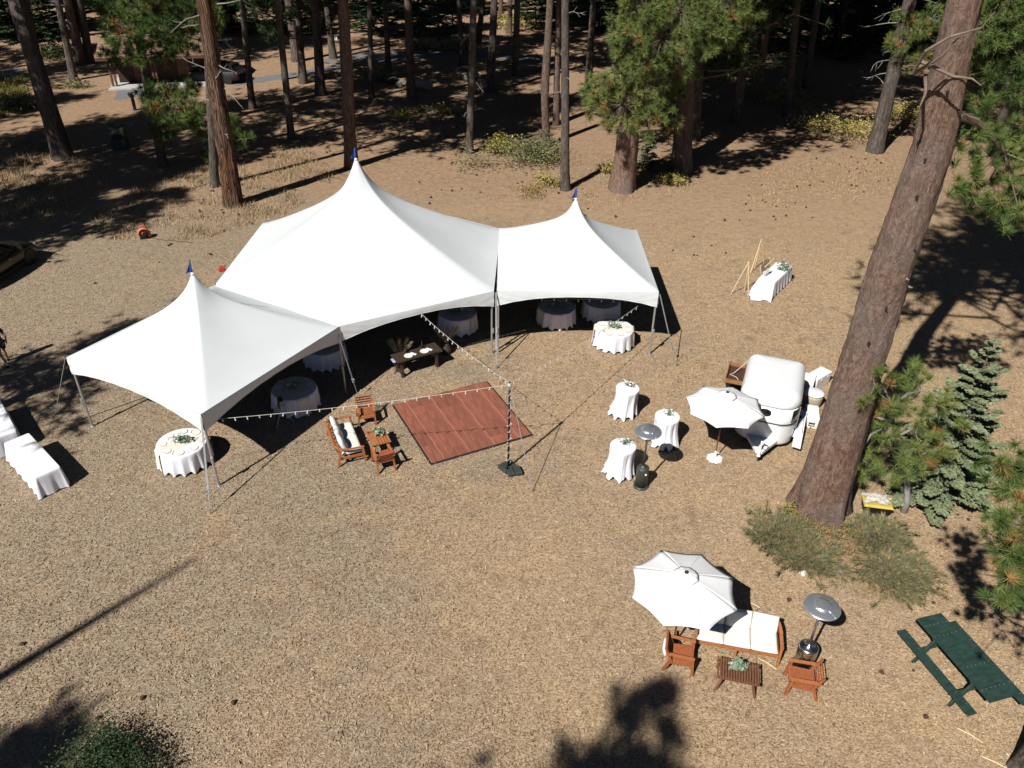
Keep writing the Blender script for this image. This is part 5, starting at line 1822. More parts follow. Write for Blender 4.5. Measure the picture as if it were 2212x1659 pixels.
def welcome_things():
    # cards and boards on the far table
    t = thing('card_stand', 'upright kraft card standing on the white table behind the greenery', 'sign', (12.33, 33.78, 0.755), 0.6)
    MB().box((0, 0, 0.20), (0.10, 0.02, 0.40), 0, 0.1).obj('card', 'kraft', t)
    MB().box((0.15, 0.0, 0.24), (0.13, 0.02, 0.48), 0, 0.1).obj('card', 'cream_gauze', t)
    t = thing('sign_board', 'brown board leaning against the far side of the white table', 'sign', (11.75, 34.05, 0), 0.95)
    m = MB()
    m.box((0, 0, 0.52), (1.15, 0.025, 0.8), 0, -0.28)
    m.obj('board', 'kraft', t)
    m = MB()
    for x in (-0.55, 0.55):
        m.box((x, 0.0, 0.52), (0.05, 0.045, 0.86), 0, -0.28)
    m.box((0, -0.115, 0.92), (1.15, 0.045, 0.05), 0, -0.28)
    m.obj('frame', 'easel_wood', t)
    for k, (x, y, h, rz, lab) in enumerate(((11.42, 32.98, 0.20, 0.75, 'open white folded card on the near end of the easel table'), (11.62, 33.24, 0.20, 1.0, 'grey-shaded folded card beside the greenery on the easel table'))):
        m = MB()
        m.box((0, 0.05, h / 2), (0.30, 0.008, h), 0, -0.4)
        m.box((0, -0.05, h / 2), (0.30, 0.008, h), 0, 0.4)
        o = m.obj('folded_card', 'napkin', None, False, (x, y, 0.752), rz)
        tag(o, lab, 'card')
    def easel(f1, f2, f3, top, h, label):
        p = [at(*q) for q in (f1, f2, f3)]
        T0 = at(*top)
        c = (p[0] + p[1] + p[2]) / 3
        t = thing('easel', label, 'easel', (c.x, c.y, 0), 0, 'wooden easels by the white table')
        # where the easel's top stands: on the sight line at its height
        tp = at(top[0], top[1], h)
        ap = Vector((tp.x - c.x, tp.y - c.y, h))
        for k, q in enumerate(p):
            a = Vector((q.x - c.x, q.y - c.y, 0.0))
            MB().beam(a, ap + (ap - a).normalized() * 0.02, 0.028, 0.028).obj('leg', 'easel_wood', t)
            if k != 1:
                pp = a.lerp(ap, 0.36)
                MB().beam(pp, pp + Vector((0.02, -0.10, 0.035)), 0.02, 0.02).obj('peg', 'easel_wood', t)
    easel(T_(380, 1335), T_(655, 1280), T_(735, 1425), T_(750, 672), 1.57, 'empty wooden easel nearer the camera, left of the white table')
    easel(T_(785, 905), T_(870, 790), T_(1065, 785), T_(1015, 207), 1.55, 'empty wooden easel farther from the camera behind the white table')
def T_(x, y):
    return ((1740 + .1175 * x) * .8848, (560 + .1175 * y) * .8848)
welcome_things()

# ------------------------------------------------------------------ sweetheart table under the big tent
def sweetheart():
    c = Vector((-3.62, 25.66, 0))
    rz = math.atan2(0.95, 1.5)
    t = thing('farm_table', 'dark wooden trestle table at the sunny edge of the big tent', 'table', (c.x, c.y, 0), rz)
    for k in range(3):
        MB().box((0, -0.22 + 0.22 * k, 0.74), (1.85, 0.214, 0.045)).obj('plank', 'dark_wood', t)
    for sx in (-1, 1):
        for sy in (-1, 1):
            MB().beam((sx * 0.72, sy * 0.24, 0), (sx * 0.72, sy * 0.20, 0.715), 0.09, 0.09).obj('leg', 'dark_wood', t)
        MB().box((sx * 0.72, 0, 0.14), (0.07, 0.42, 0.09)).obj('stretcher', 'dark_wood', t)
        MB().box((sx * 0.72, 0, 0.69), (0.09, 0.56, 0.05)).obj('rail', 'dark_wood', t)
    R = Matrix.Rotation(rz, 3, 'Z')
    for x, w in ((-0.38, 'left'), (0.28, 'right')):
        p = R @ Vector((x, -0.10, 0)) + c
        o = link('plate', plate_me, None, (p.x, p.y, 0.766), 0, (1.25, 1.25, 1))
        tag(o, f'sunlit white plate on the dark trestle table, the {w} one', 'plate', 'plates on the dark trestle table')
        p = R @ Vector((x + 0.22, -0.06, 0)) + c
        o = link('napkin', nap_me, None, (p.x, p.y, 0.766), rz + 0.5, (1.7, 1.3, 1))
        tag(o, f'white napkin beside the {w} plate on the dark trestle table', 'napkin', 'napkins on the dark trestle table')
        p = R @ Vector((x + 0.05, 0.2, 0)) + c
        o = MB().lathe([(0.04, 0), (0.042, 0.12), (0.03, 0.17), (0.014, 0.20), (0.014, 0.27), (0, 0.27)], 12).obj('bottle', 'glass_dark', None, True, (p.x, p.y, 0.766))
        tag(o, f'small dark bottle behind the {w} plate on the trestle table', 'bottle', 'bottles on the trestle table')
    for (u, v, h, w, sd) in ((866, 752, 0.9, 'left', 1), (965, 722, 0.9, 'right', 2)):
        p = at(u, v + 25, 0.35)
        tt = thing('pampas_vase', f'floor vase of dry pampas plumes in shade at the {w} end of the trestle table', 'vase', (p.x, p.y, 0), 0, 'pampas vases by the trestle table')
        MB().lathe([(0.12, 0), (0.17, 0.12), (0.17, 0.3), (0.09, 0.42), (0.10, 0.46)], 16).obj('vase', 'dark_wood', tt, True)
        rng = np.random.default_rng(sd)
        for k in range(5):
            a = -1.1 + 0.55 * k
            d = np.array([math.sin(a) * 0.7, rng.uniform(-0.2, 0.2), 1.0])
            d /= np.linalg.norm(d)
            b0 = np.array([0, 0, 0.45])
            P = np.array([b0 + d * s for s in np.linspace(0.25, 0.75, 40)])
            V, T = tri_needles(rng, P, np.repeat(d[None], 40, 0), 0.17, 8, 0.014, 0.35, np.full(40, 0.7))
            pl = link('plume', fast_mesh('plume', V, np.arange(len(V)).reshape(-1, 3), 'dry_grass', T), tt)
            MB().tube([b0 - d * 0.3, b0 + d * 0.75], 0.006, 4).obj('stalk', 'pampas', pl)
    p = at(858, 777, 0.5)
    tt = thing('menu_stand', 'small bluish leaflet stand in the shade left of the trestle table', 'leaflet', (p.x, p.y, 0), 0.5)
    MB().box((0, 0, 0.5), (0.42, 0.30, 0.02)).obj('leaflet', 'blue_menu', tt)
    for sx in (-1, 1):
        MB().beam((sx * 0.16, -0.1, 0), (sx * 0.10, 0, 0.49), 0.025, 0.025).obj('leg', 'black', tt)
sweetheart()
def folding_stand():
    c = at(612, 912)
    t = thing('folding_stand', 'folded metal stand with dark strap in the shade of the left tent', 'stand', (c.x, c.y, 0), 0.5)
    for sy in (-0.25, 0.25):
        MB().beam((-0.28, sy, 0), (0.05, sy * 0.6, 0.95), 0.03, 0.03).obj('leg', 'galvanised', t)
        MB().beam((0.32, sy, 0), (-0.02, sy * 0.6, 0.95), 0.03, 0.03).obj('leg', 'galvanised', t)
    MB().beam((0.32, -0.25, 0.02), (0.32, 0.25, 0.02), 0.03, 0.03).obj('crossbar', 'galvanised', t)
    m = MB()
    m.add([(-0.04, -0.18, 0.93), (0.10, -0.16, 0.97), (0.10, 0.16, 0.98), (-0.04, 0.18, 0.93), (-0.06, -0.16, 0.55), (-0.06, 0.14, 0.6)], [(0, 1, 2, 3), (0, 3, 5, 4)])
    m.obj('sling', 'black', t)
folding_stand()
# ------------------------------------------------------------------ lounge furniture
def pillow(sx, sy, sz, seed, pinch=0.75, n=12, pw=3.2):
    """soft cushion: a puffed box with rounded edges"""
    rng = np.random.default_rng(seed)
    ph = rng.uniform(0, 6.28, 4)
    mb = MB()
    for side in (1, -1):
        rows = []
        for i in range(n + 1):
            row = []
            for j in range(n + 1):
                a, b = 2 * i / n - 1, 2 * j / n - 1
                a2, b2 = math.sin(a * math.pi / 2), math.sin(b * math.pi / 2)
                h = max(0.0, (1 - abs(a2) ** pw)) ** 0.5 * max(0.0, (1 - abs(b2) ** pw)) ** 0.5
                h *= 1 + 0.06 * math.sin(3 * a + ph[0]) * math.cos(2.5 * b + ph[1])
                k = 1 - (1 - pinch) * 0.18 * (abs(a2) * abs(b2)) ** 3
                row.append((a2 * sx / 2 * k, b2 * sy / 2 * k, side * h * sz / 2))
            rows.append(row if side > 0 else row[::-1])
        mb.grid(rows)
    return mb
def lounge_chair(name='lounge_chair'):
    t = thing(name, 'x', 'chair')
    w, d = 0.60, 0.60
    for sx in (-1, 1):
        x = sx * (w / 2 - 0.03)
        MB().beam((x * 1.04, -d / 2 - 0.03, 0), (x, -d / 2 + 0.03, 0.56), 0.05, 0.065, 0.055, 0.075).obj('leg', 'acacia', t)
        MB().beam((x * 1.04, d / 2 + 0.06, 0), (x, d / 2 - 0.08, 0.42), 0.05, 0.065).obj('leg', 'acacia', t)
        MB().beam((x, d / 2 - 0.10, 0.36), (x, d / 2 + 0.08, 0.80), 0.045, 0.06).obj('back_post', 'acacia', t)
        MB().beam((x, -d / 2 - 0.02, 0.575), (x, d / 2 + 0.05, 0.60), 0.075, 0.03).obj('armrest', 'acacia_light', t)
        MB().beam((x * 0.99, -d / 2, 0.345), (x * 0.99, d / 2, 0.315), 0.03, 0.07).obj('side_rail', 'acacia', t)
    MB().box((0, -d / 2 + 0.01, 0.345), (w - 0.10, 0.03, 0.08)).obj('front_rail', 'acacia_light', t)
    for k in range(6):
        x = (k - 2.5) * 0.085
        MB().beam((x, -d / 2 + 0.02, 0.392), (x, d / 2 - 0.03, 0.355), 0.077, 0.02).obj('seat_slat', 'acacia', t)
    for k in range(5):
        f = (k + 0.5) / 5
        y, z = d / 2 - 0.065 + 0.145 * f, 0.40 + 0.40 * f
        MB().beam((-w / 2 + 0.055, y, z), (w / 2 - 0.055, y, z), 0.022, 0.0775, up=(0, -0.4, 0.9)).obj('back_slat', 'acacia', t)
    return t
CH = lounge_chair()
CH.location = (-5.02, 22.28, 0)
CH.rotation_euler = (0, 0, 0.30)
CH['label'] = 'wooden lounge chair facing the camera at the tent end of the left seating group'
CH['group'] = 'slatted wooden lounge chairs'
dup(CH, (-4.06, 19.83, 0), math.radians(205), 'wooden lounge chair with its slatted back to the camera by the left coffee table')
dup(CH, (4.17, 12.48, 0), math.radians(77), 'wooden lounge chair half under the round parasol, left of the slatted coffee table')
dup(CH, (6.92, 11.86, 0), math.radians(-103), 'wooden lounge chair in front of the steel heater, right of the slatted coffee table')

def sofa_frame(t, L, d=0.80):
    for sx in (-1, 1):
        x = sx * L / 2
        MB().beam((x, -d / 2 - 0.03, 0), (x, -d / 2 + 0.03, 0.58), 0.05, 0.07).obj('leg', 'acacia_light', t)
        MB().beam((x, d / 2 + 0.06, 0), (x, d / 2 - 0.08, 0.60), 0.05, 0.07).obj('leg', 'acacia_light', t)
        m = MB()
        pts = [(x, -d / 2 - 0.02, 0.60), (x, 0.0, 0.61), (x, d / 2 - 0.22, 0.63), (x - sx * 0.05, d / 2 - 0.03, 0.67), (x - sx * 0.22, d / 2 + 0.08, 0.70)]
        for p, q in zip(pts, pts[1:]):
            m.beam(p, q, 0.07, 0.035)
        m.obj('armrest', 'acacia_light', t)
    MB().beam((-L / 2 + 0.2, d / 2 + 0.085, 0.70), (L / 2 - 0.2, d / 2 + 0.085, 0.70), 0.05, 0.08).obj('back_rail', 'acacia_light', t)
    for k in range(9):
        x = (k - 4) * (L - 0.3) / 8
        MB().beam((x, d / 2 - 0.06, 0.30), (x, d / 2 + 0.08, 0.68), 0.05, 0.018).obj('back_slat', 'acacia', t)
    MB().box((0, -d / 2 + 0.02, 0.285), (L - 0.05, 0.03, 0.085)).obj('front_rail', 'acacia_light', t)
    MB().box((0, d / 2 - 0.06, 0.285), (L - 0.05, 0.03, 0.085)).obj('rear_rail', 'acacia_light', t)
    for sx in (-1, 1):
        MB().box((sx * (L / 2 - 0.025), 0, 0.285), (0.03, d - 0.09, 0.085)).obj('side_rail', 'acacia_light', t)
    for k in range(7):
        MB().box(((k - 3) * L / 7.5, -0.02, 0.315), (0.09, d - 0.12, 0.018)).obj('seat_slat', 'acacia', t)
    MB().beam((0, -d / 2 + 0.0, 0), (0, -d / 2 + 0.03, 0.24), 0.05, 0.05).obj('leg', 'acacia_light', t)
def left_sofa():
    L = 1.78
    t = thing('sofa', 'wooden sofa with one long seat pad and three plump cushions beside the dance floor', 'sofa', (-5.42, 20.72, 0), math.radians(113), 'wooden sofas with cream cushions')
    sofa_frame(t, L)
    c = pillow(L - 0.12, 0.68, 0.17, 1, 0.95, 16, 9).obj('seat_cushion', 'cushion_cream', t, True)
    c.location = (0, -0.04, 0.405)
    for k in range(3):
        o = pillow(0.56, 0.46, 0.22, 5 + k, 0.6, 14, 2.6).obj('back_cushion', 'cushion_grey', t, True)
        o.location = ((k - 1) * 0.54, 0.20, 0.66)
        o.rotation_euler = (math.radians(68), 0, [0.06, -0.05, 0.03][k])
def right_sofa():
    L = 2.02
    t = thing('sofa', 'wooden three-seat sofa with flat cream cushions, partly shaded by the round parasol', 'sofa', (5.66, 13.08, 0), -0.21, 'wooden sofas with cream cushions')
    sofa_frame(t, L)
    for k in range(3):
        c = pillow(0.635, 0.70, 0.15, 11 + k, 0.95, 14, 10).obj('seat_cushion', 'cushion_cream', t, True)
        c.location = ((k - 1) * 0.638, -0.05, 0.40)
        o = pillow(0.63, 0.46, 0.16, 15 + k, 0.9, 14, 7).obj('back_cushion', 'cushion_cream', t, True)
        o.location = ((k - 1) * 0.635, 0.27, 0.66)
        o.rotation_euler = (math.radians(64), 0, [0, 0.02, -0.05][k])
left_sofa()
right_sofa()
def coffee_table(loc, rz, lx, ly, n, label, m, splay=True):
    t = thing('coffee_table', label, 'table', (loc[0], loc[1], 0), rz)
    h = 0.42
    p = lx / n
    for k in range(n):
        MB().box(((k + 0.5 - n / 2) * p, 0, h), (p - 0.02, ly, 0.024)).obj('slat', m, t)
    for sy in (-1, 1):
        MB().box((0, sy * (ly / 2 - 0.06), h - 0.04), (lx - 0.06, 0.04, 0.05)).obj('rail', m, t)
        for sx in (-1, 1):
            MB().beam((sx * (lx / 2 - 0.04), sy * (ly / 2 + 0.02), 0), (sx * (lx / 2 - 0.16), sy * (ly / 2 - 0.09), h - 0.02), 0.045, 0.05).obj('leg', m, t)
    return t
coffee_table((-4.37, 20.83), math.radians(24), 0.66, 0.88, 7, 'small wooden coffee table between the left sofa and the two chairs', 'acacia_light')
coffee_table((5.43, 11.97), math.radians(-13.5), 0.98, 0.62, 16, 'dark slatted coffee table in front of the parasol sofa', 'walnut')
greenery('round green succulent arrangement on the left coffee table', (-4.32, 20.90, 0.434), 0.25, 0.24, 81, 260, 0.10, 'plant', 3, 'table_plant', None, False, 0, 'eucalyptus', 0.1)
greenery('pale succulent rosettes on the dark slatted coffee table', (5.42, 12.05, 0.434), 0.24, 0.20, 82, 300, 0.10, 'plant', 0, 'table_plant', None, False, 0, 'eucalyptus', 0.12)
o = pillow(0.36, 0.30, 0.12, 44, 0.6).obj('cushion', 'napkin', None, True, (3.80, 12.56, 0.50))
o.rotation_euler = (1.35, 0.1, 1.3)
tag(o, 'white cushion wedged behind the back of the chair under the parasol', 'cushion')

# ------------------------------------------------------------------ parasols
def parasol(name, label, x, y, ze, za, r, off, base, lean=(0, 0), polem='pole_wood'):
    t = thing(name, label, 'parasol', (x, y, 0), 0)
    n = 8
    for i in range(n):
        a0, a1 = off + 2 * math.pi * i / n, off + 2 * math.pi * (i + 1) / n
        rows = []
        for j in range(9):
            f = 0.05 + 0.95 * j / 8
            row = []
            for k in range(9):
                s = k / 8
                e0 = np.array([math.cos(a0), math.sin(a0)])
                e1 = np.array([math.cos(a1), math.sin(a1)])
                e = e0 * (1 - s) + e1 * s
                sc2 = 1 - 0.045 * math.sin(math.pi * s) * f ** 2
                z = za - (za - ze) * (0.85 * f + 0.15 * f * f) - 0.009 * math.sin(math.pi * s) * math.sin(math.pi * min(1, f * 1.05))
                row.append((lean[0] * (za - ze) * 0 + e[0] * r * f * sc2, e[1] * r * f * sc2, z))
            rows.append(row)
        g = MB()
        g.grid(rows)
        p = g.obj('canopy_panel', 'umbrella_cloth', t, True)
        sl = p.modifiers.new('cloth', 'SOLIDIFY')
        sl.thickness = 0.004
        rb = MB()
        rb.beam((0.03 * math.cos(a0), 0.03 * math.sin(a0), za - 0.03), (r * 0.985 * math.cos(a0), r * 0.985 * math.sin(a0), ze - 0.012), 0.016, 0.014)
        rb.obj('rib', polem, t)
        rb = MB()
        rb.beam((0.03 * math.cos(a0), 0.03 * math.sin(a0), ze - 0.12), (r * 0.5 * math.cos(a0), r * 0.5 * math.sin(a0), ze + (za - ze) * 0.42), 0.013, 0.012)
        rb.obj('strut', polem, t)
    rows = []
    for j in range(5):
        f = j / 4
        row = []
        for k in range(49):
            a = off + 2 * math.pi * k / 48
            q = 0.30 * (0.12 + 0.88 * f) * (1 - 0.05 * abs(math.sin(4 * (a - off))))
            row.append((q * math.cos(a), q * math.sin(a), za + 0.055 - 0.115 * f + 0.006 * math.sin(a * 11 + f) * f))
        rows.append(row)
    g = MB()
    g.grid(rows)
    v = g.obj('vent_flap', 'umbrella_cloth', t, True)
    sl = v.modifiers.new('cloth', 'SOLIDIFY')
    sl.thickness = 0.004
    MB().lathe([(0.0, -0.01), (0.05, 0.0), (0.05, 0.02), (0.03, 0.045), (0, 0.05)], 12, (0, 0, za + 0.05)).obj('finial', 'black', t, True)
    MB().tube([(0, 0, 0.10), (0, 0, za + 0.05)], 0.022, 10).obj('pole', polem, t, True)
    if base:
        MB().lathe([(0.27, 0.0), (0.28, 0.02), (0.25, 0.06), (0.10, 0.085), (0.05, 0.10), (0.045, 0.32), (0.0, 0.32)], 8).obj('base', 'cooler_white', t, bevel=0.01)
        MB().beam((0.04, 0, 0.25), (0.11, -0.03, 0.25), 0.02, 0.02).obj('clamp_knob', 'cooler_white', t)
    else:
        MB().lathe([(0.25, 0.0), (0.25, 0.05), (0.06, 0.075), (0.045, 0.28), (0, 0.28)], 20).obj('base', 'black', t)
parasol('parasol', 'white eight-sided parasol with a black finial over the sofa at lower right', 4.10, 12.98, 2.08, 2.55, 1.28, math.radians(15), False)
parasol('parasol', 'white parasol with a white base standing at the nose of the trailer', 6.68, 20.50, 2.08, 2.56, 1.24, math.radians(21), True)

# ------------------------------------------------------------------ patio heaters
def heater(label, u, v, body, dome, h=2.22, q=1.0):
    b = at(u, v)
    t = thing('patio_heater', label, 'heater', (b.x, b.y, 0), 0, 'tall patio heaters')
    MB().lathe([(0.235 * q, 0.0), (0.24 * q, 0.02), (0.235 * q, 0.06), (0.19 * q, 0.075)], 28).obj('base_ring', body, t, True, bevel=0)
    MB().lathe([(0.19 * q, 0.075), (0.19 * q, 0.73), (0.183 * q, 0.755), (0.155 * q, 0.775), (0.05, 0.80), (0.045, 0.84), (0, 0.84)], 32).obj('tank_housing', body, t, True)
    MB().tube([(0, 0, 0.82), (0, 0, h - 0.42)], 0.032, 12).obj('post', body, t, True)
    MB().lathe([(0.035, -0.05), (0.07, 0.0), (0.085, 0.06), (0.075, 0.26), (0.09, 0.30), (0.0, 0.30)], 20, (0, 0, h - 0.42)).obj('burner', 'galvanised', t, True)
    m = MB()
    m.lathe([(0.412, -0.12), (0.405, -0.108), (0.36, -0.088), (0.26, -0.068), (0.185, -0.055), (0.18, -0.035), (0.165, -0.028), (0.10, -0.018), (0.06, -0.012), (0.0, -0.010)], 48, (0, 0, h + 0.02))
    m.obj('reflector', dome, t, True)
    for k in range(4):
        a = k * math.pi / 2 + 0.5
        m = MB()
        m.beam((0.19 * math.cos(a), 0.19 * math.sin(a), h - 0.030), (0.40 * math.cos(a), 0.40 * math.sin(a), h - 0.082), 0.012, 0.008)
        m.obj('seam', dome, t)
    MB().lathe([(0.035, 0), (0.035, 0.03), (0.02, 0.04), (0, 0.04)], 10, (0, 0, 0)).obj('control_knob', 'cooler_white' if body != 'steel' else 'black', t, loc=(0.07, -0.165, 0.60)).rotation_euler = (math.pi / 2, 0, 0.35)
    MB().box((0.17, -0.06, 0.14), (0.03, 0.03, 0.05)).obj('latch', 'black', t)
    for k in (0, 1):
        MB().lathe([(0.04, 0), (0.04, 0.03), (0, 0.03)], 10).obj('wheel', 'black', t, loc=(0.14 - 0.28 * k, 0.19, 0.04)).rotation_euler = (math.pi / 2, 0, 0)
heater('dark bronze-green patio heater standing among the three cocktail tables', 1384, 1050, 'heater_bronze', 'steel_dome')
heater('polished steel patio heater behind the right-hand lounge chair', 1733, 1440, 'steel', 'steel_dome', 2.22, 1.22)

# ------------------------------------------------------------------ picnic table
def picnic():
    t = thing('picnic_table', 'dark green wooden picnic table with two benches at the right edge', 'picnic table', (10.77, 12.27, 0), math.radians(-74))
    L = 2.42
    for k in range(3):
        m = MB().box((0, (k - 1) * 0.245, 0.745), (L, 0.226, 0.04))
        p = m.obj('plank', 'picnic_green', t, bevel=0.004)
        for x in (-0.95, -0.62, 0.3, 0.9):
            for dy in (-0.06, 0.06):
                MB().lathe([(0.011, 0.764), (0.011, 0.769), (0, 0.770)], 6, (x + 0.01 * dy, (k - 1) * 0.24 + dy, 0)).obj('bolt', 'bolt', p)
    for sy in (-1, 1):
        sh = 0.10 if sy > 0 else 0.0
        m = MB().box((sh, sy * 0.70, 0.435), (L, 0.235, 0.04))
        p = m.obj('bench', 'picnic_green', t, bevel=0.004)
        for x in (-0.95, -0.62, 0.0, 0.62, 0.95):
            MB().lathe([(0.011, 0.454), (0.011, 0.459), (0, 0.460)], 6, (x + sh, sy * 0.70 + 0.05, 0)).obj('bolt', 'bolt', p)
    for sx in (-1, 1):
        x = sx * 0.62
        MB().box((x, 0, 0.395), (0.045, 1.56, 0.09)).obj('crossbar', 'picnic_green', t)
        MB().box((x, 0, 0.705), (0.045, 0.68, 0.07)).obj('top_batten', 'picnic_green', t)
        for sy in (-1, 1):
            MB().beam((x + 0.047, sy * 0.72, 0), (x + 0.047, sy * 0.24, 0.72), 0.045, 0.11).obj('leg', 'picnic_green', t)
        MB().beam((x, 0, 0.41), (x - sx * 0.45, 0, 0.71), 0.06, 0.045).obj('brace', 'galvanised', t)
picnic()
# ------------------------------------------------------------------ small white trailer bar
TR_R = math.radians(-20)
_p = at(1643, 956, 0.2)
TR_C = (_p.x + 1.38 * math.cos(math.radians(70)), _p.y + 1.38 * math.sin(math.radians(70)))
def trailer():
    t = thing('trailer', 'small white rounded trailer with dark slot windows, parked beside the huge trunk', 'trailer', (TR_C[0], TR_C[1], 0), TR_R)
    hx, hy = 0.96, 1.38
    def outline(inset=0.0, n=14):
        pts = []
        for cx, cy, a0, r in ((1, 1, 0, 0.30), (-1, 1, math.pi / 2, 0.30), (-1, -1, math.pi, 0.62), (1, -1, 1.5 * math.pi, 0.62)):
            rr = max(0.06, r - inset)
            X, Y = hx - inset - rr, hy - inset - rr
            for k in range(n + 1):
                a = a0 + math.pi / 2 * k / n
                pts.append((cx * X + rr * math.cos(a), cy * Y + rr * math.sin(a)))
        return pts
    def shell(levels, name, m, cap=True):
        rows = [[(x, y, z) for x, y in outline(i)] for z, i in levels]
        n = len(rows[0])
        vs = [p for r in rows for p in r]
        fs = [(i * n + k, i * n + (k + 1) % n, (i + 1) * n + (k + 1) % n, (i + 1) * n + k) for i in range(len(rows) - 1) for k in range(n)]
        if cap:
            fs.append(tuple((len(rows) - 1) * n + k for k in range(n)))
        fs.append(tuple(n - 1 - k for k in range(n)))
        mb = MB()
        mb.add(vs, fs)
        return mb.obj(name, m, t, True)
    b = shell([(0.20, 0.06), (0.22, 0.035), (0.32, 0.015), (0.8, 0.004), (1.1, 0.0), (1.62, 0.004)], 'body', 'fibreglass')
    shell([(1.612, 0.022), (1.658, 0.022)], 'gasket', 'gasket', False)
    shell([(1.650, 0.0), (1.675, -0.012), (1.76, -0.010), (1.85, 0.01), (1.93, 0.05), (2.00, 0.11), (2.05, 0.19), (2.08, 0.28), (2.095, 0.38), (2.105, 0.55), (2.112, 0.75)], 'roof', 'fibreglass')
    # belt moulding
    rows = []
    for z, o in ((1.01, 0.0), (1.02, -0.014), (1.05, -0.014), (1.06, 0.0)):
        rows.append([(x, y, z) for x, y in outline(o)] + [(outline(o)[0][0], outline(o)[0][1], z)])
    m = MB()
    m.grid(rows)
    m.obj('belt_moulding', 'gasket', t)
    # windows that follow the rounded shell
    out = outline(-0.006, 14)
    def patch(k0, k1, z0, z1, name, m_, off=-0.008):
        o = outline(off)
        rows = []
        for z in (z0, (z0 + z1) / 2, z1):
            rows.append([(o[k % len(o)][0], o[k % len(o)][1], z) for k in range(k0, k1 + 1)])
        g = MB()
        g.grid(rows)
        ob = g.obj(name, m_, t, True)
        s = ob.modifiers.new('thick', 'SOLIDIFY')
        s.thickness = 0.012
        return ob
    m = MB()
    rows = []
    for z in np.linspace(1.27, 1.55, 9):
        f = (z - 1.41) / 0.14
        w = 0.22 * math.sqrt(max(0.05, 1 - abs(f) ** 3))
        rows.append([(-0.16 + x, -hy - 0.008 - 0.0, z) for x in (-0.16, 0.0, 0.10 + w * 0.8)])
    m.grid(rows)
    o = m.obj('window', 'window_dark', t, True)
    o.modifiers.new('thick', 'SOLIDIFY').thickness = 0.01
    patch(52, 58, 1.10, 1.56, 'window', 'window_dark')
    patch(46, 46 + 13, 0.98, 0.985, 'seam', 'gasket')
    # door seam on the front
    m = MB()
    m.box((-0.34, -hy - 0.004, 1.33), (0.018, 0.012, 0.5))
    m.obj('door_seam', 'gasket', t)
    # tongue, hitch, jockey wheel
    m = MB()
    z0, z1 = 0.30, 0.42
    P = [(-0.62, -hy + 0.25), (0.62, -hy + 0.25), (0.10, -hy - 0.80), (-0.10, -hy - 0.80)]
    m.add([(x, y, z0) for x, y in P] + [(x, y, z1) for x, y in P], [(3, 2, 1, 0), (4, 5, 6, 7), (0, 1, 5, 4), (1, 2, 6, 5), (2, 3, 7, 6), (3, 0, 4, 7)])
    tg = m.obj('tongue', 'fibreglass', t, bevel=0.01)
    m = MB()
    m.tube([(0, -hy - 0.78, 0.40), (0, -hy - 1.0, 0.38)], [0.05, 0.065], 8)
    m.obj('coupler', 'cooler_white', tg)
    m = MB()
    m.tube([(0.02, -hy - 0.74, 0.10), (0.02, -hy - 0.74, 0.78)], 0.032, 8)
    m.beam((0.02, -hy - 0.74, 0.76), (0.16, -hy - 0.74, 0.76), 0.02, 0.02)
    m.obj('jack_post', 'cooler_white', tg)
    m = MB()
    m.lathe([(0.02, -0.03), (0.09, -0.03), (0.10, 0), (0.09, 0.03), (0.02, 0.03)], 14)
    m.obj('jockey_wheel', 'tyre', tg, loc=(0.02, -hy - 0.74, 0.10)).rotation_euler = (0, math.pi / 2, 0)
    m = MB()
    m.tube([(0.1, -hy - 0.4, 0.47), (0.25, -hy - 0.55, 0.50), (0.2, -hy - 0.75, 0.48), (0.06, -hy - 0.7, 0.49), (0.1, -hy - 0.5, 0.5)], 0.012, 5)
    m.obj('cable', 'black', tg)
    # fender, wheels
    for sx in (1, -1):
        m = MB()
        ys = [(-0.80, 0.36), (-0.70, 0.52), (-0.2, 0.60), (0.35, 0.60), (0.62, 0.36)]
        w = 0.26
        for (y0, za), (y1, zb) in zip(ys, ys[1:]):
            m.add([(sx * (hx - 0.05), y0, za), (sx * (hx + w), y0, za), (sx * (hx + w), y1, zb), (sx * (hx - 0.05), y1, zb),
                   (sx * (hx - 0.05), y0, za - 0.05), (sx * (hx + w), y0, za - 0.10), (sx * (hx + w), y1, zb - 0.10), (sx * (hx - 0.05), y1, zb - 0.05)],
                  [(0, 1, 2, 3), (7, 6, 5, 4), (1, 5, 6, 2), (0, 3, 7, 4), (0, 4, 5, 1), (3, 2, 6, 7)])
        m.obj('fender', 'fibreglass', t)
        wl = MB().lathe([(0.17, -0.09), (0.28, -0.09), (0.31, -0.06), (0.31, 0.06), (0.28, 0.09), (0.17, 0.09)], 24)
        wo = wl.obj('wheel', 'tyre', t, True, loc=(sx * (hx + 0.10), 0.05, 0.31))
        wo.rotation_euler = (0, math.pi / 2, 0)
        MB().lathe([(0.0, -0.02), (0.16, -0.07), (0.17, -0.06), (0.17, 0.06), (0.16, 0.07), (0, 0.02)], 16).obj('rim', 'rim', wo, True)
    m = MB()
    m.add([(hx + 0.02, -1.30, 0.30), (hx + 0.30, -1.30, 0.26), (hx + 0.34, 0.40, 0.62), (hx + 0.10, 0.40, 0.70), (hx + 0.02, -1.30, 0.26), (hx + 0.30, -1.30, 0.22), (hx + 0.34, 0.40, 0.58), (hx + 0.10, 0.40, 0.66)],
          [(0, 1, 2, 3), (7, 6, 5, 4), (0, 4, 5, 1), (1, 5, 6, 2), (2, 6, 7, 3), (3, 7, 4, 0)])
    m.obj('side_step', 'fibreglass', t)
    # timber serving hatch on the far-left side, held by a rope
    hz_, x0, x1, y0, y1 = 1.46, -hx - 0.60, -hx + 0.01, 0.02, 1.16
    m = MB()
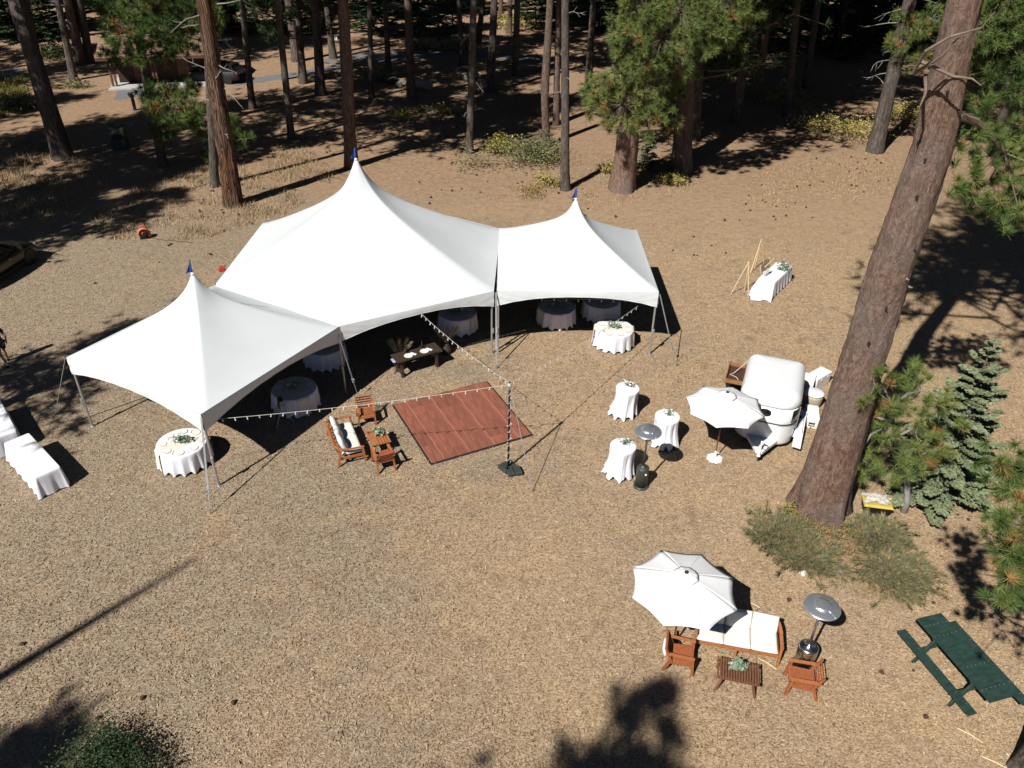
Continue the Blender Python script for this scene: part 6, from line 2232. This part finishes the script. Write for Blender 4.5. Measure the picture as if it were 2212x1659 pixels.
    m.box(((x0 + x1) / 2, (y0 + y1) / 2, hz_ - 0.07), (x1 - x0, y1 - y0, 0.03))
    hp = m.obj('serving_hatch', 'brown_box', t)
    for c, s in ((((x0 + x1) / 2, y0, hz_), (x1 - x0, 0.035, 0.15)), (((x0 + x1) / 2, y1, hz_), (x1 - x0, 0.035, 0.15)), ((x0, (y0 + y1) / 2, hz_), (0.035, y1 - y0, 0.15))):
        MB().box(c, s).obj('rail', 'box_rail', hp)
    for k in range(6):
        MB().box(((x0 + x1) / 2, y0 + 0.1 + k * (y1 - y0 - 0.2) / 5, hz_ - 0.048), (x1 - x0 - 0.05, 0.17, 0.012)).obj('plank', 'brown_box', hp)
    m = MB()
    m.tube([(x1 - 0.02, y1 - 0.1, hz_ + 0.30), (x0 + 0.22, y0 + 0.55, hz_ + 0.02), (x0 + 0.10, y0 + 0.50, hz_ - 0.03), (x0 + 0.35, y0 + 0.36, hz_ - 0.02), (x0 + 0.42, y0 + 0.22, hz_ - 0.03)], 0.012, 5)
    m.obj('rope', 'wire_white', hp)
    m = MB()
    m.lathe([(0.03, 0), (0.06, 0.03), (0.05, 0.10), (0.02, 0.16), (0, 0.16)], 8, (-hx - 0.06, -0.75, 1.30))
    m.obj('side_lamp', 'cooler_white', t)
    m = MB()
    m.tube([(hx + 0.015, -0.9, 1.60), (hx + 0.025, -0.88, 1.2), (hx + 0.02, -0.86, 0.7)], 0.008, 5)
    m.obj('cable', 'wire_white', t)
trailer()

def chest(name, label, x, y, rz, lx, ly, h, cat='cooler', lidh=0.10, extras=None, group='white cool boxes behind the trailer'):
    t = thing(name, label, cat, (x, y, 0), rz, group)
    def tap(l0, w0, l1, w1, z0, z1):
        m = MB()
        m.add([(-l0 / 2, -w0 / 2, z0), (l0 / 2, -w0 / 2, z0), (l0 / 2, w0 / 2, z0), (-l0 / 2, w0 / 2, z0), (-l1 / 2, -w1 / 2, z1), (l1 / 2, -w1 / 2, z1), (l1 / 2, w1 / 2, z1), (-l1 / 2, w1 / 2, z1)],
              [(3, 2, 1, 0), (4, 5, 6, 7), (0, 1, 5, 4), (1, 2, 6, 5), (2, 3, 7, 6), (3, 0, 4, 7)])
        return m
    tap(lx * 0.92, ly * 0.9, lx * 0.97, ly * 0.97, 0.0, h - lidh - 0.008).obj('tub', 'cooler_white', t, bevel=0.02)
    tap(lx, ly, lx * 0.98, ly * 0.96, h - lidh, h).obj('lid', 'cooler_white', t, bevel=0.02)
    for s in (-1, 1):
        m = MB()
        m.box((s * (lx / 2 + 0.005), 0, h - lidh - 0.09), (0.03, ly * 0.4, 0.04))
        m.obj('handle', 'cooler_white', t, bevel=0.008)
    if extras == 'label':
        MB().box((-lx * 0.485 - 0.012, 0.0, h * 0.42), (0.012, ly * 0.42, 0.16)).obj('badge', 'gasket', t)
        MB().box((-lx * 0.485 - 0.02, 0.0, h * 0.36), (0.008, ly * 0.32, 0.035)).obj('badge_bar', 'cooler_white', t)
        MB().lathe([(0.02, 0), (0.02, 0.03), (0, 0.03)], 8).obj('drain_plug', 'black', t, loc=(-lx * 0.47, 0, 0.05)).rotation_euler = (0, -math.pi / 2, 0)
    if extras == 'latch':
        for x_ in (-0.2, 0.2):
            MB().box((x_, -ly / 2 - 0.006, h - lidh - 0.02), (0.05, 0.015, 0.09)).obj('latch', 'cooler_white', t)
    return t
chest('cool_box', 'long white cool box farthest behind the trailer', 11.46, 25.12, math.radians(40), 0.98, 0.50, 0.50, extras='latch')
chest('cool_box', 'small white cool box with dark rim between the trailer and the long one', 10.92, 24.62, math.radians(64), 0.74, 0.42, 0.58)
chest('cool_box', 'white cool box with a black badge on its end, beside the trailer and trunk', 10.45, 22.64, math.radians(76), 0.80, 0.46, 0.48, extras='label')
def barrel():
    t = thing('drinks_tub', 'tan round tub with a white cloth-covered top behind the trailer', 'tub', (10.83, 23.68, 0), 0)
    MB().lathe([(0.24, 0.0), (0.29, 0.15), (0.315, 0.40), (0.31, 0.56)], 28).obj('tub', 'tan_plastic', t, True)
    MB().lathe([(0.325, 0.53), (0.33, 0.57), (0.28, 0.60), (0.0, 0.615)], 28).obj('cover', 'linen', t, True)
barrel()
def black_bin():
    t = thing('rubbish_bin', 'black bin standing under the timber serving hatch of the trailer', 'bin', (7.98, 24.0, 0))
    MB().lathe([(0.21, 0.0), (0.25, 0.62), (0.27, 0.63), (0.27, 0.67), (0.24, 0.67), (0.2, 0.1), (0.0, 0.08)], 20).obj('bin', 'rubber', t, True)
    MB().lathe([(0.285, 0.60), (0.30, 0.68), (0.28, 0.69), (0.25, 0.66)], 20).obj('bin_liner', 'black', t, True)
black_bin()
def jug():
    p = at(1877, 852)
    t = thing('water_jug', 'blue water jug just behind the right edge of the huge trunk', 'jug', (p.x + 0.2, p.y + 0.5, 0))
    MB().lathe([(0.13, 0), (0.14, 0.03), (0.14, 0.28), (0.10, 0.34), (0.04, 0.36), (0.04, 0.40), (0, 0.40)], 18).obj('body', 'jug_blue', t, True)
    MB().lathe([(0.045, 0.395), (0.045, 0.43), (0, 0.43)], 12).obj('cap', 'cooler_white', t)
jug()
def yellow_tub():
    t = thing('storage_tub', 'black storage tub with a yellow lid and crumpled grey cloth, right of the trunk foot', 'tub', (11.02, 18.10, 0), math.radians(-10))
    m = MB()
    m.add([(-.34, -.22, 0), (.34, -.22, 0), (.34, .22, 0), (-.34, .22, 0), (-.40, -.27, .36), (.40, -.27, .36), (.40, .27, .36), (-.40, .27, .36)],
          [(3, 2, 1, 0), (4, 5, 6, 7), (0, 1, 5, 4), (1, 2, 6, 5), (2, 3, 7, 6), (3, 0, 4, 7)])
    m.obj('tub', 'black', t, bevel=0.02)
    m = MB()
    m.add([(-.43, -.30, .355), (.43, -.30, .355), (.43, .30, .355), (-.43, .30, .355), (-.38, -.25, .42), (.38, -.25, .42), (.38, .25, .42), (-.38, .25, .42)],
          [(3, 2, 1, 0), (4, 5, 6, 7), (0, 1, 5, 4), (1, 2, 6, 5), (2, 3, 7, 6), (3, 0, 4, 7)])
    m.obj('lid', 'yellow', t, bevel=0.015)
    rng = np.random.default_rng(3)
    rows = []
    for i in range(15):
        row = []
        for j in range(19):
            a, b = i / 14 * 2 - 1, j / 18 * 2 - 1
            r = 1 + 0.15 * math.sin(5 * math.atan2(a, b) + 1)
            h = 0.13 * math.exp(-(a * a + b * b) * 1.3) + 0.022 * math.sin(9 * a + 5 * b) + 0.018 * math.sin(13 * b - 4 * a)
            row.append((b * 0.36 * r - 0.02, a * 0.22 * r + 0.05, 0.435 + max(0, h)))
        rows.append(row)
    g = MB()
    g.grid(rows)
    o = g.obj('crumpled_cloth', 'grey_cloth', None, True, (11.02, 18.10, 0), math.radians(-10))
    tag(o, 'crumpled grey cloth lying on the yellow lid of the black tub', 'cloth')
yellow_tub()
def blower():
    t = thing('blower', 'small orange-red blower with black grille on the grass behind the left tent', 'blower', (-18.82, 37.72, 0), math.radians(25))
    m = MB()
    m.lathe([(0.10, -0.17), (0.25, -0.15), (0.27, -0.05), (0.27, 0.10), (0.22, 0.18), (0.0, 0.19)], 20)
    o = m.obj('housing', 'orange_paint', t, True, loc=(0, 0, 0.30))
    o.rotation_euler = (math.pi / 2, 0, 0)
    m = MB()
    for k in range(8):
        a = k * math.pi / 4
        m.beam((0, -0.20, 0.30), (0.21 * math.cos(a), -0.19, 0.30 + 0.21 * math.sin(a)), 0.025, 0.02)
    m.lathe([(0.10, -0.01), (0.10, 0.01)], 12, (0, -0.2, 0.3))
    m.obj('grille', 'black', t)
    m = MB()
    m.lathe([(0.0, 0.0), (0.24, 0.0), (0.24, 0.02)], 20)
    q = m.obj('fan_opening', 'black', t, loc=(0, -0.165, 0.30))
    q.rotation_euler = (math.pi / 2, 0, 0)
    MB().box((0.18, 0.05, 0.16), (0.30, 0.24, 0.26)).obj('outlet', 'orange_paint', t, bevel=0.02)
    m = MB()
    m.tube([(-0.12, 0, 0.55), (-0.10, 0, 0.68), (0.10, 0, 0.68), (0.12, 0, 0.55)], 0.022, 8)
    m.obj('handle', 'orange_paint', t)
    MB().box((0, 0, 0.03), (0.44, 0.32, 0.05)).obj('foot', 'black', t)
    m = MB()
    m.tube([(0.25, -0.1, 0.02), (0.45, -0.25, 0.015), (0.6, -0.5, 0.015), (1.1, -0.8, 0.015), (2.2, -1.6, 0.015)], 0.012, 5)
    m.obj('power_cord', 'black', t)
blower()
def red_can():
    p = at(480, 586)
    t = thing('fuel_can', 'small red can peeping out behind the corner of the big tent', 'can', (p.x, p.y, 0), 0.4)
    MB().box((0, 0, 0.11), (0.30, 0.16, 0.22)).obj('can', 'red_paint', t, bevel=0.03)
    MB().tube([(-0.1, 0, 0.21), (-0.08, 0, 0.27), (0.06, 0, 0.27), (0.08, 0, 0.21)], 0.018, 6).obj('handle', 'red_paint', t)
    MB().tube([(0.11, 0, 0.2), (0.19, 0, 0.27)], 0.022, 6).obj('spout', 'black', t)
red_can()

# ------------------------------------------------------------------ car
def car(name, label, loc, rz, paint='car_paint'):
    t = thing(name, label, 'car', loc, rz)
    # stations along y: (y, half width, z bottom, z shoulder, z top)
    st = [(-2.32, .70, .45, .72, .80), (-2.25, .84, .32, .85, 1.00), (-1.9, .91, .24, .92, 1.06), (-1.0, .93, .22, .90, 1.02), (0.2, .93, .22, .88, 1.00), (1.0, .93, .22, .86, 1.00), (1.6, .91, .24, .82, .95), (2.05, .84, .28, .72, .84), (2.28, .70, .38, .60, .70), (2.34, .55, .45, .55, .60)]
    rows = []
    for y, w, zb, zs, zt in st:
        row = []
        for s in (1, -1):
            pr = [(w * 0.86, zb), (w * 0.97, zb + 0.10), (w, (zb + zs) / 2), (w * 0.985, zs), (w * 0.90, zt - 0.03), (w * 0.6, zt), (0.0001, zt + 0.02)]
            seq = pr if s > 0 else pr[::-1][1:]
            row += [(s * x, y, z) for x, z in seq]
        rows.append(row)
    m = MB()
    n = len(rows[0])
    vs = [p for r in rows for p in r]
    fs = [(i * n + k, i * n + (k + 1) % n, (i + 1) * n + (k + 1) % n, (i + 1) * n + k) for i in range(len(rows) - 1) for k in range(n)]
    fs += [tuple(range(n)), tuple((len(rows) - 1) * n + n - 1 - k for k in range(n))]
    m.add(vs, fs)
    b = m.obj('body', paint, t, True)
    gs = [(-2.15, .70, 0.98), (-1.75, .80, 1.50), (-0.9, .82, 1.60), (0.1, .80, 1.58), (0.6, .78, 1.40), (1.25, .74, 0.98)]
    def loft(sc_, dz, name, mm, ys=None):
        rows = []
        for y, w, z in gs:
            lo = 0.92
            rows.append([(w * 1.05, y, lo), (w * sc_, y, z * 0.97 + dz), (w * 0.6, y, z + dz + 0.02), (-w * 0.6, y, z + dz + 0.02), (-w * sc_, y, z * 0.97 + dz), (-w * 1.05, y, lo)])
        m = MB()
        m.grid(rows)
        return m.obj(name, mm, t, True)
    loft(0.86, 0.0, 'windows', 'window_dark')
    m = MB()
    rf = []
    for y, w, z in ((-1.85, .72, 1.50), (-1.3, .74, 1.60), (-0.4, .74, 1.635), (0.15, .72, 1.62)):
        rf.append([(w * c, y, z + 0.015 - 0.05 * c * c) for c in (-1, -.5, 0, .5, 1)])
    m.grid(rf)
    o = m.obj('roof', paint, t, True)
    o.modifiers.new('t', 'SOLIDIFY').thickness = 0.04
    for sx in (-1, 1):
        for y0, y1, z0, z1 in ((-2.1, -1.8, 1.0, 1.48), (-0.55, -0.6, 0.98, 1.56), (0.2, 1.2, 1.56, 1.0)):
            MB().beam((sx * 0.79 if z0 < 1.2 else sx * 0.70, y0, z0), (sx * 0.70 if z1 > 1.2 else sx * 0.79, y1, z1), 0.05, 0.06).obj('pillar', paint, t)
        for y in (-1.42, 1.42):
            w = MB().lathe([(0.20, -0.10), (0.32, -0.10), (0.345, -0.07), (0.345, 0.07), (0.32, 0.10), (0.20, 0.10)], 24).obj('wheel', 'tyre', t, True, loc=(sx * 0.84, y, 0.345))
            w.rotation_euler = (0, math.pi / 2, 0)
            m = MB()
            for k in range(5):
                a = k * 2 * math.pi / 5
                m.beam((0, 0, sx * 0.08), (0.2 * math.cos(a), 0.2 * math.sin(a), sx * 0.09), 0.05, 0.03)
            m.lathe([(0.19, -0.09), (0.215, -0.09), (0.215, 0.09), (0.19, 0.09)], 20)
            m.obj('rim', 'rim', w)
            MB().lathe([(0.36, -0.03), (0.41, -0.02), (0.41, 0.02), (0.36, 0.03)], 24).obj('wheel_arch', 'black', t, True, loc=(sx * 0.915, y, 0.36)).rotation_euler = (0, math.pi / 2, 0)
        MB().box((sx * 0.68, 2.06, 0.72), (0.30, 0.22, 0.12)).obj('headlight', 'lamp_glass', t, bevel=0.03)
        MB().box((sx * 0.74, -2.22, 0.86), (0.16, 0.12, 0.24)).obj('tail_light', 'red_paint', t, bevel=0.02)
        mm = MB().box((sx * 1.02, 0.85, 1.06), (0.20, 0.10, 0.14))
        mm.box((sx * 0.90, 0.85, 1.02), (0.12, 0.04, 0.04))
        mm.obj('wing_mirror', paint, t, bevel=0.02)
        for y in (-0.95, 0.15):
            MB().box((sx * 0.925, y, 0.80), (0.035, 0.17, 0.035)).obj('door_handle', 'rim', t)
        MB().box((sx * 0.925, 0.0, 0.30), (0.03, 2.1, 0.07)).obj('side_skirt', 'black', t)
    MB().box((0, 2.29, 0.56), (0.8, 0.06, 0.14)).obj('grille', 'black', t)
    MB().box((0, 2.20, 0.36), (1.3, 0.10, 0.10)).obj('bumper', 'black', t, bevel=0.02)
    return t
car('parked_car', 'dark brown-black car cut by the left edge, its front corner on the chips', (-23.93, 33.15, 0), math.radians(-7))
p = at(462, 182)
car('parked_car', 'black car parked by the road, almost hidden behind the red-barked cedar', (p.x, p.y + 1.2, 0), math.radians(80), 'black')

# ------------------------------------------------------------------ walking person at the left edge
def person():
    f1, f2 = Vector((-18.84, 25.28, 0)), Vector((-19.27, 25.98, 0))
    c = (f1 + f2) / 2
    t = thing('person', 'person in navy T-shirt and dark shorts walking at the left edge of the photo', 'person', (c.x - 0.22, c.y - 0.05, 0), math.radians(52))
    # local: +y is forwards
    def skin_obj(name, verts, edges, rad, m, sub=2, root=0):
        me = bpy.data.meshes.new(name)
        me.from_pydata(verts, edges, [])
        me.materials.append(MATS[m])
        o = bpy.data.objects.new(name, me)
        COL.objects.link(o)
        o.parent = t
        md = o.modifiers.new('skin', 'SKIN')
        for i, r in enumerate(rad):
            sv = me.skin_vertices[0].data[i]
            sv.radius = (r, r) if not hasattr(r, '__len__') else r
            sv.use_root = (i == root)
        md.use_smooth_shade = True
        s = o.modifiers.new('sub', 'SUBSURF')
        s.levels = sub
        s.render_levels = sub
        return o
    V, E, R = [], [], []
    def v(x, y, z, r, link_=None):
        V.append((x, y, z))
        R.append(r)
        if link_ is not None:
            E.append((link_, len(V) - 1))
        return len(V) - 1
    pel = v(0, 0, 0.93, 0.135)
    bel = v(0, 0.01, 1.08, 0.125, pel)
    che = v(0, 0.02, 1.28, 0.145, bel)
    ucb = v(0, 0.02, 1.42, 0.11, che)
    nek = v(0, 0.035, 1.50, 0.055, ucb)
    hd0 = v(0, 0.055, 1.58, 0.078, nek)
    hd1 = v(0, 0.06, 1.66, 0.092, hd0)
    hd2 = v(0, 0.05, 1.735, 0.065, hd1)
    nos = v(0, 0.165, 1.635, 0.014, hd1)
    for s, (ky, fy) in ((1, (0.16, 0.12)), (-1, (-0.06, -0.40))):
        ear = v(s * 0.10, 0.045, 1.64, 0.02, hd1)
        hip = v(s * 0.10, 0.0, 0.88, 0.098, pel)
        kne = v(s * 0.11, ky * 1.0, 0.48, 0.060, hip)
        cal = v(s * 0.11, (ky + fy) / 2 - 0.03, 0.32, 0.056, kne)
        ank = v(s * 0.11, fy, 0.09 if s > 0 else 0.13, 0.038, cal)
        toe = v(s * 0.13, fy + 0.15, 0.035 if s > 0 else 0.04, 0.034, ank)
        sho = v(s * 0.18, 0.02, 1.41, 0.062, ucb)
        el = v(s * 0.26, -0.10 * s + 0.0, 1.13, 0.043, sho)
        wr = v(s * 0.25, 0.10 - 0.14 * s, 0.90, 0.028, el)
        pa = v(s * 0.25, 0.14 - 0.15 * s, 0.83, 0.032, wr)
        for k, (dx, ln) in enumerate(((-0.027, 0.070), (-0.009, 0.080), (0.009, 0.074), (0.027, 0.058))):
            f_ = v(s * 0.25 + dx * 0.5, 0.15 - 0.15 * s + dx, 0.785, 0.009, pa)
            g_ = v(s * 0.25 + dx * 0.4 - s * 0.008, 0.165 - 0.15 * s + dx, 0.785 - ln * 0.5, 0.0085, f_)
            v(s * 0.25 - s * 0.02, 0.165 - 0.15 * s + dx, 0.785 - ln, 0.007, g_)
        th = v(s * 0.245, 0.185 - 0.15 * s, 0.835, 0.010, pa)
        v(s * 0.24, 0.205 - 0.15 * s, 0.795, 0.009, th)
    skin_obj('body', V, E, R, 'skin')
    # clothes
    skin_obj('shirt', [(0, 0.0, 0.90), (0, 0.01, 1.1), (0, 0.02, 1.28), (0, 0.02, 1.43), (0.19, 0.02, 1.42), (-0.19, 0.02, 1.42), (0.235, -0.045, 1.26), (-0.235, 0.045, 1.26)],
             [(0, 1), (1, 2), (2, 3), (3, 4), (3, 5), (4, 6), (5, 7)], [0.160, 0.152, 0.168, 0.115, 0.078, 0.078, 0.066, 0.066], 'navy')
    skin_obj('shorts', [(0, 0, 0.95), (0.10, 0.01, 0.86), (-0.10, 0, 0.86), (0.115, 0.11, 0.56), (-0.115, -0.03, 0.56)], [(0, 1), (0, 2), (1, 3), (2, 4)], [0.150, 0.118, 0.118, 0.098, 0.098], 'black')
    skin_obj('hair', [(0, 0.03, 1.67), (0, 0.02, 1.745), (0, -0.015, 1.63)], [(0, 1), (0, 2)], [0.098, 0.078, 0.075], 'hair')
    for s, fy, z in ((1, 0.12, 0.05), (-1, -0.40, 0.055)):
        skin_obj('shoe', [(s * 0.11, fy - 0.03, z + 0.02), (s * 0.12, fy + 0.08, z), (s * 0.13, fy + 0.19, z - 0.012)], [(0, 1), (1, 2)], [0.052, 0.048, 0.036], 'shoe')
        skin_obj('sock', [(s * 0.11, fy - 0.004, z + 0.05), (s * 0.11, fy - 0.01, z + 0.14)], [(0, 1)], [0.045, 0.048], 'sock', 1)
    for s in (-1, 1):
        MB().lathe([(0, -0.012), (0.010, -0.006), (0.012, 0), (0, 0.012)], 8).obj('eye', 'black', t, True, loc=(s * 0.036, 0.143, 1.665))
    MB().box((0, 0.143, 1.595), (0.05, 0.012, 0.012)).obj('mouth', 'skin', t)
person()

# ------------------------------------------------------------------ hut, bin, post, logs, stump
def hut():
    o = Vector((-33.9, 69.3, 0))
    rz = math.radians(14)
    t = thing('restroom_hut', 'low brown hut with gabled roof half hidden behind the young pine', 'building', o, rz)
    L, D, Hh = 8.0, 5.0, 2.25
    MB().box((L / 2, D / 2 - 0.4, 0.06), (L + 0.5, D + 1.6, 0.12)).obj('slab', 'concrete', t)
    MB().box((L / 2, D / 2 + 0.55, Hh / 2 + 0.1), (L - 0.6, D - 1.1, Hh)).obj('wall', 'brown_siding_shaded', t)
    for x in (0.0, 0.28, 3.3, 3.55, L - 0.3, L):
        MB().box((x, -0.2, Hh / 2 + 0.1), (0.15, 0.18, Hh)).obj('post', 'fascia_brown', t)
    for x in (2.1, 5.6):
        dd = MB().box((x, 1.07, 1.1), (0.95, 0.05, 2.0)).obj('door', 'fascia_brown', t)
        MB().box((x + 0.36, 1.03, 1.1), (0.03, 0.05, 0.12)).obj('handle', 'galvanised', dd)
    MB().box((L / 2, 1.08, 1.95), (0.9, 0.03, 0.4)).obj('vent', 'black', t)
    ov = 0.75
    rid = 3.45
    for s, yy in ((-1, -0.2 - ov), (1, D + ov)):
        ym = D / 2 + 0.1
        m = MB()
        a = [(-ov, yy, Hh + 0.12), (L + ov, yy, Hh + 0.12), (L + ov, ym, rid), (-ov, ym, rid)]
        m.add(a + [(x, y, z + 0.12) for x, y, z in a], [(3, 2, 1, 0), (4, 5, 6, 7), (0, 1, 5, 4), (1, 2, 6, 5), (2, 3, 7, 6), (3, 0, 4, 7)])
        r = m.obj('roof', 'roof_brown', t)
        MB().box((L / 2, yy - s * -0.03, Hh + 0.13), (L + 2 * ov, 0.05, 0.24)).obj('fascia', 'fascia_brown', r)
        n = 9
        for k in range(n):
            f = (k + 0.5) / n
            y = yy + (ym - yy) * f
            z = Hh + 0.26 + (rid - Hh - 0.12) * f
            MB().box((L / 2, y, z), (L + 2 * ov, 0.05, 0.025)).obj('shingle_course', 'roof_brown', r)
    MB().box((L / 2, D / 2 + 0.1, rid + 0.15), (L + 2 * ov, 0.3, 0.04)).obj('ridge_cap', 'concrete', t)
    for x in (-0.02, L + 0.02):
        m = MB()
        m.add([(x, 0.2, Hh + 0.05), (x, D, Hh + 0.05), (x, D / 2 + 0.1, rid - 0.05)], [(0, 1, 2)])
        m.obj('gable', 'brown_siding_shaded', t)
hut()
def bear_bin():
    p = at(262, 320)
    t = thing('litter_bin', 'tall dark metal litter bin in the shade beside the thick black trunk', 'bin', (p.x, p.y, 0), 0.2)
    m = MB()
    w, d, h = 0.95, 0.85, 1.15
    m.add([(-w / 2, -d / 2, 0), (w / 2, -d / 2, 0), (w / 2, d / 2, 0), (-w / 2, d / 2, 0), (-w / 2, -d / 2, h), (w / 2, -d / 2, h), (w / 2, d / 2, h + 0.35), (-w / 2, d / 2, h + 0.35)],
          [(3, 2, 1, 0), (4, 5, 6, 7), (0, 1, 5, 4), (1, 2, 6, 5), (2, 3, 7, 6), (3, 0, 4, 7)])
    m.obj('cabinet', 'heater_bronze', t, bevel=0.04)
    MB().box((0, -d / 2 - 0.015, 0.85), (0.6, 0.03, 0.3)).obj('flap', 'black', t)
    MB().box((0, -d / 2 - 0.02, 0.4), (0.8, 0.025, 0.5)).obj('door', 'heater_bronze', t)
bear_bin()
def bollard():
    p = at(292, 238)
    t = thing('post', 'dark post with a bent head on the path to the hut', 'post', (p.x, p.y, 0), 0.4)
    MB().box((0, 0, 0.5), (0.24, 0.24, 1.0)).obj('column', 'black', t, bevel=0.02)
    MB().beam((0, 0.02, 0.98), (-0.12, -0.12, 1.28), 0.3, 0.2).obj('head', 'black', t)
bollard()
def notice():
    p = at(728, 118)
    t = thing('notice', 'small white square notice on a stake beside the road', 'sign', (p.x, p.y, 0))
    MB().box((0, 0, 0.7), (0.05, 0.05, 1.4)).obj('stake', 'branch_wood', t)
    MB().box((0, -0.04, 1.5), (0.36, 0.02, 0.32)).obj('plate', 'cooler_white', t)
notice()
def log(label, a, b, r, name='log'):
    A, B = at(*a), at(*b)
    t = thing(name, label, 'log', (A.x, A.y, 0))
    d = B - A
    m = MB()
    rng = np.random.default_rng(4)
    m.tube([(d.x * f, d.y * f, r + rng.normal(0, 0.01)) for f in np.linspace(0, 1, 8)], [r * rng.uniform(0.94, 1.05) for _ in range(8)], 12)
    m.obj('bark', 'log_grey', t, True)
    u = d.normalized()
    m = MB()
    m.tube([d + Vector((0, 0, r)) + u * 0.002, d + Vector((0, 0, r)) + u * 0.02], r * 0.9, 12)
    m.obj('cut_end', 'log_end', t)
log('pale grey log with a sawn end lying right of the sturdy trunk', (892, 186), (928, 196), 0.42)
log('dark short log behind the white-twigged trunk', (1004, 176), (1030, 170), 0.32)
def boulder(label, u, v, r, seed, m='log_grey'):
    rng = np.random.default_rng(seed)
    b = at(u, v)
    bm_ = bmesh.new()
    bmesh.ops.create_icosphere(bm_, subdivisions=2, radius=r)
    for q in bm_.verts:
        q.co *= 1 + rng.normal(0, 0.10)
        q.co.z = max(-0.25 * r, q.co.z * 0.65)
    me = bpy.data.meshes.new('boulder')
    bm_.to_mesh(me)
    bm_.free()
    me.materials.append(MATS[m])
    o = link('boulder', me, None, (b.x, b.y, r * 0.2))
    tag(o, label, 'rock')
boulder('dark shaded boulder left of the sturdy trunk', 829, 176, 0.7, 1, 'rubber')
boulder('second shaded boulder, between the first and the sturdy trunk', 850, 180, 0.6, 2, 'rubber')
boulder('pale grey boulder touching the left of the sturdy trunk', 868, 184, 0.5, 3)
boulder('pale flat stone on the chips below the juniper shrubs', 1734, 1238, 0.12, 4, 'stone_pale')
boulder('greenish flat stone half sunk below the juniper shrubs', 1812, 1232, 0.11, 5)
def stump():
    b = at(1709, 80)
    t = thing('stump', 'pale weathered stump on the sunny patch at the back of the wood', 'stump', (b.x, b.y, 0))
    rng = np.random.default_rng(6)
    m = MB()
    m.lathe([(0.75, 0.0), (0.60, 0.25), (0.52, 0.9), (0.50, 1.35)], 14)
    m.v = [(x * rng.uniform(0.92, 1.08), y * rng.uniform(0.92, 1.08), z + (rng.uniform(-0.12, 0.12) if z > 1.3 else 0)) for x, y, z in m.v]
    m.obj('wood', 'dead_wood', t)
stump()

# ------------------------------------------------------------------ cones and sticks on the ground
def cones():
    rng = np.random.default_rng(31)
    m = MB()
    m.lathe([(0.0, 0.0), (0.05, 0.012), (0.062, 0.04), (0.05, 0.085), (0.025, 0.12), (0, 0.13)], 8)
    o = m.obj('pine_cone', 'cone_brown')
    me = o.data
    bpy.data.objects.remove(o)
    areas = [((430, 560), (380, 475), 26, 1.0), ((1100, 1260), (385, 420), 16, 1.0), ((930, 1010), (250, 300), 16, 1.1), ((1600, 1760), (400, 480), 18, 0.9), ((1750, 1920), (330, 420), 20, 1.0), ((880, 1080), (330, 440), 12, 1.0), ((1400, 1600), (470, 560), 8, 0.9), ((640, 720), (250, 330), 12, 1.1), ((1230, 1330), (395, 480), 8, 1.0), ((200, 600), (470, 620), 10, 0.9), ((1800, 2080), (1240, 1450), 7, 0.75), ((2000, 2130), (1080, 1130), 8, 0.75)]
    for (u0, u1), (v0, v1), n, s in areas:
        for _ in range(n):
            p = at(rng.uniform(u0, u1), rng.uniform(v0, v1))
            c = link('pine_cone', me, None, (p.x, p.y, 0.035 * s), rng.uniform(0, 6.28), s * rng.uniform(0.8, 1.3))
            c.rotation_euler = (rng.uniform(1.0, 2.0), 0, rng.uniform(0, 6.28))
            tag(c, 'brown pine cone lying on the dry ground', 'pine cone', 'pine cones scattered on the ground')
    for i, (u, v, lab) in enumerate(((310, 1505, 'brown pine cone by itself on the chips above the dark corner shrub'), (45, 1392, 'brown pine cone at the left edge beside the shadow streak'), (208, 1557, 'brown pine cone in the shade above the dark corner shrub'), (1708, 1300, 'reddish cone on the chips above the steel heater'), (2002, 1548, 'brown cone beside the near end of the picnic bench'), (505, 1515, 'small dark cone alone on the open chips at lower left'))):
        p = at(u, v)
        c = link('pine_cone', me, None, (p.x, p.y, 0.035), i, 0.95)
        c.rotation_euler = (1.5, 0, i * 1.3)
        tag(c, lab, 'pine cone', 'single cones on the chips')
    for i, (u, v, a, ln, lab) in enumerate(((735, 1478, 0.2, 0.5, 'thin grey stick on the open chips at lower left'), (736, 1590, 1.5, 0.3, 'short dark stick on the open chips at lower left'), (1657, 1435, 2.4, 0.5, 'pale stick between the sofa and the coffee table'), (2095, 1590, -0.7, 0.55, 'pale stick below the picnic bench'), (1628, 1308, -0.6, 0.35, 'pale stick between the parasol and the steel heater'), (2150, 1650, -0.6, 0.6, 'pale stick beside the trunk in the lower right corner'), (1868, 1128, -0.4, 0.3, 'pale stick right of the foot of the huge trunk'))):
        p = at(u, v)
        d = Vector((math.cos(a) * ln / 2, math.sin(a) * ln / 2, 0))
        o = MB().tube([-d, Vector((0.02, 0.01, 0.01)), d], [0.012, 0.014, 0.008], 5).obj('stick', 'easel_wood' if 'pale' in lab else 'branch_wood', None, False, (p.x, p.y, 0.02))
        tag(o, lab, 'stick')
cones()
